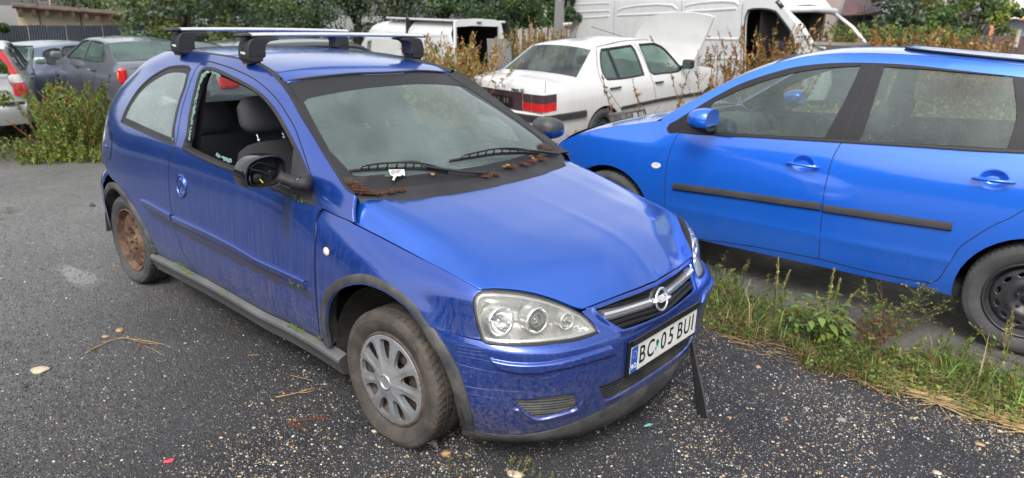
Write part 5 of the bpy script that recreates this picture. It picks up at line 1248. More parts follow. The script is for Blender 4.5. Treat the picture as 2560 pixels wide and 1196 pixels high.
# inner door cards, pillars
for sg in (-1, 1):
    MB().box((-1.1, sg*.715, .60), (1.3, .04, .60), bev=.02).box((-2.2, sg*.66, .72), (.9, .05, .55), bev=.02).build('door_card', M['cabin'], hero)
    pb = T(SIDE, [(444, 338), (458, 262), (490, 176)], 4); V = []; F = []
    P3 = SIDE.pt(*np.array(pb).T)
    for p in P3:
        for dx, dy in ((-.06, .03), (.05, .02), (.075, .035), (.05, .07), (-.06, .08)): V.append((p[0]+dx, sg*-1*(p[1]+dy), p[2]))
    for i in range(len(P3)-1):
        for k in range(5): F.append((i*5+k, i*5+(k+1) % 5, (i+1)*5+(k+1) % 5, (i+1)*5+k))
    mk('inner_pillar', V, F, M['cabin'], hero)
    b = MB(); q = P3[0]; b.tube([(P3[-1][0], sg*(-P3[-1][1]-.05), P3[-1][2]-.02), (-1.72, sg*.66, .95), (-1.74, sg*.67, .55)], .012, 6, flat=2.0); b.build('seat_belt', M['fabric'], hero)
# belt-line sealing strip of the near door window, broken glass, mirror triangle
bl_ = T(SIDE, [(459, 369), (500, 391), (546, 411), (598.8, 430), (660, 457), (691.6, 471), (746.8, 497)], 5)
for mir in (False, True): ribbon('window_sill_strip', SIDE, bl_, [(-.008, -.004), (-.008, .010), (0, .012), (.004, .006), (.012, .007), (.014, -.03)], M['trim2'], DOORS[mir], mirror=mir)
gb = MB()
def shard(px, py, s):
    a, z = hit(HERO, SIDE, px, py); p = SIDE.pt(np.array([a]), np.array([z]))[0]+np.array([0, .008, 0])
    m_ = Matrix.Rotation(random.random()*6, 3, 'Y'); n = random.choice((4, 5, 6)); V = [m_ @ Vector((s*math.cos(2*math.pi*i/n)*random.uniform(.6, 1.2), 0, s*math.sin(2*math.pi*i/n)*random.uniform(.6, 1.2))) for i in range(n)]
    gb.add([tuple(v+Vector(p)+Vector((0, -.002, 0))) for v in V]+[tuple(v+Vector(p)+Vector((0, .003, 0))) for v in V], [tuple(range(n)), tuple(range(n, 2*n))[::-1]]+[(i, (i+1) % n, n+(i+1) % n, n+i) for i in range(n)])
edge = crom([np.array(p) for p in [(468, 350), (470, 330), (478, 290), (483, 262), (489, 230), (497, 205), (504, 190), (514, 181), (528, 178)]], 10)
for p in edge:
    for q in range(2): shard(p[0]+random.uniform(-2, 2.5), p[1]+random.uniform(-2, 2), random.uniform(.003, .008))
for c, n, sx_, sy_ in (((537, 183), 14, 9, 4), ((543, 189), 5, 3, 3), ((553, 396), 26, 16, 5), ((568, 402), 10, 6, 4), ((688, 281), 7, 4, 5), ((592, 415), 5, 4, 2)):
    for _ in range(n):
        t = random.uniform(-1, 1); shard(c[0]+t*sx_, c[1]+(t*sx_*.5 if c[1] > 380 else 0)+random.uniform(-1, 1)*sy_*.5, random.uniform(.004, .010))
o = gb.build('broken_glass', M['glassbit'], DOORS[0]); o['kind'] = 'stuff'
mt = [(736, 360), (752, 394), (772, 444), (788, 512)], [(788, 512), (746.8, 499), (722, 488)], [(722, 488), (727, 440), (731, 400), (736, 360)]
mtri = join(*[T(SIDE, s, 4) for s in mt])
for mir in (False, True):
    def mrel(a, b):
        q = hit_m; d = np.hypot((a-q[0])/.045, (b-q[1])/.035); return .012*np.exp(-d**2)
    hit_m = hit(HERO, SIDE, 748, 462)
    panel('mirror_triangle', SIDE, mtri, M['trim2'], DOORS[mir], sp=.012, gap=0, lip=.02, off=.001, mirror=mir, relief=mrel)
# near mirror: housing without its cover and glass
def mpos(y, z, x=-.60): return np.array([x, y, z])
def mirror_outline(): return crom([np.array(p) for p in [(-1.018, .985), (-1.020, 1.035), (-1.0, 1.070), (-.955, 1.090), (-.90, 1.093), (-.858, 1.083), (-.836, 1.060), (-.838, 1.025), (-.856, .985), (-.878, .968), (-.93, .966), (-.98, .970)]], 5, closed=True)
mo = np.array(mirror_outline()); mc = mo.mean(0)
def loft(rings, m, name, par, cap=False, flip=False):
    n = len(rings[0]); V = [tuple(p) for r in rings for p in r]; F = []
    for i in range(len(rings)-1):
        for k in range(n): F.append((i*n+k, i*n+(k+1) % n, (i+1)*n+(k+1) % n, (i+1)*n+k))
    if cap: F.append(tuple((len(rings)-1)*n+k for k in range(n)))
    o = mk(name, V, F, m, par); bm = bmesh.new(); bm.from_mesh(o.data); bmesh.ops.recalc_face_normals(bm, faces=bm.faces)
    for e in bm.edges: e.smooth = e.calc_face_angle(0) < R(42)
    bm.to_mesh(o.data); bm.free(); return o
def ring_at(s, x, dy=0, dz=0): q = mc+(mo-mc)*s; return [(x+.10*(p[0]+.925)*-.25, p[0]+dy, p[1]+dz) for p in q]
mh = loft([ring_at(.86, -.585), ring_at(.90, -.572), ring_at(.97, -.570), ring_at(1.0, -.580), ring_at(1.01, -.61), ring_at(.96, -.66)], M['gloss'], 'door_mirror', hero)
mh['label'] = 'near door mirror with its cover and glass broken off'
loft([ring_at(.86, -.585), ring_at(.80, -.625), ring_at(.3, -.640)], M['blk'], 'mirror_shell', mh, cap=True)
b = MB(); Z = lambda y, z, x=-.60: (x, y, z)
b.tube([Z(-.985, 1.02), Z(-.975, 1.052), Z(-.945, 1.068), Z(-.905, 1.055), Z(-.875, 1.030)], .0055, 8)
b.tube([Z(-.98, 1.045), Z(-.93, 1.028), Z(-.90, 1.010), Z(-.852, 1.008)], .005, 6)
b.tube([Z(-.90, 1.012), Z(-.895, 1.03)], .004, 6)
b.tube([Z(-.985, 1.02), Z(-.985, .985), Z(-.96, .976)], .006, 6)
b.build('mirror_frame', M['gloss'], mh, smooth=True)
V, F = lathe([(.0001, -.012), (.018, -.012), (.024, -.006), (.024, .02)], 20, axis='x'); mk('mirror_motor', [(v[0]*-1-.615, v[1]-.945, v[2]+1.0) for v in V], F, M['blk'], mh)
b = MB(); b.tube([Z(-.945, 1.0, -.592), Z(-.935, .985, -.588)], .0025, 6); b.build('mirror_wire', M['star'], mh)
arm = MB(); arm.tube([(-.60, -.855, 1.0), (-.58, -.835, .985), (-.555, -.815, .975), (-.535, -.80, .972), (-.50, -.775, .975)], [.038, .030, .030, .034, .042], 16, flat=.8); arm.build('mirror_arm', M['trim2'], mh, smooth=True)
arm = MB(); arm.tube([(-.565, -.838, .945), (-.545, -.822, .965), (-.53, -.812, .99), (-.525, -.80, 1.004)], [.006, .016, .017, .004], 12, flat=.6); arm.build('mirror_hinge_cover', M['gloss'], mh, smooth=True)
# far mirror with cap
mm = np.array(mirror_outline()); rings = []
for s, x in ((.96, -.66), (1.0, -.62), (.98, -.585), (.9, -.56), (.72, -.54), (.45, -.527), (.12, -.522)):
    q = mc+(mm-mc)*s; rings.append([(x, -p[0], p[1]) for p in q])
fm = loft(rings, M['litpaint'], 'door_mirror', hero, cap=True); fm.data.materials.append(M['trim'])
for pl_f in fm.data.polygons:
    if pl_f.center.z > 1.022: pl_f.material_index = 1
fm['label'] = 'far door mirror with grey top and blue cap'
b = MB(); b.tube([(-.60, .85, 1.0), (-.55, .80, .975), (-.50, .76, .975)], [.03, .03, .04], 12); b.build('mirror_arm', M['trim2'], fm, smooth=True)
# ---------------------------------------------------------------- wipers
def wp(px, py, h=.015):
    a, b_ = hit(HERO, WIND, px, py); p = WIND.pt(np.array([a]), np.array([b_]))[0]; nn = WIND.nrm(np.array([a]), np.array([b_]))[0]
    return p+nn*h
def wiper(blade, armp, lab):
    B = [wp(*p, h=.012) for p in blade]; B2 = crom(B, 6); b = MB(); b.tube([tuple(p) for p in B2], .0035, 6, flat=2.2); w0 = b.build('wiper_blade', M['rubber'], hero, smooth=True); w0['label'] = lab
    up = np.array([.35, 0, .93]); n = len(B2)
    b = MB(); fr_ = [tuple(p+up*(.010+.020*math.sin(math.pi*i/(n-1)))) for i, p in enumerate(B2) if n*.08 < i < n*.94]; b.tube(fr_, .0045, 6)
    for i in range(int(n*.08)+1, int(n*.94), max(1, n//9)): b.tube([tuple(B2[i]), tuple(B2[i]+up*(.010+.020*math.sin(math.pi*i/(n-1))))], .0035, 6)
    b.build('wiper_frame', M['gloss'], w0, smooth=True)
    A = [wp(*p[:2], h=p[2]) for p in armp]; b = MB(); b.tube([tuple(p) for p in crom(A, 5)], [.007+.004*t for t in np.linspace(0, 1, (len(A)-1)*5+1)], 8, flat=.7); b.build('wiper_arm', M['blk'], w0, smooth=True)
wiper([(874, 433), (930, 429), (1000, 427), (1060, 428), (1118, 437)], [(1000, 418, .03), (1040, 420, .032), (1060, 428, .03), (1120, 436, .025), (1180, 440, .02), (1215, 436, .01)], 'wiper on the near half of the windscreen')
wiper([(1121, 408), (1180, 399), (1240, 390), (1300, 388), (1345, 391)], [(1235, 384, .03), (1262, 385, .032), (1300, 387, .03), (1345, 389, .025), (1392, 391, .015)], 'wiper on the far half of the windscreen')
# torn paper slip under the near wiper
P0 = [wp(*p, h=.020) for p in [(969, 434), (1008, 433), (1010, 449), (1003, 446), (998, 450), (990, 449), (985, 456), (983, 461), (978, 459), (982, 451), (974, 447)]]
n = len(P0); mk('paper_slip', [tuple(p) for p in P0]+[tuple(p+np.array([0, 0, .0012])) for p in P0], [tuple(range(n)), tuple(range(n, 2*n))[::-1]]+[(i, (i+1) % n, n+(i+1) % n, n+i) for i in range(n)], M['paper'], None, smooth=False)
tag(bpy.data.objects['paper_slip'], 'torn white printed slip of paper held under the near wiper', 'paper')
b = MB()
for r_ in range(5):
    a = wp(975, 436.5+r_*2.4, h=.0226); c = wp(1001-r_*2, 435.5+r_*2.4, h=.0226); b.tube([tuple(a), tuple(a+(c-a)*.45)], .0007, 4); 
    if r_ < 4: b.tube([tuple(a+(c-a)*.52), tuple(c)], .0007, 4)
b.build('print_line', M['plateblk'], bpy.data.objects['paper_slip'])
# pine needles collected along the scuttle
def needles(name, spots, lab, n, L_=(.025, .05), mt_=None, par=None):
    b = MB()
    for _ in range(n):
        p, nn, s = random.choice(spots); c = Vector(p)+Vector((random.gauss(0, s), random.gauss(0, s), abs(random.gauss(0, .004))+.002)); a = random.random()*2*math.pi; d = Vector((math.cos(a), math.sin(a), random.uniform(-.12, .12)))*random.uniform(*L_)*.5
        b.tube([tuple(c-d), tuple(c+Vector((0, 0, .002))), tuple(c+d)], .0011, 3, cap=False)
    o = b.build(name, mt_ or M['needle']); tag(o, lab, 'litter', kind='stuff'); return o
sp1 = [(wp(*p, h=.004), 0, s) for p, s in (((880, 462), .006), ((888, 470), .009), ((897, 478), .010), ((910, 485), .011), ((925, 487), .010), ((945, 487), .008), ((975, 484), .006), ((1000, 481), .004))]
needles('pine_needles', sp1, 'brown pine needles gathered in the near corner under the windscreen', 420)
sp2 = [(wp(*p, h=.004), 0, s) for p, s in (((1352, 368), .006), ((1368, 378), .008), ((1380, 386), .006), ((1350, 402), .012), ((1330, 408), .014), ((1310, 414), .012), ((1275, 420), .010), ((1210, 444), .008), ((1235, 440), .006), ((1345, 395), .010))]
needles('pine_needles', sp2, 'brown pine needles and leaf scraps in the far corner under the windscreen', 420)
b = MB()
for px, py in ((1323, 395), (1330, 400), (1336, 404), (1260, 420), (1266, 417), (1075, 440)):
    p = wp(px, py, h=.010); 
    for q in range(2): b.box(tuple(p+np.array([random.uniform(-.01, .01), random.uniform(-.01, .01), 0])), (.016, .009, .002), Matrix.Rotation(random.random()*3, 3, 'Z') @ Matrix.Rotation(random.random(), 3, 'X'))
tag(b.build('leaf_scraps', M['leafdry']), 'pale dry leaf scraps lying by the wipers', 'litter', kind='stuff')
# moss growing on the sill and door foot
b = MB(); spots = [((445, 660), 10), ((456, 664), 10), ((468, 671), 12), ((480, 680), 12), ((489, 686), 8), ((735, 812), 10), ((748, 818), 12), ((760, 824), 8), ((560, 724), 5), ((570, 730), 5), ((390, 628), 5), ((388, 615), 5), ((803, 845), 6), ((735, 707), 12), ((755, 714), 12), ((460, 482), 6), ((458, 470), 4), ((743, 495), 4), ((760, 503), 4)]
for (px, py), n in spots:
    for _ in range(n*3):
        a, z = hit(HERO, SIDE, px+random.gauss(0, 5), py+random.gauss(0, 2.5)); p = SIDE.pt(np.array([a]), np.array([z]))[0]; s = random.uniform(.0015, .004); q = Vector(p)+Vector((0, -.004-random.random()*.008 - (.012 if py > 600 and px < 800 and py != 707 and py != 714 else 0), random.uniform(-.003, .006)))
        b.add([q+Vector((s, 0, 0)), q+Vector((-s, s*.5, 0)), q+Vector((0, -s, s)), q+Vector((0, 0, s*2.4))], [(0, 1, 3), (1, 2, 3), (2, 0, 3), (0, 2, 1)])
o = b.build('moss', M['moss'], hero); o['kind'] = 'stuff'
# ---------------------------------------------------------------- roof bars
def roof_bar(x, zb, lab):
    rb = thing('roof_bar', lab, 'roof bar', (x, 0, zb), group='roof bars on the blue hatchback')
    pr = [(.040*math.cos(t)*(1.0), .0115*math.sin(t)*(1 if math.sin(t) > 0 else .9)) for t in np.linspace(0, 2*math.pi, 20, endpoint=False)]
    V = [(p[0], y, p[1]+.006*(1-(y/.6)**2)) for y in np.linspace(-.535, .575, 12) for p in pr]; F = [(i*20+k, i*20+(k+1) % 20, (i+1)*20+(k+1) % 20, (i+1)*20+k) for i in range(11) for k in range(20)]
    bo = mk('bar', V, F, M['alu'], rb)
    for sg in (-1, 1):
        ys = [(.535, 1.02), (.55, 1.03), (.575, .95), (.592, .75), (.600, .4), (.601, .05)] if sg < 0 else [(.572, 1.02), (.585, 1.0), (.594, .8), (.598, .1)]
        V = [(p[0]*s, sg*y, p[1]*s-.002*(1-s)) for y, s in ys for p in pr]; m_ = len(ys); F = [(i*20+k, i*20+(k+1) % 20, (i+1)*20+(k+1) % 20, (i+1)*20+k) for i in range(m_-1) for k in range(20)]
        mk('end_cap', V, F, M['blk'], rb)
        # foot: outline in y,z extruded along x
        ol = crom([np.array(p) for p in [(-.560, -.118), (-.566, -.085), (-.560, -.045), (-.545, -.020), (-.52, -.010), (-.40, -.010), (-.39, -.016), (-.44, -.024), (-.462, -.040), (-.470, -.065), (-.472, -.098), (-.485, -.106), (-.488, -.118), (-.52, -.124)]], 3, closed=True)
        ft = []
        for dx, s in ((-.048, .93), (-.044, 1.0), (.044, 1.0), (.048, .93)):
            c_ = np.array([-.515, -.065]); ft.append([(dx, sg*-1*(c_+(p-c_)*s)[0], (c_+(p-c_)*s)[1]) for p in ol])
        n = len(ol); V = [p for r in ft for p in r]; F = [(i*n+k, i*n+(k+1) % n, (i+1)*n+(k+1) % n, (i+1)*n+k) for i in range(3) for k in range(n)]+[tuple(range(n)), tuple(3*n+k for k in range(n))[::-1]]
        f = mk('bar_foot', V, F, M['trim2'], rb); bm = bmesh.new(); bm.from_mesh(f.data); bmesh.ops.recalc_face_normals(bm, faces=bm.faces)
        for e in bm.edges: e.smooth = e.calc_face_angle(0) < R(35)
        bm.to_mesh(f.data); bm.free()
        MB().box((0, sg*.525, -.126), (.075, .06, .012), bev=.004).build('foot_pad', M['rubber'], f)
        MB().box((0, sg*.518, -.094), (.0985, .092, .0025)).build('foot_joint', M['rubber'], f)
        V, F = lathe([(.0001, 0), (.010, 0), (.012, .003)], 16); mk('foot_lock', [(v[0]*.8, sg*.5655+sg*v[1]*-1, v[2]*1.5-.058) for v in V], F, M['rubber'], f)
        MB().box((0, sg*.545, -.132), (.04, .03, .006)).build('clamp_hook', M['rustdk'], f)
        if sg < 0: text_mesh('foot_lettering', 'THULE', .015, M['wtext'], f, Matrix.Translation((0, -.5667, -.083)) @ Matrix(((1, 0, 0, 0), (0, 0, -1, 0), (0, 1, 0, 0), (0, 0, 0, 1))), .0004, .0004)
    return rb
roof_bar(-1.341, 1.522, 'silver aero roof bar on black feet above the front of the blue roof')
roof_bar(-2.077, 1.522, 'silver aero roof bar on black feet above the rear of the blue roof')
# ================================================================ other vehicles
def fsurf(table_z, table_w, xs, tp, zt=None):
    """half width = W(z)*taper(x), the taper growing with height when zt is given"""
    def f(x, z):
        return (wcr(table_z, z) @ np.array(table_w))*(wcr(xs, x) @ np.array(tp))
    return f
def arch_pts(cx, cz, r, zb, n=22, rev=False):
    """from the rear foot over the top to the front foot"""
    a0 = math.asin(max(-1, min(1, (zb-cz)/r))); A = np.linspace(math.pi-a0, a0, n); P = [np.array([cx+r*math.cos(a), cz+r*math.sin(a)]) for a in A]; return P[::-1] if rev else P
def shell(root, S, prof, zb, wb, rarch, side_mat, sides=(-1, 1), wins=(), cz=.29, sp=.05, glassm=None, seal=True, ra2=None, floor=True, gaps=(), nx=12, winl=.012):
    """prof: list of (part name, material, [(x,z)...], crown) running from the front foot over the car to the rear foot"""
    top = []
    for nm, m, pts, cr in prof:
        for p in pts:
            if not top or np.linalg.norm(np.array(p)-top[-1]) > 1e-4: top.append(np.array(p, float))
    fx, rx = top[0], top[-1]
    bot = [rx]+([] if ra2 is False else arch_pts(-wb, cz, ra2 or rarch, zb))+arch_pts(0, cz, rarch, zb)+[fx]
    outl = join([np.array([rx[0], zb])] if rx[1] > zb+.01 else [], arch_pts(-wb, cz, ra2 or rarch, zb), arch_pts(0, cz, rarch, zb), [np.array([fx[0], zb])] if fx[1] > zb+.01 else [], top)
    for sg in sides:
        sf = SideS(S, sg); bs = panel('body_side', sf, outl, side_mat, root, holes=[w[0] for w in wins], sp=sp, gap=0, lip=.02)
        for w in wins:
            W = np.array(w[0]); wg = panel('side_window', sf, W, w[1], root, sp=.12, gap=0, lip=0, off=-winl)
            if seal: ribbon('window_seal', sf, inset(W, 0), [(-.014, .001), (-.008, .005), (.006, .004), (.012, -.004), (.012, -.02)], M['rubber'], wg, closed=True)
        for gp_ in gaps: ribbon('panel_gap', sf, gp_, [(-.0035, .0005), (-.0034, .0022), (.0034, .0022), (.0035, .0005)], M['rubber'], bs)
    for nm, m, pts, cr in prof:
        P = np.array(pts, float); Y = S(P[:, 0], P[:, 1]); t = np.gradient(P, axis=0); t /= np.linalg.norm(t, axis=1)[:, None]+1e-9; nn = np.stack([-t[:, 1], t[:, 0]], 1)
        if nn[:, 1].mean() < 0 and abs(nn[:, 1].mean()) > .5: nn = -nn
        # outward: away from the middle of the car
        c = np.array([np.mean([p[0] for p in top]), .5]); s_ = np.sign(np.sum(nn*(P-c), 1)); nn = nn*s_[:, None]; V = []; F = []
        for p, y, q in zip(P, Y, nn):
            for k in range(nx+1):
                u = -1+2*k/nx; o_ = cr*(1-abs(u)**2.4); V.append((p[0]+q[0]*o_, y*u, p[1]+q[1]*o_))
        for i in range(len(P)-1):
            for k in range(nx): F.append((i*(nx+1)+k, i*(nx+1)+k+1, (i+1)*(nx+1)+k+1, (i+1)*(nx+1)+k))
        o = orient(mk(nm, V, F, m, root), (-1.3, 0, .7))
    if floor:
        for cx in (0, -wb):
            for sg in (-1, 1):
                V = []; F = []; n = 18; r = (rarch if cx == 0 else (ra2 or rarch))+.01
                for i in range(n+1):
                    a = math.pi*i/n
                    for y in (.80, .48): V.append((cx+r*math.cos(a), sg*y, cz+r*math.sin(a)))
                for i in range(n): F.append((i*2, i*2+1, i*2+3, i*2+2))
                V.append((cx, sg*.48, cz)); c_ = len(V)-1
                for i in range(n): F.append((i*2+1, c_, i*2+3))
                mk('wheel_housing', V, F, M['under'], root)
        MB().box((-wb/2, 0, zb+.04), (wb-.6, 1.4, .06)).box((-wb/2, 0, zb+.1), (wb+1.0, .9, .16)).build('underbody', M['under'], root)['kind'] = 'stuff'
def interior(root, xs, ybs=(-.36, .36), z0=.42, hh=.58, dash=True, xd=-.35, wheel_y=None):
    for x in xs:
        for y in ybs: seat(root, x, y, z0, hh=hh)
    if dash: cushion('dashboard', [(xd-.3, .62), (xd-.33, .82), (xd-.25, .93), (xd-.1, .95), (xd+.15, .92), (xd+.25, .80), (xd-.2, .5)], 1.3, M['cabin'], root, (0, 0, 0), 0, 10)
    if wheel_y is not None:
        swm = Matrix.Translation((xd-.45, wheel_y, .90)) @ Matrix.Rotation(R(-62), 4, 'Y'); b = MB(); b.tube([tuple(swm @ Vector((.185*math.cos(t), .185*math.sin(t), 0))) for t in np.linspace(0, 2*math.pi, 25)], .014, 8, cap=False); b.box(tuple(swm.translation), (.05, .30, .04)); b.build('steering_wheel', M['cabin'], root, smooth=True)
def mklocal(name, fr, surf, pts, m, root, off=.004, lip=.006, sp=.03, **k):
    return panel(name, surf, join(trace(fr, surf, pts, 3)) if not k.get('raw') else pts, m, root, sp=sp, gap=0, lip=lip, off=off)
# ---------------------------------------------------------------- bright blue five-door beside the blue hatchback
PF = Frame((-.72, 2.501, .07), R(183.69))
polo = thing('blue_five_door_car', 'bright blue five-door car seen from the side at the right, behind the weeds', 'car', (-.72, 2.501, .07), R(183.69))
_pz = [.15, .30, .45, .60, .75, .85, .95, 1.05, 1.2, 1.32, 1.40, 1.45, 1.49]; _pw = [.76, .795, .813, .82, .815, .805, .785, .755, .695, .645, .60, .55, .46]
_pxs = [-3.3, -3.0, -2.7, -2.3, -1.8, -1.0, -.5, 0, .3, .5, .62, .72]; _ptp = [.80, .90, .955, .985, 1, 1, .99, .975, .925, .86, .78, .62]
_PB = fsurf(_pz, _pw, _pxs, _ptp)
def PS(x, z):
    return _PB(x, z)-.05*np.clip((z-.80)/.15, 0, 1.2)*smooth01((x+.55)/.5)
PSl = SideS(PS, 1)
TP = lambda pts, n=5, s=PSl: trace(PF, s, pts, n)
pol_prof = [('front_end', M['polo'], crom([np.array(p) for p in [(.60, .20), (.66, .35), (.66, .50), (.60, .62), (.52, .66)]], 3), .10),
            ('hood', M['polo'], crom([np.array(p) for p in [(.52, .66), (.44, .72), (.26, .81), (.0, .885), (-.22, .935), (-.30, .955)]], 4), .035),
            ('windscreen', M['pologlass'], crom([np.array(p) for p in [(-.30, .955), (-.50, 1.09), (-.78, 1.27), (-.98, 1.365)]], 4), .05),
            ('roof_panel', M['polo'], crom([np.array(p) for p in [(-.98, 1.365), (-1.15, 1.415), (-1.35, 1.443), (-1.7, 1.452), (-2.1, 1.435), (-2.6, 1.39), (-2.85, 1.33)]], 4), .030),
            ('rear_window', M['pologlass'], crom([np.array(p) for p in [(-2.85, 1.33), (-3.0, 1.1), (-3.05, .98)]], 4), .05),
            ('tailgate', M['polo'], crom([np.array(p) for p in [(-3.05, .98), (-3.08, .8), (-3.10, .6), (-3.08, .4), (-3.0, .22)]], 4), .08)]
# side split into fender, doors and the frame round them
gF = TP([(1700, 331), (1693.6, 338), (1681, 363), (1671, 393), (1664.7, 430.7), (1662, 481), (1662.7, 518.5), (1668, 560), (1679, 592)])
gB = TP([(2104, 356), (2083, 392.7), (2070.5, 435.4), (2060.5, 480.5), (2055.5, 530.7), (2050.5, 581), (2047.5, 648)])
gS1 = TP([(1679, 592), (1772, 601), (1885, 617), (2047.5, 648)]); gS2 = TP([(2047.5, 648), (2181, 681), (2319.5, 706), (2336.6, 705)])
gR = TP([(2336.6, 705), (2348, 696), (2359, 680), (2376, 653.8), (2399, 619.7), (2439, 591), (2490, 561), (2522, 547), (2560, 525.7)])+[np.array([-2.40, .80]), np.array([-2.44, .93]), np.array([-2.43, 1.0])]
belt1 = TP([(1700, 331), (1751, 336), (1901.8, 344), (2004, 350), (2104, 356)]); belt2 = TP([(2104, 356), (2300, 368), (2421.8, 376.4), (2560, 382.7)])+[np.array([-2.43, 1.03])]
wtop = TP([(1666, 323), (1672, 312), (1690, 302), (1726.6, 279), (1785.7, 243), (1851.5, 210), (1917, 187), (1983, 169), (2048.6, 160.4), (2114, 157), (2186.6, 157.7), (2278.7, 163), (2410, 177.5), (2558, 194)])+[np.array([-2.45, 1.33]), np.array([-2.62, 1.22])]
zb = .225; topP = []
for nm, m, pts, cr in pol_prof:
    for p in pts:
        if not topP or np.linalg.norm(np.array(p)-topP[-1]) > 1e-4: topP.append(np.array(p, float))
black_win = join(wtop, [np.array([-2.66, 1.06])], belt2[::-1], belt1[::-1][1:], TP([(1700, 331), (1680, 334), (1670, 331), (1666, 323)], 3))
fr_hood = [p for p in topP if p[0] > -.33]
fender_out = join([np.array([topP[0][0], zb])], arch_pts(0, .285, .335, zb, rev=True)[0:], [gF[-1]+np.array([0, -.02])], gF[::-1], TP([(1700, 331), (1680, 334), (1670, 331), (1666, 323)], 3), TP([(1666, 323), (1664, 300)], 3) if 0 else [np.array([-.33, .955])], fr_hood[::-1])
fender_out = join([np.array([topP[0][0], zb])], arch_pts(0, .285, .335, zb, rev=True), [np.array([gF[-1][0]+.003, zb])], gF[::-1], TP([(1700, 331), (1680, 334), (1670, 331), (1666, 323)], 3), [np.array([-.335, .962])], fr_hood[::-1])
frame_out = join([np.array([gF[-1][0]+.002, zb])], [np.array([-2.46+.335, zb])][0:0], arch_pts(-2.46, .285, .335, zb, rev=True), [np.array([-3.0, zb])], [p for p in topP[::-1] if p[0] < -.31], [np.array([-.34, .958])], wtop[2:3])
low = join(gS1, gS2[1:])
body_frame = join([np.array([gF[-1][0], zb])], arch_pts(-2.46, .285, .332, zb, rev=True), [np.array([-3.0, zb])], [p for p in topP[::-1] if p[0] < -.31], [np.array([-.335, .962])])
hole_all = join(wtop, [np.array([-2.66, 1.06])], [np.array([-2.43, 1.03])], gR[::-1][1:], gS2[::-1][1:], gS1[::-1][1:])
body_frame = join([gS1[0]+np.array([0, -.0])], [np.array([gF[-1][0], zb])], arch_pts(-2.46, .285, .332, zb, rev=True), [np.array([-3.0, zb])], [p for p in topP[::-1] if p[0] < -.31], [np.array([-.335, .962])], wtop, [np.array([-2.66, 1.06]), np.array([-2.43, 1.03])], gR[::-1][1:], gS2[::-1][1:], gS1[::-1][1:-1])
def bead(a, b):   # crease under the moulding height
    return .0035*smooth01((.44-b)/.06)*0+.004*np.exp(-((b-.415)/.03)**2)
g1 = TP([(1774, 279), (1779, 259.6), (1815, 240), (1851.5, 223.5), (1917, 200.5), (1983, 182.4), (2048.6, 171.5), (2114, 166), (2153.8, 164)])
g1b = TP([(2153.8, 164), (2130.8, 213.6), (2098, 279), (2061.8, 345)]); g1c = TP([(2061.8, 345), (1950, 340), (1802, 332), (1765, 330)]); g1d = TP([(1765, 330), (1768, 300), (1774, 279)])
g2 = TP([(2211, 166), (2190, 230), (2163.6, 312), (2147, 353)]); g2b = TP([(2147, 353), (2311.5, 361), (2420, 367), (2518.6, 373)]); g2c = TP([(2518.6, 373), (2541.6, 295.8), (2538, 230), (2533, 190.6)]); g2d = TP([(2533, 190.6), (2410, 180.7), (2311.5, 172), (2211, 166)])
fw = join(g1, g1b, g1c, g1d); rw = join(g2, g2b, g2c, g2d)
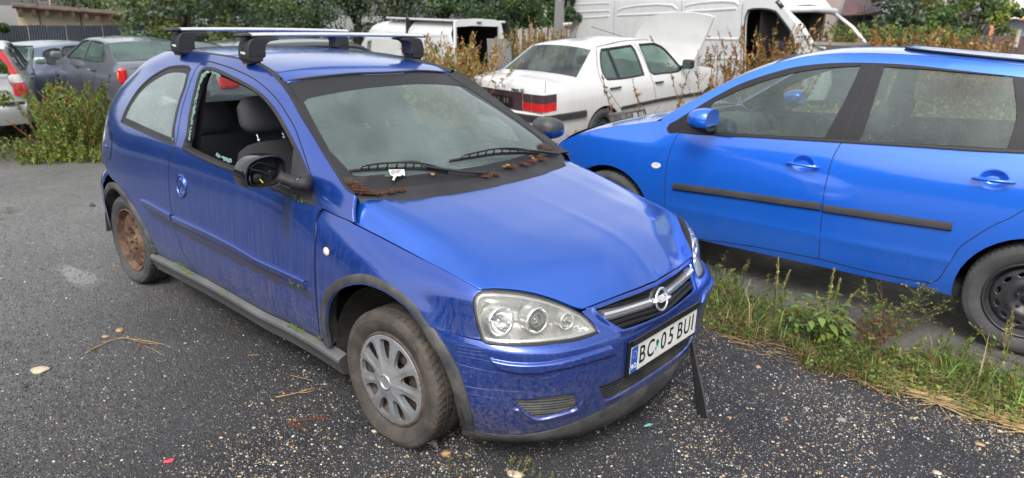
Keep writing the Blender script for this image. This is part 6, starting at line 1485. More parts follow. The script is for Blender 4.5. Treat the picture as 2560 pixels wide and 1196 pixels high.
for sg in (1, -1):
    sf = SideS(PS, sg)
    panel('fender', sf, fender_out, M['polo'], polo, sp=.03, gap=.002, lip=.02)
    panel('body_frame', sf, body_frame, M['polo'], polo, sp=.035, gap=.002, lip=.02)
    rc = [[np.array(hit(PF, PSl, *pc_))+np.array([.066*math.cos(t), .050*math.sin(t)]) for t in np.linspace(0, 2*math.pi, 32, endpoint=False)] for pc_ in ((2006.6, 410), (2484.5, 449))]
    fd = panel('door', sf, join(belt1, gB, gS1[::-1], gF[::-1]), M['polo'], polo, holes=[rc[0]], sp=.03, gap=.0025, lip=.02, relief=bead)
    rd = panel('door', sf, join(belt2, gR[::-1], gS2[::-1], gB[::-1]), M['polo'], polo, holes=[rc[1]], sp=.03, gap=.0025, lip=.02, relief=bead)
    for r_c, dd in ((rc[0], fd), (rc[1], rd)):
        panel('handle_recess', sf, inset(r_c, -.003), M['polo'], dd, sp=.008, gap=0, lip=0, off=.0, relief=lambda a, b, r_c=r_c: -.026*smooth01(segdist(np.array(r_c), np.stack([a, b], 1))/.032)-.001)
    panel('window_frame', sf, black_win, M['pillar'], polo, holes=[fw, rw], sp=.05, gap=0, lip=.012, off=.0)
    panel('door_glass', sf, inset(fw, -.004), M['pologlass'], fd, sp=.08, gap=0, lip=0, off=-.008)
    panel('door_glass', sf, inset(rw, -.004), M['pologlass'], rd, sp=.08, gap=0, lip=0, off=-.008)
    for gl in (gF, gB, join(gS1, gS2)[:-1], gR): ribbon('panel_gap', sf, gl, [(-.0022, .0008), (.0022, .0008)], M['under'], fd, smooth=False)
    ribbon('pillar_gap', sf, TP([(2104, 356), (2144, 263), (2186.6, 161)]), [(-.0025, .0002), (-.0025, .002), (.0025, .002), (.0025, .0002)], M['rubber'], fd)
    ribbon('pillar_gap', sf, TP([(1700, 297), (1697, 330)], 3), [(-.0025, .0002), (-.0025, .002), (.0025, .002), (.0025, .0002)], M['rubber'], fd)
    w_ = [(-.008, -.004), (-.008, .008), (0, .010), (.006, .008), (.006, -.004)]
    ribbon('window_sill_strip', sf, [p+np.array([0, .002]) for p in belt1], w_, M['rubber'], fd); ribbon('window_sill_strip', sf, [p+np.array([0, .002]) for p in belt2], w_, M['rubber'], rd)
    prm = [(.0, -.004), (.001, .010), (-.006, .017), (-.034, .016), (-.042, .010), (-.043, -.004)]
    ribbon('door_moulding', sf, TP([(1683.5, 473.3), (1800, 489), (1920, 507), (2052, 526)]), prm, M['trim2'], fd); ribbon('door_moulding', sf, TP([(2058, 529.4), (2200, 551), (2379, 577)]), prm, M['trim2'], rd)
    for (pa, pb, pc_, rr, dd) in (((1971, 407), (2054, 420), (2006.6, 410), .062, fd), ((2434, 446), (2552, 460), (2484.5, 449), .062, rd)):
        A_, B_ = np.array(hit(PF, PSl, *pa)), np.array(hit(PF, PSl, *pb)); C_ = np.array(hit(PF, PSl, *pc_)); pt = lambda q, h: tuple((sf.pt(q[:1], q[1:])+sf.nrm(q[:1], q[1:])*h)[0])
        if dd is rd: B_ = A_+(B_-A_)/np.linalg.norm(B_-A_)*.17
        else: B_ = A_+(B_-A_)/np.linalg.norm(B_-A_)*.17
        b = MB(); b.tube([pt(A_, .010), pt(A_+(B_-A_)*.05, .026), pt((A_+B_)/2, .034), pt(A_+(B_-A_)*.93, .028), pt(B_, .012)], [.011, .015, .016, .016, .012], 12, flat=.6); hdl = b.build('door_handle', M['polo'], dd, smooth=True)
        if dd is fd:
            V, F = lathe([(.0001, -.002), (.009, -.001), (.010, .004)], 16); q = A_+(B_-A_)*.90; c0 = pt(q, .0385); mk('door_lock', [(v[0]+c0[0], c0[1]+sg*-v[1], v[2]+c0[2]) for v in V], F, M['chrome'], hdl)
    ind = [np.array(p) for p in crom([np.array(hit(PF, PSl, *p)) for p in ((1629, 413), (1634, 407.5), (1646, 408), (1652, 414), (1646, 420), (1634, 419.5))], 3, closed=True)]
    panel('side_indicator', sf, ind, M['clearlens'], polo, sp=.02, gap=0, lip=.006, off=.005)
for nm, m, pts, cr in pol_prof:
    P = np.array(pts, float); Y = PS(P[:, 0], P[:, 1]); t = np.gradient(P, axis=0); t /= np.linalg.norm(t, axis=1)[:, None]; nn = np.stack([t[:, 1], -t[:, 0]], 1); V = []; F = []; nx = 18
    for p, y, q in zip(P, Y, nn):
        for k in range(nx+1):
            u = -1+2*k/nx; o_ = cr*(1-abs(u)**2.6); V.append((p[0]+q[0]*o_, y*u, p[1]+q[1]*o_))
    for i in range(len(P)-1):
        for k in range(nx): F.append((i*(nx+1)+k, (i+1)*(nx+1)+k, (i+1)*(nx+1)+k+1, i*(nx+1)+k+1))
    o = orient(mk(nm, V, F, m, polo), (-1.3, 0, .7))
for cx in (0, -2.46):
    for sg in (-1, 1):
        V = []; F = []; n = 18
        for i in range(n+1):
            a = math.pi*i/n
            for y in (.785, .48): V.append((cx+.345*math.cos(a), sg*y, .285+.345*math.sin(a)))
        for i in range(n): F.append((i*2, i*2+1, i*2+3, i*2+2))
        V.append((cx, sg*.48, .285)); c_ = len(V)-1
        for i in range(n): F.append((i*2+1, c_, i*2+3))
        mk('wheel_housing', V, F, M['under'], polo)
MB().box((-1.23, 0, .25), (1.9, 1.5, .06)).box((-1.23, 0, .30), (3.6, .9, .16)).build('underbody', M['under'], polo)['kind'] = 'stuff'
for x in (0, -2.46):
    for sg in (1, -1):
        wheel(polo, x, sg*.705, .285, .292, sg, 'steel', 0, M['tyre2'], 'black steel wheel without a cap', rim_r=.196, spin=.15)
interior(polo, (-1.30, -2.10), xd=-.45, wheel_y=.36)
mb = MB(); mpf = lambda px, py, y: PF.plane(px, py, 1, y)
# mirror: blue shell on a black foot
mc0 = mpf(1757, 300, .93); rings = []
for s, x in ((.15, .085), (.55, .075), (.85, .045), (1.0, .0), (1.0, -.05), (.93, -.06), (.6, -.05)):
    rings.append([(mc0[0]+x, .93+.105*s*math.copysign(abs(math.cos(t))**.75, math.cos(t)), mc0[2]+.067*s*math.copysign(abs(math.sin(t))**.75, math.sin(t))+.005) for t in np.linspace(0, 2*math.pi, 28, endpoint=False)])
for sg in (1, -1):
    rr_ = [[(p[0], p[1]*sg, p[2]) for p in r] for r in rings]
    pm = loft(rr_, M['polo'], 'door_mirror', polo, cap=True)
    q = [[(p[0]+.0*1, p[1]*1.0, min(p[2], mc0[2]-.030)-.004) for p in r] for r in [[(mc0[0]+(a[0]-mc0[0])*1.04, a[1], a[2]) for a in r] for r in rr_]]
    loft(q, M['trim2'], 'mirror_base', pm)
    b = MB(); b.tube([(mc0[0]+.01, sg*.93, mc0[2]-.055), (mc0[0]+.0, sg*.84, mc0[2]-.075), (mc0[0]+.01, sg*.76, mc0[2]-.07)], [.03, .026, .04], 12, flat=.6); b.build('mirror_foot', M['trim2'], pm, smooth=True)
# raised sunroof lid at the right
b = MB(); zr = 1.452+.022; V = []; F = []
rim = crom([np.array(p) for p in [(-1.66, .40), (-1.60, .0), (-1.66, -.40), (-2.3, -.42), (-2.35, 0), (-2.3, .42)]], 5, closed=True)
_pr = sorted((float(q_[0]), float(q_[1])) for q_ in pol_prof[3][2]); zf = lambda x, y: float(np.interp(x, [q_[0] for q_ in _pr], [q_[1] for q_ in _pr]))+.030*(1-min(1, abs(y)/.55)**2.6)+.010; rim = np.array(rim)
b.tube([(p[0], p[1], zf(*p)) for p in rim]+[(rim[0][0], rim[0][1], zf(*rim[0]))], .006, 8, cap=False); sr = b.build('sunroof_frame', M['rubber'], polo, smooth=True)
orient(mk('sunroof_lid', [(p[0], p[1], zf(*p)) for p in rim], [tuple(range(len(rim)))], M['polo'], sr, smooth=False), (-2, 0, 0))
# ================================================================ leaning plastic strip, small litter
b = MB(); A_ = np.array([.70, .36, .285]); B_ = gpt(1757, 1045); B_ = np.array([B_[0], B_[1], .004]); d_ = B_-A_; dn_ = d_/np.linalg.norm(d_); side_ = np.cross(dn_, [-.55, -.75, .3]); side_ /= np.linalg.norm(side_); nrm_ = np.cross(side_, dn_)
V = []; F = []; pr = [(-.026, -.004), (-.024, .004), (.014, .006), (.024, .002), (.026, -.008), (.020, -.010), (.018, -.002), (-.016, -.002), (-.018, -.008)]; pr_n = len(pr)
for i in range(9):
    t = i/8; c = A_+d_*t; wv = .35+.65*min(1, t*1.3)
    for a, h in pr: V.append(c+side_*a*wv*1.35+nrm_*h)
F = [(i*pr_n+k, i*pr_n+(k+1) % pr_n, (i+1)*pr_n+(k+1) % pr_n, (i+1)*pr_n+k) for i in range(8) for k in range(pr_n)]+[tuple(range(pr_n)), tuple(8*pr_n+k for k in range(pr_n))[::-1]]
o = mk('plastic_strip', V, F, M['trim2'], None, smooth=False); bm = bmesh.new(); bm.from_mesh(o.data); bmesh.ops.recalc_face_normals(bm, faces=bm.faces); bm.to_mesh(o.data); bm.free(); tag(o, 'black plastic trim strip hanging from the bumper to the ground', 'trim strip')
M['twig'] = mat('dry_stalk', (.28, .17, .08), .8, var=.4, vscale=30); M['twigdk'] = mat('dark_stalk', (.10, .06, .035), .8, var=.4, vscale=30)
def twig(pts, r, lab, m=None, nm='dry_twig', br=()):
    P = [gpt(*p) for p in pts]; C_ = crom([p+np.array([0, 0, r+.002+random.uniform(0, .006)]) for p in P], 4); b = MB(); b.tube([tuple(p) for p in C_], [r*(1-.5*i/len(C_)) for i in range(len(C_))], 6)
    for q in br: Q = [gpt(*p)+np.array([0, 0, r+.003]) for p in q]; b.tube([tuple(p) for p in crom(Q, 3)], r*.6, 5)
    o = b.build(nm, m or M['twig'], None, smooth=True); tag(o, lab, 'twig'); return o
twig([(214, 888), (250, 868), (300, 849), (330, 852), (370, 858), (414, 867)], .0035, 'bent dry twig with side shoots lying on the asphalt at the left', br=[[(350, 862), (345, 875), (336, 886)], [(362, 868), (390, 880), (408, 893)], [(330, 852), (360, 860), (395, 864)]])
twig([(575, 797), (572, 810), (567, 827)], .002, 'short dry stalk lying below the sill')
twig([(690, 997), (735, 988), (765, 980), (790, 973)], .0035, 'frayed dry stalk beside the front tyre', br=[[(740, 985), (770, 984), (793, 977)], [(727, 942), (755, 948), (782, 955)]])
twig([(455, 945), (460, 960), (459, 972)], .002, 'thin upright-lying stalk left of the sill', M['twigdk'])
twig([(441, 888), (442, 915)], .0018, 'dark stalk on the bare asphalt', M['twigdk'])
twig([(620, 892), (650, 890)], .0022, 'short pale stalk below the sill')
twig([(1782, 840), (1780, 852), (1784, 862)], .003, 'curled dry stalk right of the hanging strip'); twig([(1820, 838), (1840, 852), (1858, 862)], .0025, 'straight dry stalk at the edge of the grass')
twig([(1890, 888), (1925, 893), (1955, 915)], .002, 'thin straw on the asphalt below the grass'); twig([(2205, 1000), (2240, 1015), (2275, 1028)], .002, 'thin straw at the asphalt edge, right')
M['springrust'] = mat('rusty_spring', (.22, .07, .03), .7, metal=.3, var=.4, vscale=40)
def coil(pa, pb, r, turns, m): 
    A, B = gpt(*pa), gpt(*pb); d = B-A; L_ = np.linalg.norm(d); d = d/L_; n = np.array([-d[1], d[0], 0]); P = []
    for i in range(turns*8+1): t = i/(turns*8); a = 2*math.pi*turns*t; P.append(tuple(A+d*L_*t+n*r*math.cos(a)+np.array([0, 0, r+.001+r*math.sin(a)])))
    m.tube(P, .0011, 4)
b = MB(); coil((723, 1058), (816, 1049), .006, 22, b); coil((723, 1058), (768, 1080), .006, 10, b); tag(b.build('coil_spring', M['springrust'], None, smooth=True), 'rusty bent coil spring lying on the asphalt left of the front tyre', 'spring')
p = gpt(421, 1157); M['pinkp'] = mat('pink_plastic', (.75, .06, .09), .35); b = MB(); b.box((0, 0, 0), (.030, .014, .004), Matrix.Rotation(.2, 3, 'X'), .001).box((.012, .003, .003), (.012, .012, .004)); o = b.build('plastic_scrap', M['pinkp']); o.location = (p[0], p[1], .006); o.rotation_euler = (0, .1, 1.1); tag(o, 'small bright pink scrap of plastic at the bottom left', 'litter')
p = gpt(1610, 1070); M['tealp'] = mat('teal_plastic', (.10, .32, .28), .4); b = MB(); b.tube([(0, 0, 0), (.01, .02, .003), (.02, .045, 0)], [.004, .007, .003], 6); o = b.build('plastic_scrap', M['tealp'], smooth=True); o.location = (p[0], p[1], .007); tag(o, 'small teal scrap below the licence plate on the asphalt', 'litter')
# ================================================================ background cars
VF = Frame((-3.82, 8.223, .103), R(82.66), R(3.85))
vento = thing('white_saloon', 'white saloon with raised bonnet and red tail lamp, seen from behind', 'car', (-3.82, 8.223, .103), R(82.66), pitch=R(3.85))
_vz = [.15, .30, .5, .65, .8, .9, .97, 1.1, 1.25, 1.34, 1.39, 1.42]; _vw = [.78, .82, .84, .845, .838, .815, .785, .715, .635, .585, .54, .47]
_vxs = [-3.65, -3.5, -3.3, -3.0, -2.4, -1.2, -.4, .2, .5, .65]; _vtp = [.88, .925, .95, .97, .99, 1, .99, .95, .88, .78]
_VB = fsurf(_vz, _vw, _vxs, _vtp)
VS = lambda x, z: _VB(x, z)
vprof = [('front_end', M['white'], crom([np.array(p) for p in [(.62, .22), (.64, .45), (.60, .66)]], 3), .06),
         ('engine_bay', M['under'], crom([np.array(p) for p in [(.60, .66), (.35, .80), (.0, .90), (-.40, .965)]], 4), .0),
         ('windscreen', M['greenglass'], crom([np.array(p) for p in [(-.40, .965), (-.75, 1.13), (-1.10, 1.335)]], 4), .05),
         ('roof_panel', M['white'], crom([np.array(p) for p in [(-1.10, 1.335), (-1.3, 1.378), (-1.85, 1.395), (-2.35, 1.365), (-2.50, 1.335)]], 4), .035),
         ('rear_window', M['glass'], crom([np.array(p) for p in [(-2.50, 1.335), (-2.70, 1.19), (-2.93, 1.03)]], 4), .05),
         ('boot_lid', M['white'], crom([np.array(p) for p in [(-2.93, 1.03), (-3.15, 1.0), (-3.40, .985), (-3.50, .965), (-3.53, .90)]], 4), .03),
         ('tail_panel', M['white'], crom([np.array(p) for p in [(-3.53, .90), (-3.56, .78), (-3.55, .62)]], 4), .05),
         ('rear_bumper', M['white'], crom([np.array(p) for p in [(-3.55, .62), (-3.61, .56), (-3.62, .45), (-3.56, .26)]], 4), .06)]
VSl = SideS(VS, -1)
TV = lambda pts, n=4: trace(VF, VSl, pts, n)
vw1 = join(TV([(1503, 125), (1578, 114)], 3), TV([(1578, 114), (1588, 128), (1610, 187)]), TV([(1610, 187), (1560, 196), (1518, 199)]), TV([(1518, 199), (1506, 180), (1501, 140), (1503, 125)]))
vw2 = join(TV([(1597, 112), (1636, 109)], 3), TV([(1636, 109), (1660, 122), (1700, 166)]), TV([(1700, 166), (1702, 174), (1634, 186)]), TV([(1634, 186), (1626, 180), (1612, 145), (1597, 112)]))
vgaps = [TV([(1490, 118), (1493, 160), (1502, 200), (1530, 240), (1553, 275)]), TV([(1585, 108), (1600, 130), (1627, 190), (1640, 250)]), TV([(1364, 204), (1362, 232)], 3), TV([(1490, 118), (1556, 103.5), (1619, 100)])]
shell(vento, VS, vprof, .24, 2.475, .335, M['white'], wins=[(vw1, M['greenglass']), (vw2, M['greenglass'])], sp=.06, gaps=vgaps)
# black bumper band, door strips
for sg in (-1, 1):
    sf = SideS(VS, sg)
    ribbon('side_strip', sf, TV([(1553, 271), (1650, 250), (1752, 233)]), [(-.022, 0), (-.02, .022), (.02, .022), (.022, 0)], M['trim2'], vento)
    ribbon('bumper_band', sf, [np.array([-3.56, .575]), np.array([-3.3, .573]), np.array([-3.0, .57]), np.array([-2.85, .57])], [(-.045, 0), (-.04, .03), (.035, .03), (.045, 0)], M['trim2'], vento)
    ribbon('window_divider', sf, TV([(1519, 124), (1532, 155), (1548, 196)]), [(-.018, 0), (-.016, .008), (.016, .008), (.018, 0)], M['rubber'], vento)
    for (a, c) in (((1525, 223), (1550, 219)), ((1638, 208), (1656, 205))):
        A_, B_ = np.array(hit(VF, VSl, *a)), np.array(hit(VF, VSl, *c)); ribbon('door_handle', sf, [A_, (A_+B_)/2, B_], [(-.014, 0), (-.012, .03), (.012, .03), (.014, 0)], M['blk'], vento)
P = np.array([[-3.605-.06*(1-(abs(y)/.78)**2.4), y] for y in np.linspace(-.78, .78, 21)]); V = []; F = []
for x, y in P:
    for dx, z in ((.03, .62), (-.028, .612), (-.032, .54), (.03, .53)): V.append((x+dx, y, z))
for i in range(20):
    for k in range(3): F.append((i*4+k, i*4+k+1, (i+1)*4+k+1, (i+1)*4+k))
mk('bumper_band', V, F, M['trim2'], vento, smooth=False)
tl = lambda y: -3.555-.05*(1-(abs(y)/.79)**2.4)
for sg in (-1, 1):
    for nm, m, y0, y1, z0, z1 in (('tail_lamp', M['red'], .44, .585, .665, .765), ('tail_lamp', M['smoke'], .44, .585, .768, .875), ('tail_lamp', M['red'], .59, .785, .665, .765), ('tail_lamp', M['smoke'], .59, .785, .768, .875)):
        V = []; F = []; ys_ = np.linspace(y0, y1, 6)
        for y in ys_:
            for z in (z0, z1): V.append((tl(y)-.014+(.02 if y > .77 else 0), sg*y, z))
        for z in (z0, z1):
            if y1 > .7: V.append((-3.36, sg*.80, z))
        for i in range(5): F.append((i*2, i*2+1, i*2+3, i*2+2))
        if y1 > .7: F.append((10, 11, 13, 12))
        mk(nm, V, F, m, vento)
V = [(tl(y)-.012, y, z) for y in np.linspace(-.43, .43, 9) for z in (.655, .885)]; mk('number_plate_recess', V, [(i*2, i*2+1, i*2+3, i*2+2) for i in range(8)], M['smoke'], vento)
pf = MB().box((tl(0)-.035, .0, .765), (.012, .52, .115), bev=.003).build('number_plate', M['plateblk'], vento)
for k in range(7):
    if k != 2: MB().box((tl(0)-.043, -.19+k*.062, .765), (.003, .028, .06)).build('plate_mark', M['rimgrey'], pf)
V, F = lathe([(.045, -.002), (.052, -.008), (.058, -.002)], 28, axis='x'); em2 = mk('boot_emblem', [(v[0]+tl(0)+.03, v[1], v[2]+.925) for v in V], F, M['chrome'], vento)
b = MB()
for p_, q_ in (((-.032, .03), (0, -.04)), ((0, -.04), (.032, .03)), ((-.015, .045), (0, .005)), ((0, .005), (.015, .045))): b.tube([(tl(0)+.02, p_[0], .925+p_[1]), (tl(0)+.02, q_[0], .925+q_[1])], .004, 4)
b.build('emblem_letters', M['chrome'], em2)
text_mesh('boot_lettering', 'Vento GL', .055, M['plateblk'], vento, Matrix.Translation((tl(.35)-.003, -.33, .905)) @ Matrix(((0, 0, -1, 0), (-1, 0, 0, 0), (0, 1, 0, 0), (0, 0, 0, 1))), .002, .002, 1.15, .25)
interior(vento, (-1.35, -2.2), z0=.40)
for sg in (-1, 1):
    mm_ = MB().box((-.78, sg*.93, 1.03), (.10, .17, .13), bev=.03).box((-.76, sg*.83, .98), (.06, .10, .05), bev=.01).build('door_mirror', M['blk'], vento); MB().box((-.835, sg*.93, 1.03), (.004, .14, .10)).build('mirror_glass', M['glass'], mm_)
for x in (0, -2.475):
    for sg in (-1, 1): wheel(vento, x, sg*.725, .29, .295, sg, 'steel', 0, M['tyre2'], 'dark steel wheel', rim_r=.185)
# raised bonnet: slightly bowed sheet standing at the windscreen
bp_ = [VF.plane(*p, 0, -.62) for p in ((1583, 94), (1594, 72.8), (1616.5, 47.7), (1644, 36.4), (1694, 31.4), (1744.5, 34), (1782, 42.6))]; bq = [VF.plane(*p, 0, -.62) for p in ((1782, 42.6), (1767, 75), (1750, 115), (1732, 161))]
hy = np.array([[p[1], p[2]] for p in crom(bp_, 4)+crom(bq, 4)[1:]]); zl = hy[-1][1]; hy = np.vstack([hy, [[.60, zl]]]); hy = hy[np.argsort(np.arange(len(hy)))]
EB = EndS(lambda y, z: .62+.06*((z-1.35)/.4)**2-.10*(z-1.0)+.0*y, -1)
panel('raised_bonnet', EB, hy, M['white'], vento, sp=.08, gap=0, lip=.035)
V, F = lathe([(.0001, 0), (.004, .001)], 8); b = MB(); q = VF.plane(1565, 95, 1, -.1); q2 = VF.plane(1477, 67, 1, -.1); b.tube([tuple(q), tuple(q2)], .004, 5); b.tube([tuple(q-np.array([0, 0, .03])), tuple(q+np.array([0, 0, .02]))], .012, 6); b.build('roof_aerial', M['blk'], vento)
# ---------------------------------------------------------------- generic parked cars
def gen_car(name, label, loc, yaw, H, wb, kind, m, W=1.72, tail=.75, zdeck=.98, lamp=None, sides=(-1, 1), glassm='glass', wheelk='steel', group=None, fo=.80, roofrails=False, scale=1.0, pitch=0):
    root = thing(name, label, 'car', loc, yaw, group, pitch); k = W/1.69; xr = -wb-tail
    z_ = [.15, .30, .5, .65, .8, .9, .97, 1.1, H-.20, H-.10, H-.05, H-.02]; w_ = [.78, .82, .84, .845, .838, .815, .785, .725, .65, .60, .555, .48]
    f = fsurf(z_, [a*k for a in w_], [xr-.15, xr, xr+.25, -wb, -1.2, -.4, .2, .5, .65, .8], [.86, .90, .95, .985, 1, .99, .95, .88, .78, .65]); c = lambda P: crom([np.array(p) for p in P], 3)
    S = lambda x, z: f(x, z)
    pr = [('front_end', m, c([(fo-.06, .24), (fo, .45), (fo-.08, .66)]), .08), ('bonnet', m, c([(fo-.08, .66), (.35, .82), (0, .90), (-.35, .965)]), .03), ('windscreen', M[glassm], c([(-.35, .965), (-.75, 1.17), (-1.10, H-.085)]), .05)]
    if kind == 'saloon':
        xe = -wb+.15; pr += [('roof_panel', m, c([(-1.10, H-.085), (-1.4, H-.035), (-1.9, H-.03), (xe, H-.085)]), .035), ('rear_window', M[glassm], c([(xe, H-.085), (xe-.35, H-.27), (xe-.62, zdeck+.04)]), .04), ('boot_lid', m, c([(xe-.62, zdeck+.04), (xr+.12, zdeck), (xr+.02, zdeck-.05)]), .03), ('tail_panel', m, c([(xr+.02, zdeck-.05), (xr-.02, .72), (xr-.03, .58)]), .06), ('rear_bumper', m, c([(xr-.03, .58), (xr-.09, .5), (xr-.04, .27)]), .07)]
    else:
        xe = xr+.28 if kind == 'estate' else xr+.35; pr += [('roof_panel', m, c([(-1.10, H-.085), (-1.4, H-.035), (-2.0, H-.03), (xe, H-.09)]), .035), ('rear_window', M[glassm], c([(xe, H-.09), (xe-.15, H-.30), (xe-.26, .99)]), .05), ('tailgate', m, c([(xe-.26, .99), (xe-.30, .80), (xe-.31, .60)]), .07), ('rear_bumper', m, c([(xe-.31, .60), (xe-.38, .52), (xe-.34, .27)]), .08)]
    zt, zbw = H-.115, 1.00; xk = -wb+.1 if kind == 'saloon' else xe+.05
    w1 = join(c([(-.60, zbw), (-.72, 1.08), (-1.12, zt), (-1.45, zt+.03)]), [np.array([-1.50, zbw+.01])]); w2 = join([np.array([-1.58, zbw+.01]), np.array([-1.55, zt+.03])], c([(-1.55, zt+.03), (-2.0, zt+.025), (-2.25, zt-.0), (-2.40, zbw+.18), (-2.42, zbw+.02)]))
    wins = [(w1, M[glassm]), (w2, M[glassm])]
    if kind in ('estate', 'hatch'): wins.append((join(c([(-2.50, zbw+.03), (-2.44, zbw+.22), (-2.36, zt-.02), (xk+.12, zt-.06), (xk+.02, zbw+.15), (xk+.05, zbw+.06)])), M[glassm]))
    elif kind == 'saloon': wins.append(([np.array([-2.47, zbw+.04]), np.array([-2.40, zt-.10]), np.array([-2.62, zbw+.12]), np.array([-2.66, zbw+.04])], M[glassm]))
    gaps = [c([(-.42, .95), (-.45, .6), (-.45, .26)]), c([(-1.54, zbw), (-1.53, .6), (-1.50, .26)]), c([(-2.44, .98), (-2.30, .75), (-2.12, .5), (-2.05, .30)])]
    shell(root, S, pr, .24, wb, .34, m, sides=sides, wins=wins, sp=.09, gaps=gaps, nx=10)
    for sg in sides:
        sf = SideS(S, sg)
        for x in (-1.36, -2.25): ribbon('door_handle', sf, [np.array([x+.08, .86]), np.array([x, .86]), np.array([x-.08, .86])], [(-.012, 0), (-.01, .03), (.01, .03), (.012, 0)], M['blk'], root)
        mm_ = MB().box((-.62, sg*(.96*k), 1.04), (.12, .19, .13), bev=.045).build('door_mirror', m, root); MB().box((-.685, sg*.96*k, 1.04), (.004, .15, .09)).build('mirror_glass', M['glass'], mm_)
    for x in (0, -wb):
        for sg in (-1, 1): wheel(root, x, sg*(.725*k), .30, .30, sg, wheelk, 0, M['tyre2'], 'wheel', rim_r=.19)
    interior(root, (-1.35, -2.15), z0=.42)
    return root, S, pr
def at(px, py, dist):
    """point seen at a pixel, dist metres along the view axis"""
    d = FV+RV*(px-PW/2)/FPX-UV*(py-PH/2)/FPX; return CAM+d*dist
def pxyaw(px): d = FV+RV*(px-PW/2)/FPX; return math.atan2(d[1], d[0])
# silver estate at the left edge: its tailgate faces us
p = at(20, 337, 11.0); yw = pxyaw(20)+R(-6)
def base_from_rear(px, py, dist, yaw, wb, tail, latoff, z0=0.0):
    """front-axle origin of a car whose rear (xr, latoff) stands at this pixel"""
    q = at(px, py, dist); xr = -wb-tail; c, s = math.cos(yaw), math.sin(yaw); return (q[0]-(c*xr-s*latoff), q[1]-(s*xr+c*latoff), q[2])
yaw = pxyaw(40)+R(-4); wbx = 2.7
o_, S_est, pr_est = gen_car('silver_estate', 'silver estate car cut by the left edge, tall red tail lamps', base_from_rear(88, 349, 11.2, yaw, 2.7, .75, -.80), yaw, 1.47, 2.7, 'estate', M['silver'], W=1.76, tail=.75, glassm='greenglass')
xe = -2.7-.75+.28
for sg in (-1, 1):
    for nm, m, z0, z1 in (('tail_lamp', M['red'], 1.02, 1.36), ('tail_lamp', M['clearlens'], .90, 1.02), ('tail_lamp', M['red'], .70, .90)):
        V = []; F = []
        for i, z in enumerate(np.linspace(z0, z1, 5)):
            yw_ = float(S_est(np.array([xe-.2]), np.array([z]))[0]); xx = np.interp(z, [.6, .99, 1.17, 1.38], [xe-.335, xe-.30, xe-.20, xe-.05]); 
            for dy, dx in ((-.17 if z < 1.0 else -.09, -.035), (-.05, -.03), (.005, .03), (.01, .14)): V.append((xx+dx, sg*(yw_+dy), z))
        for i in range(4):
            for k in range(3): F.append((i*4+k, i*4+k+1, (i+1)*4+k+1, (i+1)*4+k))
        mk(nm, V, F, m, o_)
MB().box((xe-.44, -.62, .60), (.05, .28, .05), bev=.01).build('bumper_strip', M['blk'], o_)
MB().box((xe-.405, 0, 1.0), (.03, 1.2, .06), bev=.01).build('tailgate_trim', M['silver'], o_)
# dark grey saloon, left flank towards us
yaw = pxyaw(330)+R(17)
gs, S_gs, _ = gen_car('grey_saloon', 'dark grey saloon behind the weeds, green rear glass, orange-red tail lamp', base_from_rear(318, 318, 12.0, yaw, 2.65, .80, .80), yaw, 1.43, 2.65, 'saloon', M['grey'], W=1.74, tail=.80, glassm='greenglass', zdeck=1.02)
for sg in (-1, 1): MB().box((-3.43, sg*.755, .85), (.12, .13, .27), Matrix.Rotation(-sg*R(18), 3, 'Z'), .04).build('tail_lamp', M['red'], gs); MB().box((-3.39, sg*.785, .85), (.10, .10, .12), Matrix.Rotation(-sg*R(18), 3, 'Z'), .03).build('tail_lamp', M['orange'], gs)
yaw = pxyaw(130)+R(-42)
bh, S_bh, _ = gen_car('bluegrey_hatchback', 'blue-grey hatchback wedged between the silver estate and the grey saloon', base_from_rear(106, 300, 14.0, yaw, 2.6, .72, -.80), yaw, 1.46, 2.6, 'hatch', M['bluegrey'], W=1.72, tail=.72, glassm='glass')
MB().box((-3.10, 0, 1.40), (.25, 1.15, .03), bev=.01).build('spoiler', M['blk'], bh)
MB().box((-3.15, .70, .86), (.25, .10, .22), bev=.03).build('lamp_hole', M['under'], bh)
yaw = pxyaw(120)+R(-42)
sh, _, _ = gen_car('pale_hatchback', 'pale silver car of which only the roof shows beyond the blue-grey hatchback', base_from_rear(92, 279, 16.2, yaw, 2.6, .72, -.80), yaw, 1.48, 2.6, 'hatch', M['silver'], W=1.72, glassm='glass')
# dark car behind the blue hatchback, seen through its windows and above its roof
yaw = pxyaw(600)+R(-68)
dk, S_dk, _ = gen_car('dark_hatchback', 'dark car with red lamp and silver sill, parked behind the blue hatchback', base_from_rear(548, 400, 8.8, yaw, 2.6, .78, -.80), yaw, 1.45, 2.6, 'estate', M['darkcar'], W=1.72, glassm='greenglass', tail=.78)
for sg in (-1, 1): MB().box((-3.16, sg*.78, .98), (.24, .12, .22), bev=.04).build('tail_lamp', M['red'], dk); 
MB().box((-3.45, 0, .58), (.10, 1.5, .12), bev=.03).build('bumper_bar', M['alu'], dk)
b = MB(); b.tube([(-2.7, 0, 1.44), (-2.78, 0, 1.62)], [.008, .003], 6); b.build('roof_aerial', M['blk'], dk)
# ---------------------------------------------------------------- vans
def van(root, fr, prof_side, W_, zb, m, roof_z, front=None):
    pass
yawv = R(-24); vF_loc = at(2062, 262, 15.0)
bv = thing('white_van', 'big white high-roof van with empty cab door and no windscreen, behind the saloon', 'van', tuple(vF_loc), yawv, pitch=R(1.6))
BF = Frame(tuple(vF_loc), yawv, R(1.6))
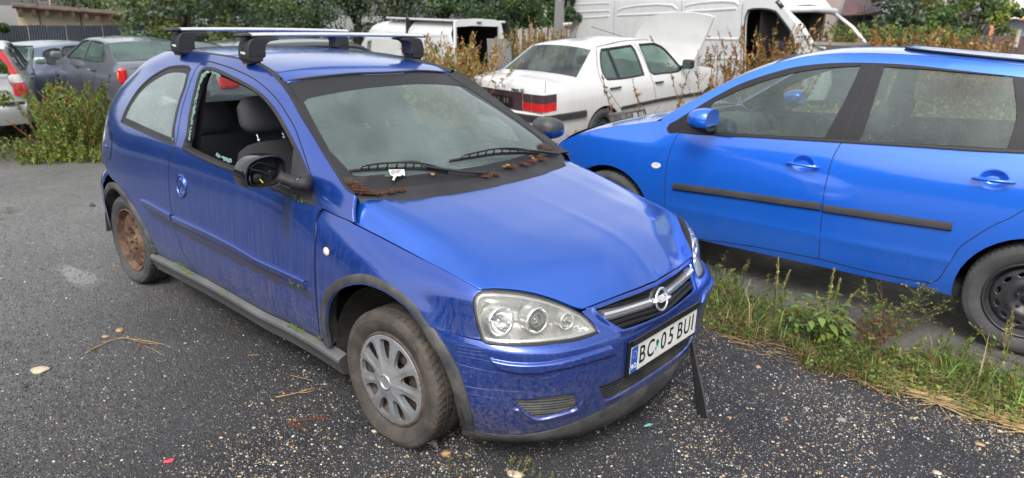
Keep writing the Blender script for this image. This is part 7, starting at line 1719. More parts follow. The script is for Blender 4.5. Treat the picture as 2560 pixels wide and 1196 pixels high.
# local frame: x forward, visible flank at y=-.95
BSs = lambda x, z: (wcr([-.2, .4, 1.2, 1.8, 2.4, 2.75], z) @ np.array([.96, .98, .97, .93, .86, .78]))*(wcr([-6.2, -4, -1, .2, .7], x) @ np.array([.985, 1, .995, .95, .86]))
BSu = SideS(BSs, -1); TB = lambda pts, n=3: trace(BF, BSu, pts, n, t0=6, t1=34)
side_t = join(TB([(1416, 210), (1417, 100), (1426, 30), (1432, -30)]), TB([(1432, -30), (1600, -60), (1800, -90), (1930, -30)]), TB([(1930, -30), (1962, 24), (1990, 62), (2020, 110), (2060, 118)]), TB([(2060, 118), (2080, 200), (2060, 250)]), TB([(2060, 250), (1800, 262), (1600, 268), (1416, 262)]))
cabd = join(TB([(1861, 220), (1861, 100), (1864, 45), (1870, 27)]), TB([(1870, 27), (1885, 23), (1920, 24), (1940, 30)]), TB([(1940, 30), (1955, 50), (1978, 82), (1986, 110), (1987, 220)]), TB([(1987, 220), (1861, 220)]))
bsd = panel('van_side', BSu, side_t, M['vanwhite'], bv, holes=[cabd], sp=.12, gap=0, lip=.05)
def pressing(pts, wd=.045, h=.018, s_=BSu, fr=BF, root=None, TT=TB):
    ribbon('side_pressing', s_, TT(pts), [(-wd, -.002), (-wd*.3, h), (wd*.3, h), (wd, -.002)], M['vanwhite'], root or bsd)
for pts in ([(1440, 46), (1480, 44), (1524, 41)], [(1545, 39), (1620, 36), (1689, 32.5)], [(1714, 30), (1780, 26), (1842, 22)], [(1440, 12), (1524, 8)], [(1440, 31), (1524, 27)], [(1545, 27), (1560, 20), (1680, 14), (1692, 24)], [(1714, 17), (1724, 12), (1838, 6), (1846, 14)], [(1762, 97), (1800, 98), (1845, 99)], [(1440, 96), (1500, 97)], [(1760, 147), (1845, 146)]): pressing(pts)
for pts in ([(1534, 200), (1534, 100), (1537, 0)], [(1703, 200), (1702, 100), (1705, 0)], [(1852, 200), (1852, 100), (1857, 10)]): ribbon('panel_gap', BSu, TB(pts), [(-.006, .001), (-.005, .004), (.005, .004), (.006, .001)], M['rubber'], bsd)
ribbon('door_seal', BSu, cabd, [(-.02, .0), (-.015, .012), (.02, .01), (.03, -.04)], M['blk'], bsd, closed=True)
# front of the van: aperture without glass, pillars, wiper tray; the body's far flank and roof close it
q = lambda px, py, y: BF.plane(px, py, 1, y)
b = MB(); A0 = q(1965, 28, -.80); A1 = q(2030, 112, -.90); B0 = np.array([A0[0]+.0, .62, A0[2]]); B1 = np.array([A1[0]-.0, .70, A1[2]])
b.tube([tuple(A0), tuple((A0+A1)/2+np.array([.05, 0, .03])), tuple(A1)], .06, 8); b.tube([tuple(B0), tuple((B0+B1)/2+np.array([.05, 0, .03])), tuple(B1)], .04, 8); b.tube([tuple(A0+[0, -.02, .03]), (A0[0]+.06, 0, A0[2]+.06), tuple(B0+[0, .02, .03])], .07, 8); b.build('windscreen_pillars', M['vanwhite'], bv, smooth=True)['kind'] = 'stuff'
b = MB(); b.tube([tuple(A1), (A1[0]+.22, 0, A1[2]-.02), tuple(B1)], .07, 8); b.build('windscreen_sill', M['rimgrey'], bv, smooth=True)
zr_ = BF.plane(1930, -30, 1, -.85)[2]; V = []; F = []; prf = [(A0[0]-.02, A0[2]+.05), (A0[0]-.45, A0[2]+.42), (A0[0]-1.0, zr_), (-6.0, zr_)]
for x, z in prf:
    for k in range(13): u = -1+k/6; V.append((x, -.105+.725*u, z+.10*(1-u*u)))
for i in range(3):
    for k in range(12): F.append((i*13+k, i*13+k+1, (i+1)*13+k+1, (i+1)*13+k))
mk('van_roof', V, F, M['vanwhite'], bv)
xf_ = A1[0]; V = []; F = []
for x, z in ((xf_+.02, A1[2]), (xf_+.35, A1[2]-.10), (xf_+.60, A1[2]-.30), (xf_+.68, A1[2]-.7), (xf_+.62, A1[2]-1.0)):
    for k in range(13): u = -1+k/6; V.append((x+.12*(1-u*u), -.12+.81*u, z))
for i in range(4):
    for k in range(12): F.append((i*13+k, i*13+k+1, (i+1)*13+k+1, (i+1)*13+k))
mk('van_nose', V, F, M['vanwhite'], bv)
MB().box((-3.4, .64, 1.1), (5.0, .06, 2.1)).build('van_far_side', M['rimgrey'], bv)
MB().box((-1.3, -.1, 1.1), (.05, 1.45, 2.2)).build('cab_bulkhead', M['under'], bv)
MB().box((.1, -.1, A1[2]-.28), (.4, 1.3, .35), bev=.08).build('dashboard', M['cabin'], bv)
for y in (-.45, .4): seat(bv, -.75, y, .45, hh=.7)
b = MB(); p0_, p1_ = at(1942, 2, 13.6), at(1957, 20, 13.6); lp_ = [tuple(BF.Rm.T @ (p-BF.t)) for p in (p0_, p1_)]; b.tube(lp_, .045, 8); b.build('roof_marker_strip', M['smoke'], bv, smooth=True)
for x in (-.1, -4.0): wheel(bv, x, -.80, .33, .34, -1, 'steel', 0, M['tyre2'], 'wheel', rim_r=.2); wheel(bv, x, .80, .33, .34, 1, 'steel', 0, M['tyre2'], 'wheel', rim_r=.2)
# its rear door swung open: a white slab on its own hinge line
V = []; dz = [(1388, 4), (1408, 2), (1411, 115), (1382, 118)]; P = [at(x, y, 14.6) for x, y in dz]; Q = [at(x+2, y, 14.8) for x, y in dz]; L_ = lambda p: tuple(BF.Rm.T @ (p-BF.t))
mk('rear_door', [L_(p) for p in P+Q], [(0, 1, 2, 3), (7, 6, 5, 4), (0, 4, 5, 1), (1, 5, 6, 2), (2, 6, 7, 3), (3, 7, 4, 0)], M['vanwhite'], bv, smooth=False)
b = MB(); b.tube([L_(at(1408, 62, 14.6)), L_(at(1426, 60, 14.8))], .04, 6); b.build('door_hinge', M['vanwhite'], bv)
# smaller white van, tail and left flank towards us
pv = at(1137, 250, 20.0); yv = pxyaw(1137)+R(37)
sv = thing('small_white_van', 'low white panel van without rear doors, standing in rusty weeds under the trees', 'van', tuple(pv), yv)
SF2 = Frame(tuple(pv), yv)
S2 = lambda x, z: (wcr([-.2, .5, 1.2, 1.7, 1.85, 1.95], z) @ np.array([0, 0, -.01, -.06, -.11, -.2]))+0*x
F2 = SideS(S2, 1); T2 = lambda pts, n=3: trace(SF2, F2, pts, n, t0=5, t1=40)
s2 = join(T2([(1138, 250), (1137, 150), (1137, 51)]), T2([(1137, 51), (1040, 54), (942, 60), (921, 82)]), T2([(921, 82), (905, 110), (897, 126)]), T2([(897, 126), (890, 180), (892, 250)]), T2([(892, 250), (1138, 250)]))
w2_ = join(T2([(905, 122), (916, 102), (930, 101)], 2), T2([(930, 101), (928, 127)], 2), T2([(928, 127), (903, 126)], 2)) if 0 else join(T2([(916, 126), (918, 104), (929, 101)], 2), T2([(929, 101), (927, 128)], 2), T2([(927, 128), (916, 126)], 2))
sp2 = panel('van_side', F2, s2, M['vanwhite'], sv, holes=[w2_], sp=.15, gap=0, lip=.04)
panel('cab_window', F2, w2_, M['greenglass'], sv, sp=.2, gap=0, lip=0, off=-.01)
T2p = lambda pts, n=3: T2(pts, n)
pressing([(1060, 89), (1089, 88), (1122, 86.5)], .03, .015, F2, SF2, sp2, T2); pressing([(1060, 93), (1122, 91)], .02, .012, F2, SF2, sp2, T2)
# rear end: frame around the open load bay
lo_z = SF2.plane(1137, 232, 1, 0)[2]; PL = lambda px, py: SF2.plane(px, py, 0, 0.0)
rr = [PL(*p) for p in ((1137, 53), (1150, 49), (1190, 47), (1240, 50), (1253, 58), (1262, 100), (1268, 150), (1270, 250), (1137, 250))]; rh = [PL(*p) for p in ((1141, 68), (1180, 65), (1246, 67), (1248, 100), (1250, 215), (1143, 215))]
E2 = EndS(lambda y, z: 0*y, -1); rro = [np.array([p[1], p[2]]) for p in rr]; rho = [np.array([p[1], p[2]]) for p in rh]
panel('rear_frame', E2, rro, M['vanwhite'], sv, holes=[rho], sp=.2, gap=0, lip=.06)
xe_ = hit(SF2, F2, 946, 78, t0=5, t1=40)[0]; yv0 = min(p[0] for p in rro); yv1 = max(p[0] for p in rro); zt2 = max(p[1] for p in rro); zb2 = min(p[1] for p in rro)
MB().box((xe_*.6, (yv0+yv1)/2, (zt2+zb2)/2), (.05, abs(yv1-yv0)*.95, zt2-zb2-.1)).box((xe_*.3, yv0+.06, (zt2+zb2)/2), (xe_*.6, .05, zt2-zb2-.2)).build('load_bay', M['under'], sv)
MB().box((xe_*.46, (yv0+yv1)/2, zt2-.075), (xe_*.9, abs(yv1-yv0)*.86, .06), bev=.02).build('van_roof', M['vanwhite'], sv)
MB().box((xe_*.3, (yv0+yv1)/2, lo_z+.5), (xe_*.6, abs(yv1-yv0)*.9, .05)).build('load_floor', M['rustdk'], sv)
c3 = PL(1197, 57); MB().box((-.02, c3[1], c3[2]), (.04, .16, .05), bev=.01).build('high_brake_lamp', M['smoke'], sv)
for y_ in (yv0+.1, yv1-.15): wheel(sv, .6, y_, lo_z+.33, .33, 1 if y_ > (yv0+yv1)/2 else -1, 'steel', 0, M['tyre2'], 'wheel', rim_r=.2)
# white sheet panel leaning beside it
P = [at(x, y, 11.4) for x, y in ((1217, 97), (1275, 97), (1280, 150), (1262, 235), (1226, 235))]; Q = [p+np.array([.01, .03, 0]) for p in P]; n = 5
o = mk('scrap_sheet', P+Q, [tuple(range(n)), tuple(range(n, 2*n))[::-1]]+[(i, n+i, n+(i+1) % n, (i+1) % n) for i in range(n)], M['vanwhite'], None, smooth=False); tag(o, 'loose white body sheet standing in the weeds right of the small van', 'scrap')
# black plastic grille part propped up between the saloon and the bright blue car
g0, g1, g2, g3 = at(1522, 287, 6.6), at(1612, 275, 6.6), at(1619, 306, 6.5), at(1530, 318, 6.5)
gg = thing('plastic_grille', 'black slatted plastic grille part propped beside the rear wheel of the white saloon', 'grille', tuple((g3+g2)/2)); O_ = (g3+g2)/2
b = MB(); b.tube([tuple(p-O_) for p in (g0, g1, g2, g3, g0)], .014, 6); b.tube([tuple(g3-O_), tuple(at(1496, 330, 6.5)-O_), tuple(at(1530, 340, 6.5)-O_)], .02, 6); b.tube([tuple(g2-O_), tuple(at(1625, 330, 6.5)-O_)], .018, 6); b.build('grille_frame', M['blk'], gg)
for i in range(5):
    t = (i+.7)/7.5; b = MB(); b.tube([tuple(g0+(g3-g0)*t-O_), tuple(g0+(g3-g0)*t+(g1-g0)*.62-O_)], .007, 5); b.build('grille_blade', M['blk'], gg)
for i in range(5): t = .12+.17*i; b = MB(); b.tube([tuple(g0+(g1-g0)*t-O_), tuple(g3+(g2-g3)*t-O_)], .008, 5); b.build('grille_upright', M['blk'], gg)
# ================================================================ vegetation
def leafmat(name, c1, c2, rough=.55, sc=1.2):
    m = mat(name, c1, rough, spec=.3); t, b, N, l = nd(m); g = N('ShaderNodeNewGeometry')
    mi = N('ShaderNodeMix', data_type='RGBA'); mi.inputs[6].default_value = (*c1, 1); mi.inputs[7].default_value = (*c2, 1); l(g.outputs['Random Per Island'], mi.inputs['Factor'])
    n = N('ShaderNodeTexNoise'); n.inputs['Scale'].default_value = sc; n.inputs['Detail'].default_value = 4; l(g.outputs['Position'], n.inputs['Vector'])
    mr = N('ShaderNodeMapRange'); mr.inputs[1].default_value = .3; mr.inputs[2].default_value = .7; mr.inputs[3].default_value = .6; mr.inputs[4].default_value = 1.45; l(n.outputs[0], mr.inputs[0])
    mm = N('ShaderNodeVectorMath', operation='SCALE'); l(mi.outputs[2], mm.inputs[0]); l(mr.outputs[0], mm.inputs['Scale']); l(mm.outputs[0], b.inputs['Base Color'])
    b.inputs['Transmission Weight'].default_value = 0
    # thin leaves pass a little light
    tr = N('ShaderNodeBsdfTranslucent'); l(mm.outputs[0], tr.inputs[0]); ms = N('ShaderNodeMixShader'); ms.inputs[0].default_value = .3; o = t.nodes['Material Output']; l(b.outputs[0], ms.inputs[1]); l(tr.outputs[0], ms.inputs[2]); l(ms.outputs[0], o.inputs[0]); return m
LM = dict(dark=leafmat('leaf_dark_green', (.026, .058, .022), (.060, .105, .040), sc=.5), mid=leafmat('leaf_mid_green', (.050, .090, .028), (.105, .16, .055), sc=.6), blue=leafmat('leaf_grey_green', (.065, .11, .070), (.13, .18, .12), sc=.6),
          yel=leafmat('leaf_yellow_green', (.11, .16, .025), (.20, .22, .04)), rust=leafmat('weed_rust', (.17, .075, .025), (.30, .15, .05)), straw=leafmat('straw', (.28, .19, .09), (.45, .33, .17)), lime=leafmat('leaf_lime', (.12, .20, .035), (.22, .32, .08)),
          seed=leafmat('seed_head', (.22, .20, .07), (.36, .31, .13), sc=9), red=leafmat('red_stem', (.09, .04, .03), (.16, .07, .05)), olive=leafmat('leaf_olive', (.07, .09, .025), (.14, .15, .05)), bark=leafmat('bark', (.06, .048, .035), (.11, .09, .07)))
def leaves(name, C_, S_, ms, mi, parent=None, asp=2.0, up=0.0, D=None):
    """C_ centres, S_ lengths: folded two-quad leaves with random directions (D: preferred direction)"""
    n = len(C_); C_ = np.asarray(C_, float); S_ = np.asarray(S_, float); d = rng.normal(size=(n, 3)); d[:, 2] += up
    if D is not None: d = d*.45+np.asarray(D)*1.0
    d /= np.linalg.norm(d, axis=1)[:, None]; a = np.cross(d, rng.normal(size=(n, 3))); a /= np.linalg.norm(a, axis=1)[:, None]+1e-9; w_ = np.cross(d, a)
    h = S_[:, None]*.5; hw = h/asp
    V = np.stack([C_-d*h, C_+a*hw*1.0+w_*hw*.35, C_+d*h, C_-a*hw*1.0+w_*hw*.35], 1).reshape(-1, 3)
    F = np.arange(n*4).reshape(n, 4); F2 = np.stack([F[:, [0, 1, 2]], F[:, [0, 2, 3]]], 1).reshape(-1, 3)
    me = bpy.data.meshes.new(name); me.vertices.add(len(V)); me.vertices.foreach_set('co', V.ravel().astype(np.float32)); me.loops.add(len(F2)*3); me.loops.foreach_set('vertex_index', F2.ravel().astype(np.int32)); me.polygons.add(len(F2)); me.polygons.foreach_set('loop_start', (np.arange(len(F2))*3).astype(np.int32)); me.polygons.foreach_set('loop_total', np.full(len(F2), 3, np.int32))
    for m in ms: me.materials.append(m)
    me.polygons.foreach_set('material_index', np.repeat(np.asarray(mi), 2).astype(np.int32)); me.update(calc_edges=True); me.validate()
    o = bpy.data.objects.new(name, me); COL.objects.link(o)
    if parent: o.parent = parent
    return o
def tree(px, pyb, dist, w_, h, mats, lab, n=5000, leaf=.16, trunk=True, name='tree', low=.15, cat='tree', group=None, zb=None, wts=None, gaps=.5, bare=0):
    base = at(px, pyb, dist); base[2] = zb if zb is not None else min(base[2], .3); r = thing(name, lab, cat, tuple(base), 0, group)
    nb = max(10, int(n/130)); cl = []
    for i in range(nb*2):
        u = rng.uniform(-1, 1, 3); 
        if (u**2).sum() > 1: continue
        cl.append((u[0]*w_/2, u[1]*w_/2.4, h*(low+(1-low)*(.5+.5*u[2])), rng.uniform(.35, .9)*w_*.17))
        if len(cl) >= nb: break
    cl = np.array(cl); k = rng.integers(0, len(cl), n); d = rng.normal(size=(n, 3)); d /= np.linalg.norm(d, axis=1)[:, None]; C_ = cl[k, :3]+d*(cl[k, 3]*rng.uniform(.35, 1.1, n)**.6)[:, None]*np.array([1, 1, .75])
    mi = rng.choice(len(mats), len(cl), p=wts)[k]; fl = rng.uniform(0, 1, n) < .2; mi[fl] = rng.choice(len(mats), fl.sum())
    leaves('crown', C_, rng.uniform(.6, 1.3, n)*leaf, [LM[q] for q in mats], mi, r, 1.7)
    if trunk:
        b = MB(); b.tube([(0, 0, -.3), (.05*w_*.2, 0, h*.25), (0, .03*w_, h*.5), (.02*w_, 0, h*.8)], [w_*.035, w_*.028, w_*.018, w_*.006], 8)
        for i in range(9): q = cl[rng.integers(len(cl))]; z0 = h*rng.uniform(.15, .55); b.tube([(0, 0, z0), (q[0]*.5, q[1]*.5, (z0+q[2])/2+.1), (q[0], q[1], q[2])], [w_*.014, w_*.008, w_*.003], 5)
        b.build('trunk', LM['bark'], r, smooth=True)
    return r
G1 = 'trees and bushes beyond the parked vans'
T_ = [  # px of centre, dist, width, height, kinds, label
 (255, 31, 6.5, 6.8, ('dark', 'mid'), 'dark green tree rising behind the cream building'),
 (390, 29, 4.6, 6.0, ('yel', 'mid', 'mid'), 'yellow-green tree right of the cream building roof'),
 (470, 19, 3.6, 4.2, ('mid', 'blue', 'olive'), 'grey-green bushy tree above the rear roof bar end'),
 (565, 22, 4.4, 5.6, ('blue', 'mid', 'dark'), 'tall grey-green tree above the left half of the roof bars'),
 (680, 20, 4.2, 5.0, ('mid', 'dark', 'blue'), 'mid green tree behind the middle of the roof bars'),
 (790, 22, 4.5, 5.8, ('blue', 'mid', 'dark'), 'broad grey-green tree left of the small white van'),
 (895, 23, 4.4, 6.0, ('dark', 'mid', 'mid'), 'dark leafy tree over the nose of the small white van'),
 (1000, 22, 4.4, 5.6, ('mid', 'blue', 'dark'), 'mid green tree right behind the small white van roof'),
 (1105, 23, 4.2, 6.0, ('blue', 'mid'), 'pale grey-green tree over the rear of the small white van'),
 (1205, 21, 3.6, 4.8, ('mid', 'blue', 'dark'), 'green tree right above the open load bay'),
 (1285, 20, 2.8, 5.2, ('dark', 'dark', 'mid'), 'very dark green tree left of the open van door'),
 (1340, 24, 2.4, 5.0, ('blue', 'dark'), 'thin tree with sky showing through it beside the open van door'),
 (1405, 23, 2.0, 6.0, ('dark', 'mid'), 'narrow dark green tree between the van and its open door')]
for px, ds, w_, h, ks, lab in T_:
  if px > 600 and px < 1380: ds, w_, h = ds+7, w_*1.3, h*1.15
  tree(px, 150, ds, w_, h, ks, lab, n=int(9500*(.35 if 'sky showing' in lab else 1)), leaf=.125, group=G1, zb=-.8, low=.10)
tree(-40, 230, 9.6, 1.15, 2.6, ('yel', 'mid', 'lime'), 'leafy bush with yellowing leaves in the top left corner', n=3200, leaf=.07, zb=-.5, low=.16, name='bush', cat='bush')
tree(2270, 120, 26, 4.6, 3.9, ('dark', 'mid', 'blue'), 'dense dark green tree right of the red roofed house', n=5200, leaf=.20, group=G1, zb=0, low=.12)
tree(2345, 120, 23, 2.6, 2.6, ('olive', 'blue', 'bark'), 'greyish half-bare shrub between the dense tree and the yellow-green bush', n=1500, leaf=.14, group=G1, zb=0, name='bush', cat='bush', low=.1)
tree(2425, 120, 22, 2.6, 2.9, ('yel', 'mid', 'mid'), 'yellow-green bush left of the white gabled house', n=3400, leaf=.15, group=G1, zb=0, low=.05, name='bush', cat='bush')
tree(2440, 120, 40, 6, 3.6, ('mid', 'dark'), 'far green tree line under the patch of sky', n=1600, leaf=.35, group=G1, zb=0, low=.05)
# hedge of creepers with rusty weeds before it
def mass(name, pts_fn, n, leaf, mats, wts, lab, cat='weeds', asp=2.5, up=0.0, kind='stuff'):
    C_ = pts_fn(n); o = leaves(name, C_, rng.uniform(.5, 1.4, len(C_))*leaf, [LM[q] for q in mats], rng.choice(len(mats), len(C_), p=wts), None, asp, up); return tag(o, lab, cat, kind=kind)
def line3(a, b, t): return a+(b-a)*t[:, None]
def hedgepts(pa, pb, dist, z0, z1, th):
    A, B = at(*pa, dist), at(*pb, dist)
    def f(n):
        t = rng.uniform(0, 1, n); P = A+(B-A)*t[:, None]; P[:, 2] = z0+(z1-z0)*(rng.uniform(0, 1, n)**.7)*(.8+.25*np.sin(t*23)+.12*np.sin(t*61)); P[:, :2] += rng.normal(0, th, (n, 2)); return P
    return f
mass('creeper_hedge', hedgepts((2090, 110), (2420, 110), 19, .9, 1.75, .25), 3600, .14, ('yel', 'mid', 'olive'), (.4, .4, .2), 'creepers growing along the top of the fence at the right', 'hedge')
def stems(name, roots, hs, lab, mats=('rust', 'straw'), leafm=('rust', 'olive'), lw=(.7, .3), nl=46, ls=.045, lean=.25, thick=.006, cat='weeds', br=5, seed=True, kind='stuff', parent=None, top=.35):
    """tall dry weeds: branching stems with narrow leaves and seed clusters"""
    b = MB(); C_ = []; S_ = []; D_ = []
    for p, h in zip(roots, hs):
        p = np.array(p, float); ln = rng.normal(0, lean, 2); tip = p+np.array([ln[0]*h, ln[1]*h, h]); mid = (p+tip)/2+np.append(rng.normal(0, .05*h, 2), 0); pts = [p, mid, tip]; b.tube([tuple(q) for q in pts], [thick, thick*.8, thick*.4], 4, cap=False)
        ax = [(p, mid), (mid, tip)]; segs = []
        for k in range(br):
            t = rng.uniform(.25, .85); q = p+(mid-p)*t*2 if t < .5 else mid+(tip-mid)*(t-.5)*2; a = rng.uniform(0, 6.28); l_ = h*rng.uniform(.15, .36)*(1.1-t); e = q+np.array([math.cos(a)*l_*.55, math.sin(a)*l_*.55, l_]); b.tube([tuple(q), tuple(e)], [thick*.5, thick*.25], 3, cap=False); segs.append((q, e))
        segs.append((mid, tip)); segs.append((mid, tip))
        for k in range(nl):
            q, e = segs[rng.integers(len(segs))]; t = rng.uniform(top if q is mid else .05, 1); c = q+(e-q)*t; r_ = (ls*.45)*(1.2-t); C_.append(c+rng.normal(0, r_, 3)); S_.append(ls*rng.uniform(.4, 1.2)); D_.append((e-q)/np.linalg.norm(e-q)*.8+rng.normal(0, .3, 3))
    o = mk(name, b.v, b.f, LM[mats[0]], parent, smooth=True); l_ = leaves('foliage', np.array(C_), np.array(S_), [LM[q] for q in leafm], rng.choice(len(leafm), len(C_), p=lw), o, 2.6, D=np.array(D_)); l_['kind'] = 'stuff'
    if lab: tag(o, lab, cat, kind=kind)
    return o
def patch(pa, pb, d0, d1, n, zb=None):
    """roots scattered behind the picture line pa..pb between two distances"""
    out = []
    for _ in range(n):
        t = rng.uniform(); d = rng.uniform(d0, d1); q = at(pa[0]+(pb[0]-pa[0])*t, 300, d); out.append((q[0], q[1], float(gh(q[0], q[1]))-.02))
    return out
def htop(roots, ytops, xs_, jit=.25, scale=1.0):
    hs = []
    for p in roots:
        f = np.array(p)-CAM; zf = f @ FV; px = PW/2+FPX*(f @ RV)/zf; yt = np.interp(px, xs_, ytops); # height that reaches yt
        k = FPX/zf; py0 = PH/2-FPX*(f @ UV)/zf; hs.append(max(.15, (py0-yt)/k*rng.uniform(1-jit*1.6, 1.03)*scale))
    return hs
r_ = patch((1045, 0), (1160, 0), 8.4, 12.5, 95)+patch((1190, 0), (1425, 0), 11.6, 14.5, 150); stems('rusty_weeds', r_, htop(r_, [112, 108, 90, 95, 110, 95, 70, 60, 60, 90], [1050, 1100, 1150, 1200, 1250, 1290, 1320, 1350, 1380, 1420]), 'rusty brown dock weeds and yellowing herbs between the blue hatchback and the small van', leafm=('rust', 'yel', 'straw'), lw=(.45, .22, .33), nl=90, ls=.07)
r_ = patch((1040, 0), (1150, 0), 7.2, 9.5, 60); stems('yellow_weeds', r_, htop(r_, [120, 120, 150, 190], [1040, 1100, 1160, 1230]), 'yellow-green weeds just beyond the roof of the blue hatchback', leafm=('yel', 'olive', 'rust'), lw=(.45, .25, .3), nl=50, ls=.07)
r_ = patch((1840, 0), (1990, 0), 10.8, 13.6, 80)+patch((1700, 0), (1850, 0), 11, 13.5, 25); stems('rusty_weeds', r_, htop(r_, [130, 95, 85, 95, 110, 70, 50, 60, 90, 120], [1560, 1600, 1700, 1760, 1800, 1860, 1895, 1930, 1960, 1990], .35), 'tall rusty dry weeds growing before the cab of the big van', leafm=('rust', 'olive', 'straw'), lw=(.6, .2, .2), nl=90, ls=.07)
r_ = patch((1590, 0), (1860, 0), 5.6, 8.8, 22); stems('grey_weeds', r_, htop(r_, [180, 170, 160, 100, 90, 100], [1590, 1640, 1700, 1760, 1800, 1860], .35), 'spindly grey-green weeds between the white saloon and the bright blue car', leafm=('olive', 'bark', 'rust'), lw=(.5, .25, .25), nl=60, ls=.04, br=8)
r_ = patch((1980, 0), (2460, 0), 15, 18.5, 130); stems('rusty_weeds', r_, htop(r_, [105, 85, 78, 80, 95, 100, 95], [1980, 2100, 2200, 2300, 2380, 2420, 2460], .2), 'band of rusty weeds against the fence beyond the bright blue car', leafm=('rust', 'straw', 'olive'), lw=(.6, .25, .15), nl=70, ls=.12, thick=.010)
r_ = patch((2440, 0), (2620, 0), 12, 17, 40); stems('rusty_weeds', r_, htop(r_, [110, 100, 112], [2440, 2500, 2600], .2), 'low rusty weeds before the brown fence at the right edge', nl=34, ls=.08)
r_ = patch((1180, 0), (1200, 0), 5.6, 6.2, 3); stems('green_weeds', r_, htop(r_, [210, 215, 225], [1190, 1260, 1330], .3), 'yellowing weeds between the windscreen and the white saloon', leafm=('yel', 'rust', 'olive'), lw=(.4, .35, .25), nl=46, ls=.05)
# weeds at the left, between the silver estate and the blue hatchback
r_ = patch((110, 0), (295, 0), 8.5, 10.6, 150); stems('green_weeds', r_, htop(r_, [300, 230, 195, 225, 190, 215, 240], [60, 100, 140, 170, 230, 255, 285], .4), 'green and yellow weeds between the silver estate and the blue hatchback', mats=('yel',), leafm=('yel', 'lime', 'mid', 'olive', 'rust'), lw=(.34, .12, .26, .16, .12), nl=110, ls=.055)
r_ = patch((30, 0), (290, 0), 8.3, 9.4, 130); stems('green_weeds', r_, [rng.uniform(.08, .30) for _ in r_], 'low bright green weeds along the asphalt edge at the left', mats=('yel',), leafm=('lime', 'yel', 'mid', 'rust'), lw=(.25, .35, .25, .15), nl=60, ls=.05, top=.0)
r_ = patch((120, 0), (260, 0), 8.6, 9.6, 12); stems('red_weeds', r_, [rng.uniform(.5, .85) for _ in r_], 'leaning reddish-brown dry stalks among the green weeds at the left', mats=('rust',), leafm=('rust', 'straw'), lw=(.6, .4), nl=14, ls=.04, lean=.7, thick=.008)
# rough ground under and behind: low herb cover
def cover(x0, x1, y0, y1, n, zt, leaf, mats, wts, lab, ff=None):
    X = rng.uniform(x0, x1, n); Y = rng.uniform(y0, y1, n)
    if ff is not None: k = ff(X, Y); X, Y = X[k], Y[k]
    C_ = np.stack([X, Y, gh(X, Y)+rng.uniform(.01, zt, len(X))], 1); return tag(leaves('low_herbs', C_, rng.uniform(.5, 1.3, len(X))*leaf, [LM[q] for q in mats], rng.choice(len(mats), len(X), p=wts), None, 2.5, .6), lab, 'weeds', kind='stuff')
cover(-14, 3, 4.9, 18, 16000, .18, .12, ('olive', 'rust', 'yel', 'straw'), (.35, .3, .2, .15), 'low herbs and dead leaves over the rough ground around the white saloon')
cover(-16, -8.6, -3, 5, 6000, .15, .10, ('olive', 'mid', 'yel', 'straw'), (.35, .25, .25, .15), 'low herbs around the parked cars at the left')
# ---------------------------------------------------------------- verge between the two blue cars
nx_ = [-1.5, .2, .45, .84, 1.03, 1.35, 1.69, 1.92, 2.6, 3.2]; ny1 = [1.12, 1.08, 1.10, 1.20, 1.06, 1.10, 1.12, 1.16, 1.22, 1.25]; ny2 = [1.85, 1.80, 1.74, 1.66, 1.56, 1.54, 1.60, 1.66, 1.70, 1.75]
def verge(n, bias=1.0, lo=0, hi=1):
    X = rng.uniform(-1.4, 3.1, n); a = np.interp(X, nx_, ny1)+.03*np.sin(X*17)+.02*np.sin(X*43); c = np.interp(X, nx_, ny2)+.05*np.sin(X*9); t = lo+(hi-lo)*rng.uniform(0, 1, n)**bias; Y = a+(c-a)*t; return X, Y, t
def blades(name, n, hmin, hmax, wd, mats, wts, lab, flat=.45, **k):
    X, Y, t = verge(n, **k); Z = gh(X, Y); h = rng.uniform(hmin, hmax, n)*(.45+.55*np.sin(np.pi*np.clip(t, .05, .95)))*np.clip(1+.55*patchnoise(X*2.3, Y*3.1), .35, 2); a = rng.uniform(0, 6.28, n); L_ = h*rng.uniform(.3, 1.1, n)*flat*2
    d = np.stack([np.cos(a), np.sin(a), 0*a], 1); s = np.stack([-np.sin(a), np.cos(a), 0*a], 1)*(wd*rng.uniform(.6, 1.4, n))[:, None]; P = np.stack([X, Y, Z], 1); u = np.array([0, 0, 1.0])
    m1 = P+d*(L_*.35)[:, None]+u*(h*.7)[:, None]; tp = P+d*L_[:, None]+u*(h*rng.uniform(.6, 1.0, n))[:, None]
    V = np.stack([P-s, P+s, m1+s*.8, m1-s*.8, tp], 1).reshape(-1, 3); B = np.arange(n)*5; F = np.concatenate([np.stack([B, B+1, B+2], 1), np.stack([B, B+2, B+3], 1), np.stack([B+3, B+2, B+4], 1)], 0)
    me = bpy.data.meshes.new(name); me.vertices.add(len(V)); me.vertices.foreach_set('co', V.ravel().astype(np.float32)); me.loops.add(len(F)*3); me.loops.foreach_set('vertex_index', F.ravel().astype(np.int32)); me.polygons.add(len(F)); me.polygons.foreach_set('loop_start', (np.arange(len(F))*3).astype(np.int32)); me.polygons.foreach_set('loop_total', np.full(len(F), 3, np.int32))
    for m in mats: me.materials.append(LM[m])
    me.polygons.foreach_set('material_index', np.tile(rng.choice(len(mats), n, p=wts), 3).astype(np.int32)); me.update(calc_edges=True); o = bpy.data.objects.new(name, me); COL.objects.link(o); return tag(o, lab, 'grass', kind='stuff')
blades('grass', 11000, .02, .085, .0022, ('mid', 'lime', 'yel', 'olive', 'straw'), (.26, .18, .24, .16, .16), 'short green grass of the verge between the two blue cars', hi=.95, flat=1.3)
blades('tall_grass', 1500, .08, .20, .0026, ('mid', 'lime', 'yel', 'straw'), (.35, .25, .2, .2), 'longer grass blades standing out of the verge', hi=.9, flat=.6)
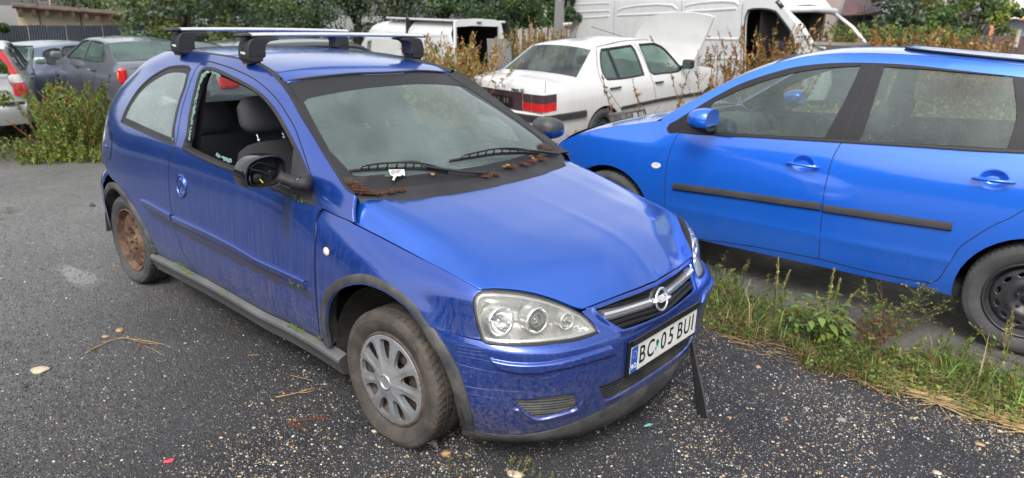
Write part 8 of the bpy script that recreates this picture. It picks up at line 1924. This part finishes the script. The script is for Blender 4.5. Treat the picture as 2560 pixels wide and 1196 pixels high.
blades('dead_grass', 9000, .015, .06, .0018, ('straw', 'rust', 'bark'), (.45, .3, .25), 'flattened dead grass along the edge of the verge', flat=1.6, lo=-.10, hi=.8)
X, Y, t = verge(15000, hi=.97); C_ = np.stack([X, Y, gh(X, Y)+rng.uniform(.006, .075, len(X))*(.5+.5*np.clip(1+patchnoise(X*3, Y*4), 0, 2))], 1); k = rng.uniform(0, 1, len(X)) < np.clip((X-.5)/1.0, .35, 1)
tag(leaves('herb_leaves', C_[k], rng.uniform(.010, .028, k.sum()), [LM['lime'], LM['yel'], LM['mid'], LM['rust']], rng.choice(4, k.sum(), p=(.3, .3, .28, .12)), None, 1.6, .5), 'small round leaves of creeping herbs in the verge', 'weeds', kind='stuff')
# straw bundles
b = MB()
def straws(pa, pb, n, spread, L_, r=.0016):
    A, B = gpt(*pa), gpt(*pb); d = B-A; d /= np.linalg.norm(d)
    for _ in range(n):
        c = A+(B-A)*rng.uniform()+np.append(rng.normal(0, spread, 2), 0); a = d*1.0+rng.normal(0, .30, 3)*[1, 1, .2]; a /= np.linalg.norm(a); l_ = rng.uniform(*L_)/2; z = float(gh(c[0], c[1]))+rng.uniform(.003, .02); c[2] = z; p0, p1 = c-a*l_, c+a*l_; p0[2] = max(p0[2], .004); p1[2] = max(p1[2], .004); b.tube([tuple(p0), tuple(c+[0, 0, .004]), tuple(p1)], r, 3, cap=False)
straws((2240, 975), (2560, 1062), 90, .022, (.10, .42)); straws((2300, 990), (2600, 1085), 60, .03, (.15, .45), .002); straws((1800, 838), (2060, 910), 40, .045, (.04, .14)); straws((2050, 915), (2240, 980), 30, .05, (.04, .14)); straws((2080, 905), (2320, 960), 60, .06, (.08, .3))
for _ in range(110):   # fan of straw by the tall plants
    c = gpt(2010, 872)+np.append(rng.normal(0, .012, 2), 0); a = rng.normal(-.9, .55); d = np.array([math.cos(a+.6), math.sin(a-.7), 0]); l_ = rng.uniform(.05, .13); b.tube([tuple(c+[0, 0, .03]), tuple(c+d*l_*.5+[0, 0, .028]), tuple(c+d*l_+[0, 0, .004])], .0016, 3, cap=False)
tag(b.build('straw', LM['straw'], None), 'tan dry straw lying along the edge of the verge', 'straw', kind='stuff')
# ---------------------------------------------------------------- single plants that stand out
def plant(root, tops, lab, kind='amaranth', name='pigweed_plant', stem='yel', seeds='seed', nleaf=6, lsz=.07, thick=.0035, spike=.35, wsp=.011, lmats=('lime', 'mid')):
    p = gpt(*root); dep = (p-CAM) @ FV; r = thing(name, lab, 'plant', tuple(p)); b = MB(); SC_ = []; SS = []; SD = []; LC = []; LS = []; LD = []
    for tp in tops:
        e = at(tp[0], tp[1], dep*(1+tp[2] if len(tp) > 2 else 1))-p; mid = e*.5+np.append(rng.normal(0, .012, 2), .02); P = crom([np.zeros(3), mid, e], 6); b.tube([tuple(q) for q in P], [thick*(1-.6*i/len(P)) for i in range(len(P))], 6); L_ = np.linalg.norm(e)
        Pn = np.array(P); m = int(420*spike*L_/.2)
        for _ in range(m):
            t = 1-spike*rng.uniform()**.9; c = np.array([np.interp(t*(len(Pn)-1), range(len(Pn)), Pn[:, k]) for k in range(3)]); w_ = wsp*(1.15-((t-(1-spike))/spike)**1.5*.85)*(.7+.5*math.sin(t*60)); SC_.append(c+rng.normal(0, w_*.55, 3)); SS.append(rng.uniform(.005, .010)); SD.append(e/L_)
        for k in range(nleaf):
            t = rng.uniform(.15, 1-spike*.6); c = np.array([np.interp(t*(len(Pn)-1), range(len(Pn)), Pn[:, q]) for q in range(3)]); a = rng.uniform(0, 6.28); d = np.array([math.cos(a), math.sin(a), rng.uniform(-.5, .35)]); s = lsz*rng.uniform(.45, 1.1); b.tube([tuple(c), tuple(c+d*s*.5)], [.0015, .001], 4, cap=False); LC.append(c+d*s*.9); LS.append(s); LD.append(d)
    b.build('stem', LM[stem], r, smooth=True); sh_ = leaves('seed_spike', np.array(SC_), np.array(SS), [LM[seeds], LM['olive']], rng.choice(2, len(SC_), p=(.8, .2)), r, 1.3, D=np.array(SD)*.5); sh_['kind'] = 'stuff'
    if LC:
        # broad leaves: ovate, folded along the rib, slightly drooping
        for c, s, d in zip(LC, LS, LD):
            d = d/np.linalg.norm(d); sd = np.cross(d, [0, 0, 1]); sd /= np.linalg.norm(sd)+1e-9; up = np.cross(sd, d); V = []; ws = (0, .32, .42, .36, .18, 0)
            for i, w_ in enumerate(ws):
                t = i/5-.5; q = c+d*s*t-up*s*.25*(t+.5)**2; V += [tuple(q-sd*s*w_*.62+up*s*w_*.22), tuple(q), tuple(q+sd*s*w_*.62+up*s*w_*.22)]
            F = []; 
            for i in range(5): F += [(i*3, i*3+1, i*3+4, i*3+3), (i*3+1, i*3+2, i*3+5, i*3+4)]
            mk('leaf', V, F, LM[lmats[rng.integers(len(lmats))]], r)
    return r
PG = 'flowering pigweed plants in the verge'
plant((1938, 812), [(1946, 642)], 'tallest thin pigweed with an upright seed spike, leftmost in the verge', nleaf=4, lsz=.035, wsp=.010, spike=.5)
plant((1962, 800), [(1976, 674)], 'slim pigweed leaning slightly beside the tallest one', nleaf=6, lsz=.045, wsp=.009, spike=.45)
plant((2052, 872), [(2086, 668), (2102, 695, -.01), (2080, 712, -.03), (2040, 728, -.02), (2010, 745)], 'bushy pigweed with broad lime leaves and several seed spikes', nleaf=9, lsz=.075, wsp=.010, spike=.33, thick=.0045)
plant((2075, 880), [(2130, 735), (2060, 760), (2120, 780), (2095, 750)], 'low leafy pigweed under the bushy one with yellowing leaves', nleaf=10, lsz=.065, wsp=.009, spike=.25, lmats=('lime', 'yel'))
plant((1985, 850), [(1990, 760), (1965, 775), (2010, 770)], 'short broad leaved herb at the foot of the tall pigweeds', nleaf=9, lsz=.05, wsp=.006, spike=.15)
plant((2090, 790), [(2215, 674, .02)], 'pigweed stem leaning far to the right with a pale seed spike', nleaf=8, lsz=.045, wsp=.009, spike=.35)
plant((2512, 905), [(2532, 775), (2520, 800, -.01)], 'yellow seeded plant in front of the rear tyre at the right edge', nleaf=5, lsz=.03, wsp=.012, spike=.6, lmats=('yel', 'olive'))
plant((2475, 880), [(2420, 805), (2452, 815)], 'small drooping seed stalk left of the yellow seeded plant', nleaf=3, lsz=.02, wsp=.006, spike=.5, lmats=('yel', 'olive'))
plant((1795, 745), [(1812, 672), (1838, 672)], 'thin herb beside the bumper corner of the blue hatchback', nleaf=8, lsz=.025, wsp=.005, spike=.2, lmats=('mid', 'olive'))
def bush(root, tops, lab, m1='olive', stem='bark', n=46, ls=.012, nm='wormwood_plant', br=9, bl=.4, lm=('olive', 'mid', 'seed')):
    p = gpt(*root); dep = (p-CAM) @ FV; r = thing(nm, lab, 'plant', tuple(p)); b = MB(); C_ = []; S_ = []; D_ = []
    for tp in tops:
        e = at(tp[0], tp[1], dep*(1+tp[2] if len(tp) > 2 else 1))-p; P = np.array(crom([np.zeros(3), e*.5+np.append(rng.normal(0, .01, 2), .01), e], 5)); b.tube([tuple(q) for q in P], [.003*(1-.7*i/len(P)) for i in range(len(P))], 5); L_ = np.linalg.norm(e); segs = [(P[len(P)//2], P[-1])]
        for k in range(br):
            t = rng.uniform(.2, .95); q = np.array([np.interp(t*(len(P)-1), range(len(P)), P[:, j]) for j in range(3)]); a = rng.uniform(0, 6.28); l_ = L_*bl*rng.uniform(.3, 1)*(1.15-t); e2 = q+np.array([math.cos(a)*l_, math.sin(a)*l_, l_*rng.uniform(.1, .7)]); b.tube([tuple(q), tuple((q+e2)/2+[0, 0, .006]), tuple(e2)], [.0014, .001, .0006], 4, cap=False); segs.append((q, e2))
        for q, e2 in segs:
            for _ in range(n): t = rng.uniform(.1, 1); C_.append(q+(e2-q)*t+rng.normal(0, .004, 3)); S_.append(ls*rng.uniform(.5, 1.4)); D_.append((e2-q)/(np.linalg.norm(e2-q)+1e-6)+rng.normal(0, .4, 3))
    b.build('stem', LM[stem], r, smooth=True); leaves('foliage', np.array(C_), np.array(S_), [LM[q] for q in lm], rng.choice(len(lm), len(C_)), r, 2.2, D=np.array(D_)); return r
bush((2200, 850), [(2160, 700), (2190, 740), (2230, 760), (2150, 760)], 'feathery grey-green wormwood left of the leaning red stem', stem='red')
bush((2210, 860), [(2190, 700), (2200, 690, .01)], 'single red stalk rising beside the wormwood', stem='red', n=10, br=4, bl=.25, lm=('red', 'olive'))
bush((2215, 845), [(2330, 700), (2400, 735), (2440, 748), (2350, 670), (2300, 720), (2270, 770), (2310, 800), (2340, 720, -.02)], 'wide wormwood branching to the right before the rear tyre', n=40)
bush((2175, 880), [(2120, 800), (2150, 790), (2250, 800), (2200, 780), (2290, 820)], 'low reddish herb with seeds under the wormwood', stem='red', lm=('red', 'rust', 'olive'), n=24)
bush((1890, 800), [(1860, 740), (1910, 745), (1930, 770), (1840, 760)], 'small dark green herb in the verge by the bumper corner', n=24, lm=('mid', 'lime', 'olive'))
r_ = [tuple(gpt(px, py)) for px, py in [(rng.uniform(1110, 1180), rng.uniform(1150, 1196)) for _ in range(7)]+[(rng.uniform(1275, 1400), rng.uniform(1165, 1210)) for _ in range(14)]]; stems('sprouts', r_, [rng.uniform(.02, .055) for _ in r_], 'tiny sprouts and dry seed heads at the bottom edge', mats=('yel',), leafm=('lime', 'rust', 'straw'), lw=(.35, .3, .35), nl=12, ls=.012, thick=.0012, br=3)
r_ = []
for _ in range(75):
    x = rng.uniform(-.1, 2.3); y = np.interp(x, nx_, ny1)+.08+rng.uniform(.15, 1)*(np.interp(x, nx_, ny2)-np.interp(x, nx_, ny1)-.05); r_.append((x, y, float(gh(x, y))))
stems('verge_weeds', r_, [rng.uniform(.07, .24) for _ in r_], 'mixed green and brown weeds standing up through the grass of the verge', mats=('yel',), leafm=('mid', 'lime', 'yel', 'rust', 'olive'), lw=(.28, .22, .2, .14, .16), nl=46, ls=.024, thick=.0018, br=6)
# ================================================================ fences and buildings
M['fencedk'] = mat('dark_blue_grey_sheet', (.035, .042, .055), .45, var=.15, vscale=2); M['cream'] = mat('cream_render', (.50, .42, .29), .85, var=.10, vscale=1.2, dirt=.35, dcol=(.30, .24, .17)); M['rustroof'] = mat('rusty_roof_edge', (.08, .055, .045), .8, var=.4, vscale=3, dirt=.6, dcol=(.20, .12, .07))
M['tilepurple'] = mat('weathered_purple_roof', (.12, .085, .095), .6, var=.25, vscale=3); M['tilered'] = mat('dark_red_metal_tile', (.10, .035, .042), .35, coat=.2, var=.3, vscale=2); M['render'] = mat('brown_render', (.20, .165, .15), .85, var=.15, vscale=1); M['renderlt'] = mat('pinkish_render', (.34, .28, .25), .85, var=.1, vscale=1)
M['wallwhite'] = mat('white_gable', (.55, .55, .54), .8, var=.05, vscale=1); M['wallgrey'] = mat('grey_panel_wall', (.24, .26, .31), .7, var=.1, vscale=1); M['brick'] = mat('orange_brick', (.42, .15, .07), .85, var=.2, vscale=4); M['fencebr'] = mat('brown_fence_sheet', (.085, .055, .05), .6, var=.2, vscale=2); M['darkglass'] = mat('dark_window', (.03, .035, .045), .15); M['post'] = mat('grey_post', (.25, .23, .21), .8, var=.2, vscale=3)
def wall3(name, pa, pb, da, db, ztop_px, m, par, th=.12, zb=-.3, ribs=0, loc=True):
    """upright wall from pixel column pa to pb; its top passes through the two given pixels"""
    A, B = at(*pa, da), at(*pb, db); d = B-A; d[2] = 0; n = np.array([-d[1], d[0], 0]); n /= np.linalg.norm(n); 
    if n @ (CAM-A) > 0: n = -n
    V = [(A[0], A[1], zb), (B[0], B[1], zb), tuple(B), tuple(A)]; V += [tuple(np.array(v)+n*th) for v in V]; return mk(name, V, [(0, 1, 2, 3), (7, 6, 5, 4), (0, 4, 5, 1), (1, 5, 6, 2), (2, 6, 7, 3), (3, 7, 4, 0)], m, par, smooth=False)
# black corrugated sheet fence
A, B = at(-80, 64, 17.0), at(470, 64, 19.0); A[2] = A[2]; fen = thing('sheet_fence', 'dark blue-grey corrugated sheet fence in front of the cream building', 'fence', (A[0], A[1], 0)); d = B-A; Lh = math.hypot(d[0], d[1]); ux, uy = d[0]/Lh, d[1]/Lh; nv_ = np.array([-uy, ux])
if nv_ @ (CAM[:2]-A[:2]) < 0: nv_ = -nv_
npan = 12; 
for i in range(npan):
    V = []; F = []; m_ = 28; s0, s1 = Lh*i/npan, Lh*(i+1)/npan-.012; zt_ = lambda s: A[2]+(B[2]-A[2])*s/Lh+((i % 2)*.008)
    for k in range(m_+1):
        s = s0+(s1-s0)*k/m_; o_ = .018*(1 if (k % 4) in (0, 1) else -1)+(i % 2)*.006
        for z in (.05, zt_(s)): V.append((ux*s+nv_[0]*o_, uy*s+nv_[1]*o_, z))
    for k in range(m_): F.append((k*2, k*2+1, k*2+3, k*2+2))
    mk('sheet_panel', V, F, M['fencedk'], fen, smooth=False)
for i in range(0, npan+1, 2): MB().box((ux*Lh*i/npan-nv_[0]*.06, uy*Lh*i/npan-nv_[1]*.06, A[2]/2), (.06, .06, A[2]-.05)).build('fence_post', M['post'], fen)
# cream building with rusty eaves
cb = thing('cream_building', 'long low cream rendered building with rusty eaves, top left', 'building', (0, 0, 0)); wl_ = wall3('wall', (40, 22), (480, 54), 22, 25, 0, M['cream'], cb, .3)
A, B = at(30, 16, 21.7), at(490, 50, 24.7); b = MB(); b.tube([tuple(A), tuple(B)], .075, 6); b.build('eaves', M['rustroof'], cb)
for i in range(15): t = (i+.5)/15; p = A+(B-A)*t; MB().box((p[0], p[1], p[2]-.14-.05*(i % 3 == 0)), (.12, .10, .16+.08*(i % 4 == 0))).build('rafter_end', M['rustroof'], cb)
n_ = np.cross([0, 0, 1], (B-A)/np.linalg.norm(B-A)); n_ = n_ if n_ @ (CAM-A) < 0 else -n_
mk('roof', [tuple(A), tuple(B), tuple(B+n_*4+[0, 0, .10]), tuple(A+n_*4+[0, 0, .10])], [(0, 1, 2, 3)], M['rustroof'], cb, smooth=False)
for i in range(4): t = (i+.6)/4.3; p = at(40+440*t, 60, 21.9+3*t); MB().box((p[0], p[1], 1.2), (.03, .03, 2.2)).build('wall_joint', M['rustroof'], cb)
hp = thing('purple_roof_house', 'weathered purple hipped roof behind the cream building at the top left', 'building', (0, 0, 0)); P = [at(85, 22, 30), at(190, 24, 32), at(165, 2, 34), at(110, -30, 34)]; Q = [p+n_*.4 for p in P]
mk('roof', [tuple(p) for p in P+Q], [(0, 1, 2, 3), (7, 6, 5, 4), (0, 4, 5, 1), (1, 5, 6, 2), (2, 6, 7, 3), (3, 7, 4, 0)], M['tilepurple'], hp, smooth=False)
b = MB(); b.tube([tuple(at(126, 16, 30)), tuple(at(126, -6, 30))], .05, 6); b.build('roof_pipe', M['post'], hp)
fw_ = thing('far_white_house', 'sliver of a far white and pale blue building between trees, top left', 'building', (0, 0, 0)); wall3('wall', (178, 18), (222, 26), 44, 44, 0, M['wallwhite'], fw_, .3); wall3('upper_wall', (172, -20), (210, -20), 52, 52, 0, mat('pale_blue_wall', (.28, .42, .55), .7), fw_, .3, zb=2)
fw2 = thing('far_white_house', 'pale building glimpsed through the thin tree beside the open van door', 'building', (0, 0, 0)); wall3('wall', (1300, 10), (1385, 20), 45, 45, 0, M['wallwhite'], fw2, .3)
# house with the dark red roof
hr_ = thing('red_roof_house', 'brown rendered house with dark red tiled roof beyond the big van', 'building', (0, 0, 0))
wall3('wall', (2075, 36), (2215, 36), 27, 29, 0, M['render'], hr_, .3); wall3('wall', (2030, -40), (2092, -40), 25.5, 26.3, 0, M['tilered'], hr_, .3, zb=2.2); ch = wall3('chimney_wall', (2078, -60), (2112, -60), 25.0, 25.4, 0, M['renderlt'], hr_, .5)
RP = [at(2100, 37, 25.6), at(2206, 31, 26.8), at(2218, -70, 30.5), at(2135, -70, 29.0)]
nt_ = 13
for i in range(nt_):
    t0, t1 = i/nt_, (i+.94)/nt_; a, c, e, f = RP[0]+(RP[1]-RP[0])*t0, RP[0]+(RP[1]-RP[0])*t1, RP[3]+(RP[2]-RP[3])*t1, RP[3]+(RP[2]-RP[3])*t0; up = np.array([0, 0, .05]); mid0, mid1 = (a+c)/2+up*1.6, (e+f)/2+up*1.6
    mk('roof_tile_row', [tuple(a), tuple(mid0), tuple(c), tuple(f), tuple(mid1), tuple(e)], [(0, 1, 4, 3), (1, 2, 5, 4)], M['tilered'], hr_)
b = MB(); b.tube([tuple(RP[0]-[0, 0, .03]), tuple(RP[1]-[0, 0, .03])], .06, 6); b.build('gutter', M['rustroof'], hr_)
wq = [at(2160, 50, 27.6), at(2188, 49, 28.0), at(2188, 75, 28.0), at(2160, 76, 27.6)]; tow = (CAM-wq[0])/np.linalg.norm(CAM-wq[0])*.08; mk('window', [tuple(p+tow) for p in wq], [(0, 1, 2, 3)], M['darkglass'], hr_, smooth=False)
wall3('wall', (2325, -40), (2385, -40), 33, 34, 0, M['renderlt'], hr_, .3)
# white gabled house at the right
hg = thing('white_gable_house', 'white gabled house with grey wall and orange brick pier, top right corner', 'building', (0, 0, 0))
P = [at(2468, 45, 24), at(2620, 50, 24), at(2620, -80, 24), at(2570, -50, 24)]; bk = (P[0]-CAM); bk[2] = 0; bk = bk/np.linalg.norm(bk)*.3
mk('gable_wall', [tuple(p) for p in P]+[tuple(p+bk) for p in P], [(0, 1, 2, 3), (7, 6, 5, 4), (0, 4, 5, 1), (1, 5, 6, 2), (2, 6, 7, 3), (3, 7, 4, 0)], M['wallwhite'], hg, smooth=False)
b = MB(); b.tube([tuple(at(2466, 42, 23.8)), tuple(at(2582, -62, 23.8))], .10, 5); b.build('verge_board', M['fencedk'], hg)
wall3('wall', (2492, 48), (2640, 50), 24.4, 24.6, 0, M['wallgrey'], hg, .3); wall3('shade_wall', (2452, 62), (2476, 62), 25.0, 25.0, 0, M['render'], hg, .3)  # second wall is a narrow one in brown render
for k, (y0, y1, x0, x1) in enumerate(((50, 56, 2474, 2486), (57, 63, 2476, 2487), (64, 70, 2475, 2486), (71, 77, 2476, 2484), (78, 84, 2473, 2483), (85, 91, 2472, 2482), (46, 50, 2512, 2528), (46, 50, 2548, 2575))):
    P = [at(x0, y1, 23.9), at(x1, y1, 23.9), at(x1, y0, 23.9), at(x0, y0, 23.9)]; mk('brick', [tuple(p) for p in P]+[tuple(p+bk*.5) for p in P], [(0, 1, 2, 3), (7, 6, 5, 4), (0, 4, 5, 1), (1, 5, 6, 2), (2, 6, 7, 3), (3, 7, 4, 0)], M['brick'], hg, smooth=False)
fb = thing('brown_fence', 'brown sheet fence in front of the white gabled house at the right', 'fence', (0, 0, 0))
for i in range(8): wall3('fence_panel', (2440+i*24, 89+i*.35), (2440+i*24+23.3, 89.3+i*.35), 20+(i % 2)*.03, 20+(i % 2)*.03, 0, M['fencebr'], fb, .04)
b = MB(); b.tube([tuple(at(2538, 120, 18.5)), tuple(at(2549, 76, 18.5))], .05, 6); b.build('fence_post', M['post'], fb)
fb2 = thing('brown_fence', 'dark board fence behind the rusty weeds, right of the big van', 'fence', (0, 0, 0))
for i in range(20): wall3('board', (2085+i*17.5, 86+(i*7 % 5)), (2085+i*17.5+16.5, 86+(i*7 % 5)), 20.5, 20.5, 0, M['fencebr'], fb2, .04)
fb3 = thing('board_fence', 'weathered board fence behind the weeds left of the open van door', 'fence', (0, 0, 0))
for i in range(26): wall3('board', (1290+i*5.2, 68+(i*5 % 7)), (1290+i*5.2+4.6, 68+(i*5 % 7)), 17.5, 17.5, 0, M['post'] if i % 3 else M['fencebr'], fb3, .03)
# the yard's other side: tree line and buildings behind the photographer, seen only in reflections and shade
def behind(a0, a1, n, rad, h, lab):
    A = rng.uniform(a0, a1, n); r = rad+rng.normal(0, 1.2, n); z = rng.uniform(0, 1, n)*h*(.75+.25*np.sin(A*9)); C_ = np.stack([CAM[0]+r*np.cos(A), CAM[1]+r*np.sin(A), z], 1)
    return tag(leaves('far_trees', C_, rng.uniform(.5, 1.1, n), [LM['dark'], LM['mid']], rng.integers(0, 2, n), None, 1.5), lab, 'trees', kind='stuff')
behind(R(-150), R(35), 9000, 16, 4.2, 'line of trees closing the yard behind the photographer')
behind(R(170), R(212), 2500, 24, 4.0, 'line of trees closing the yard on the far left')
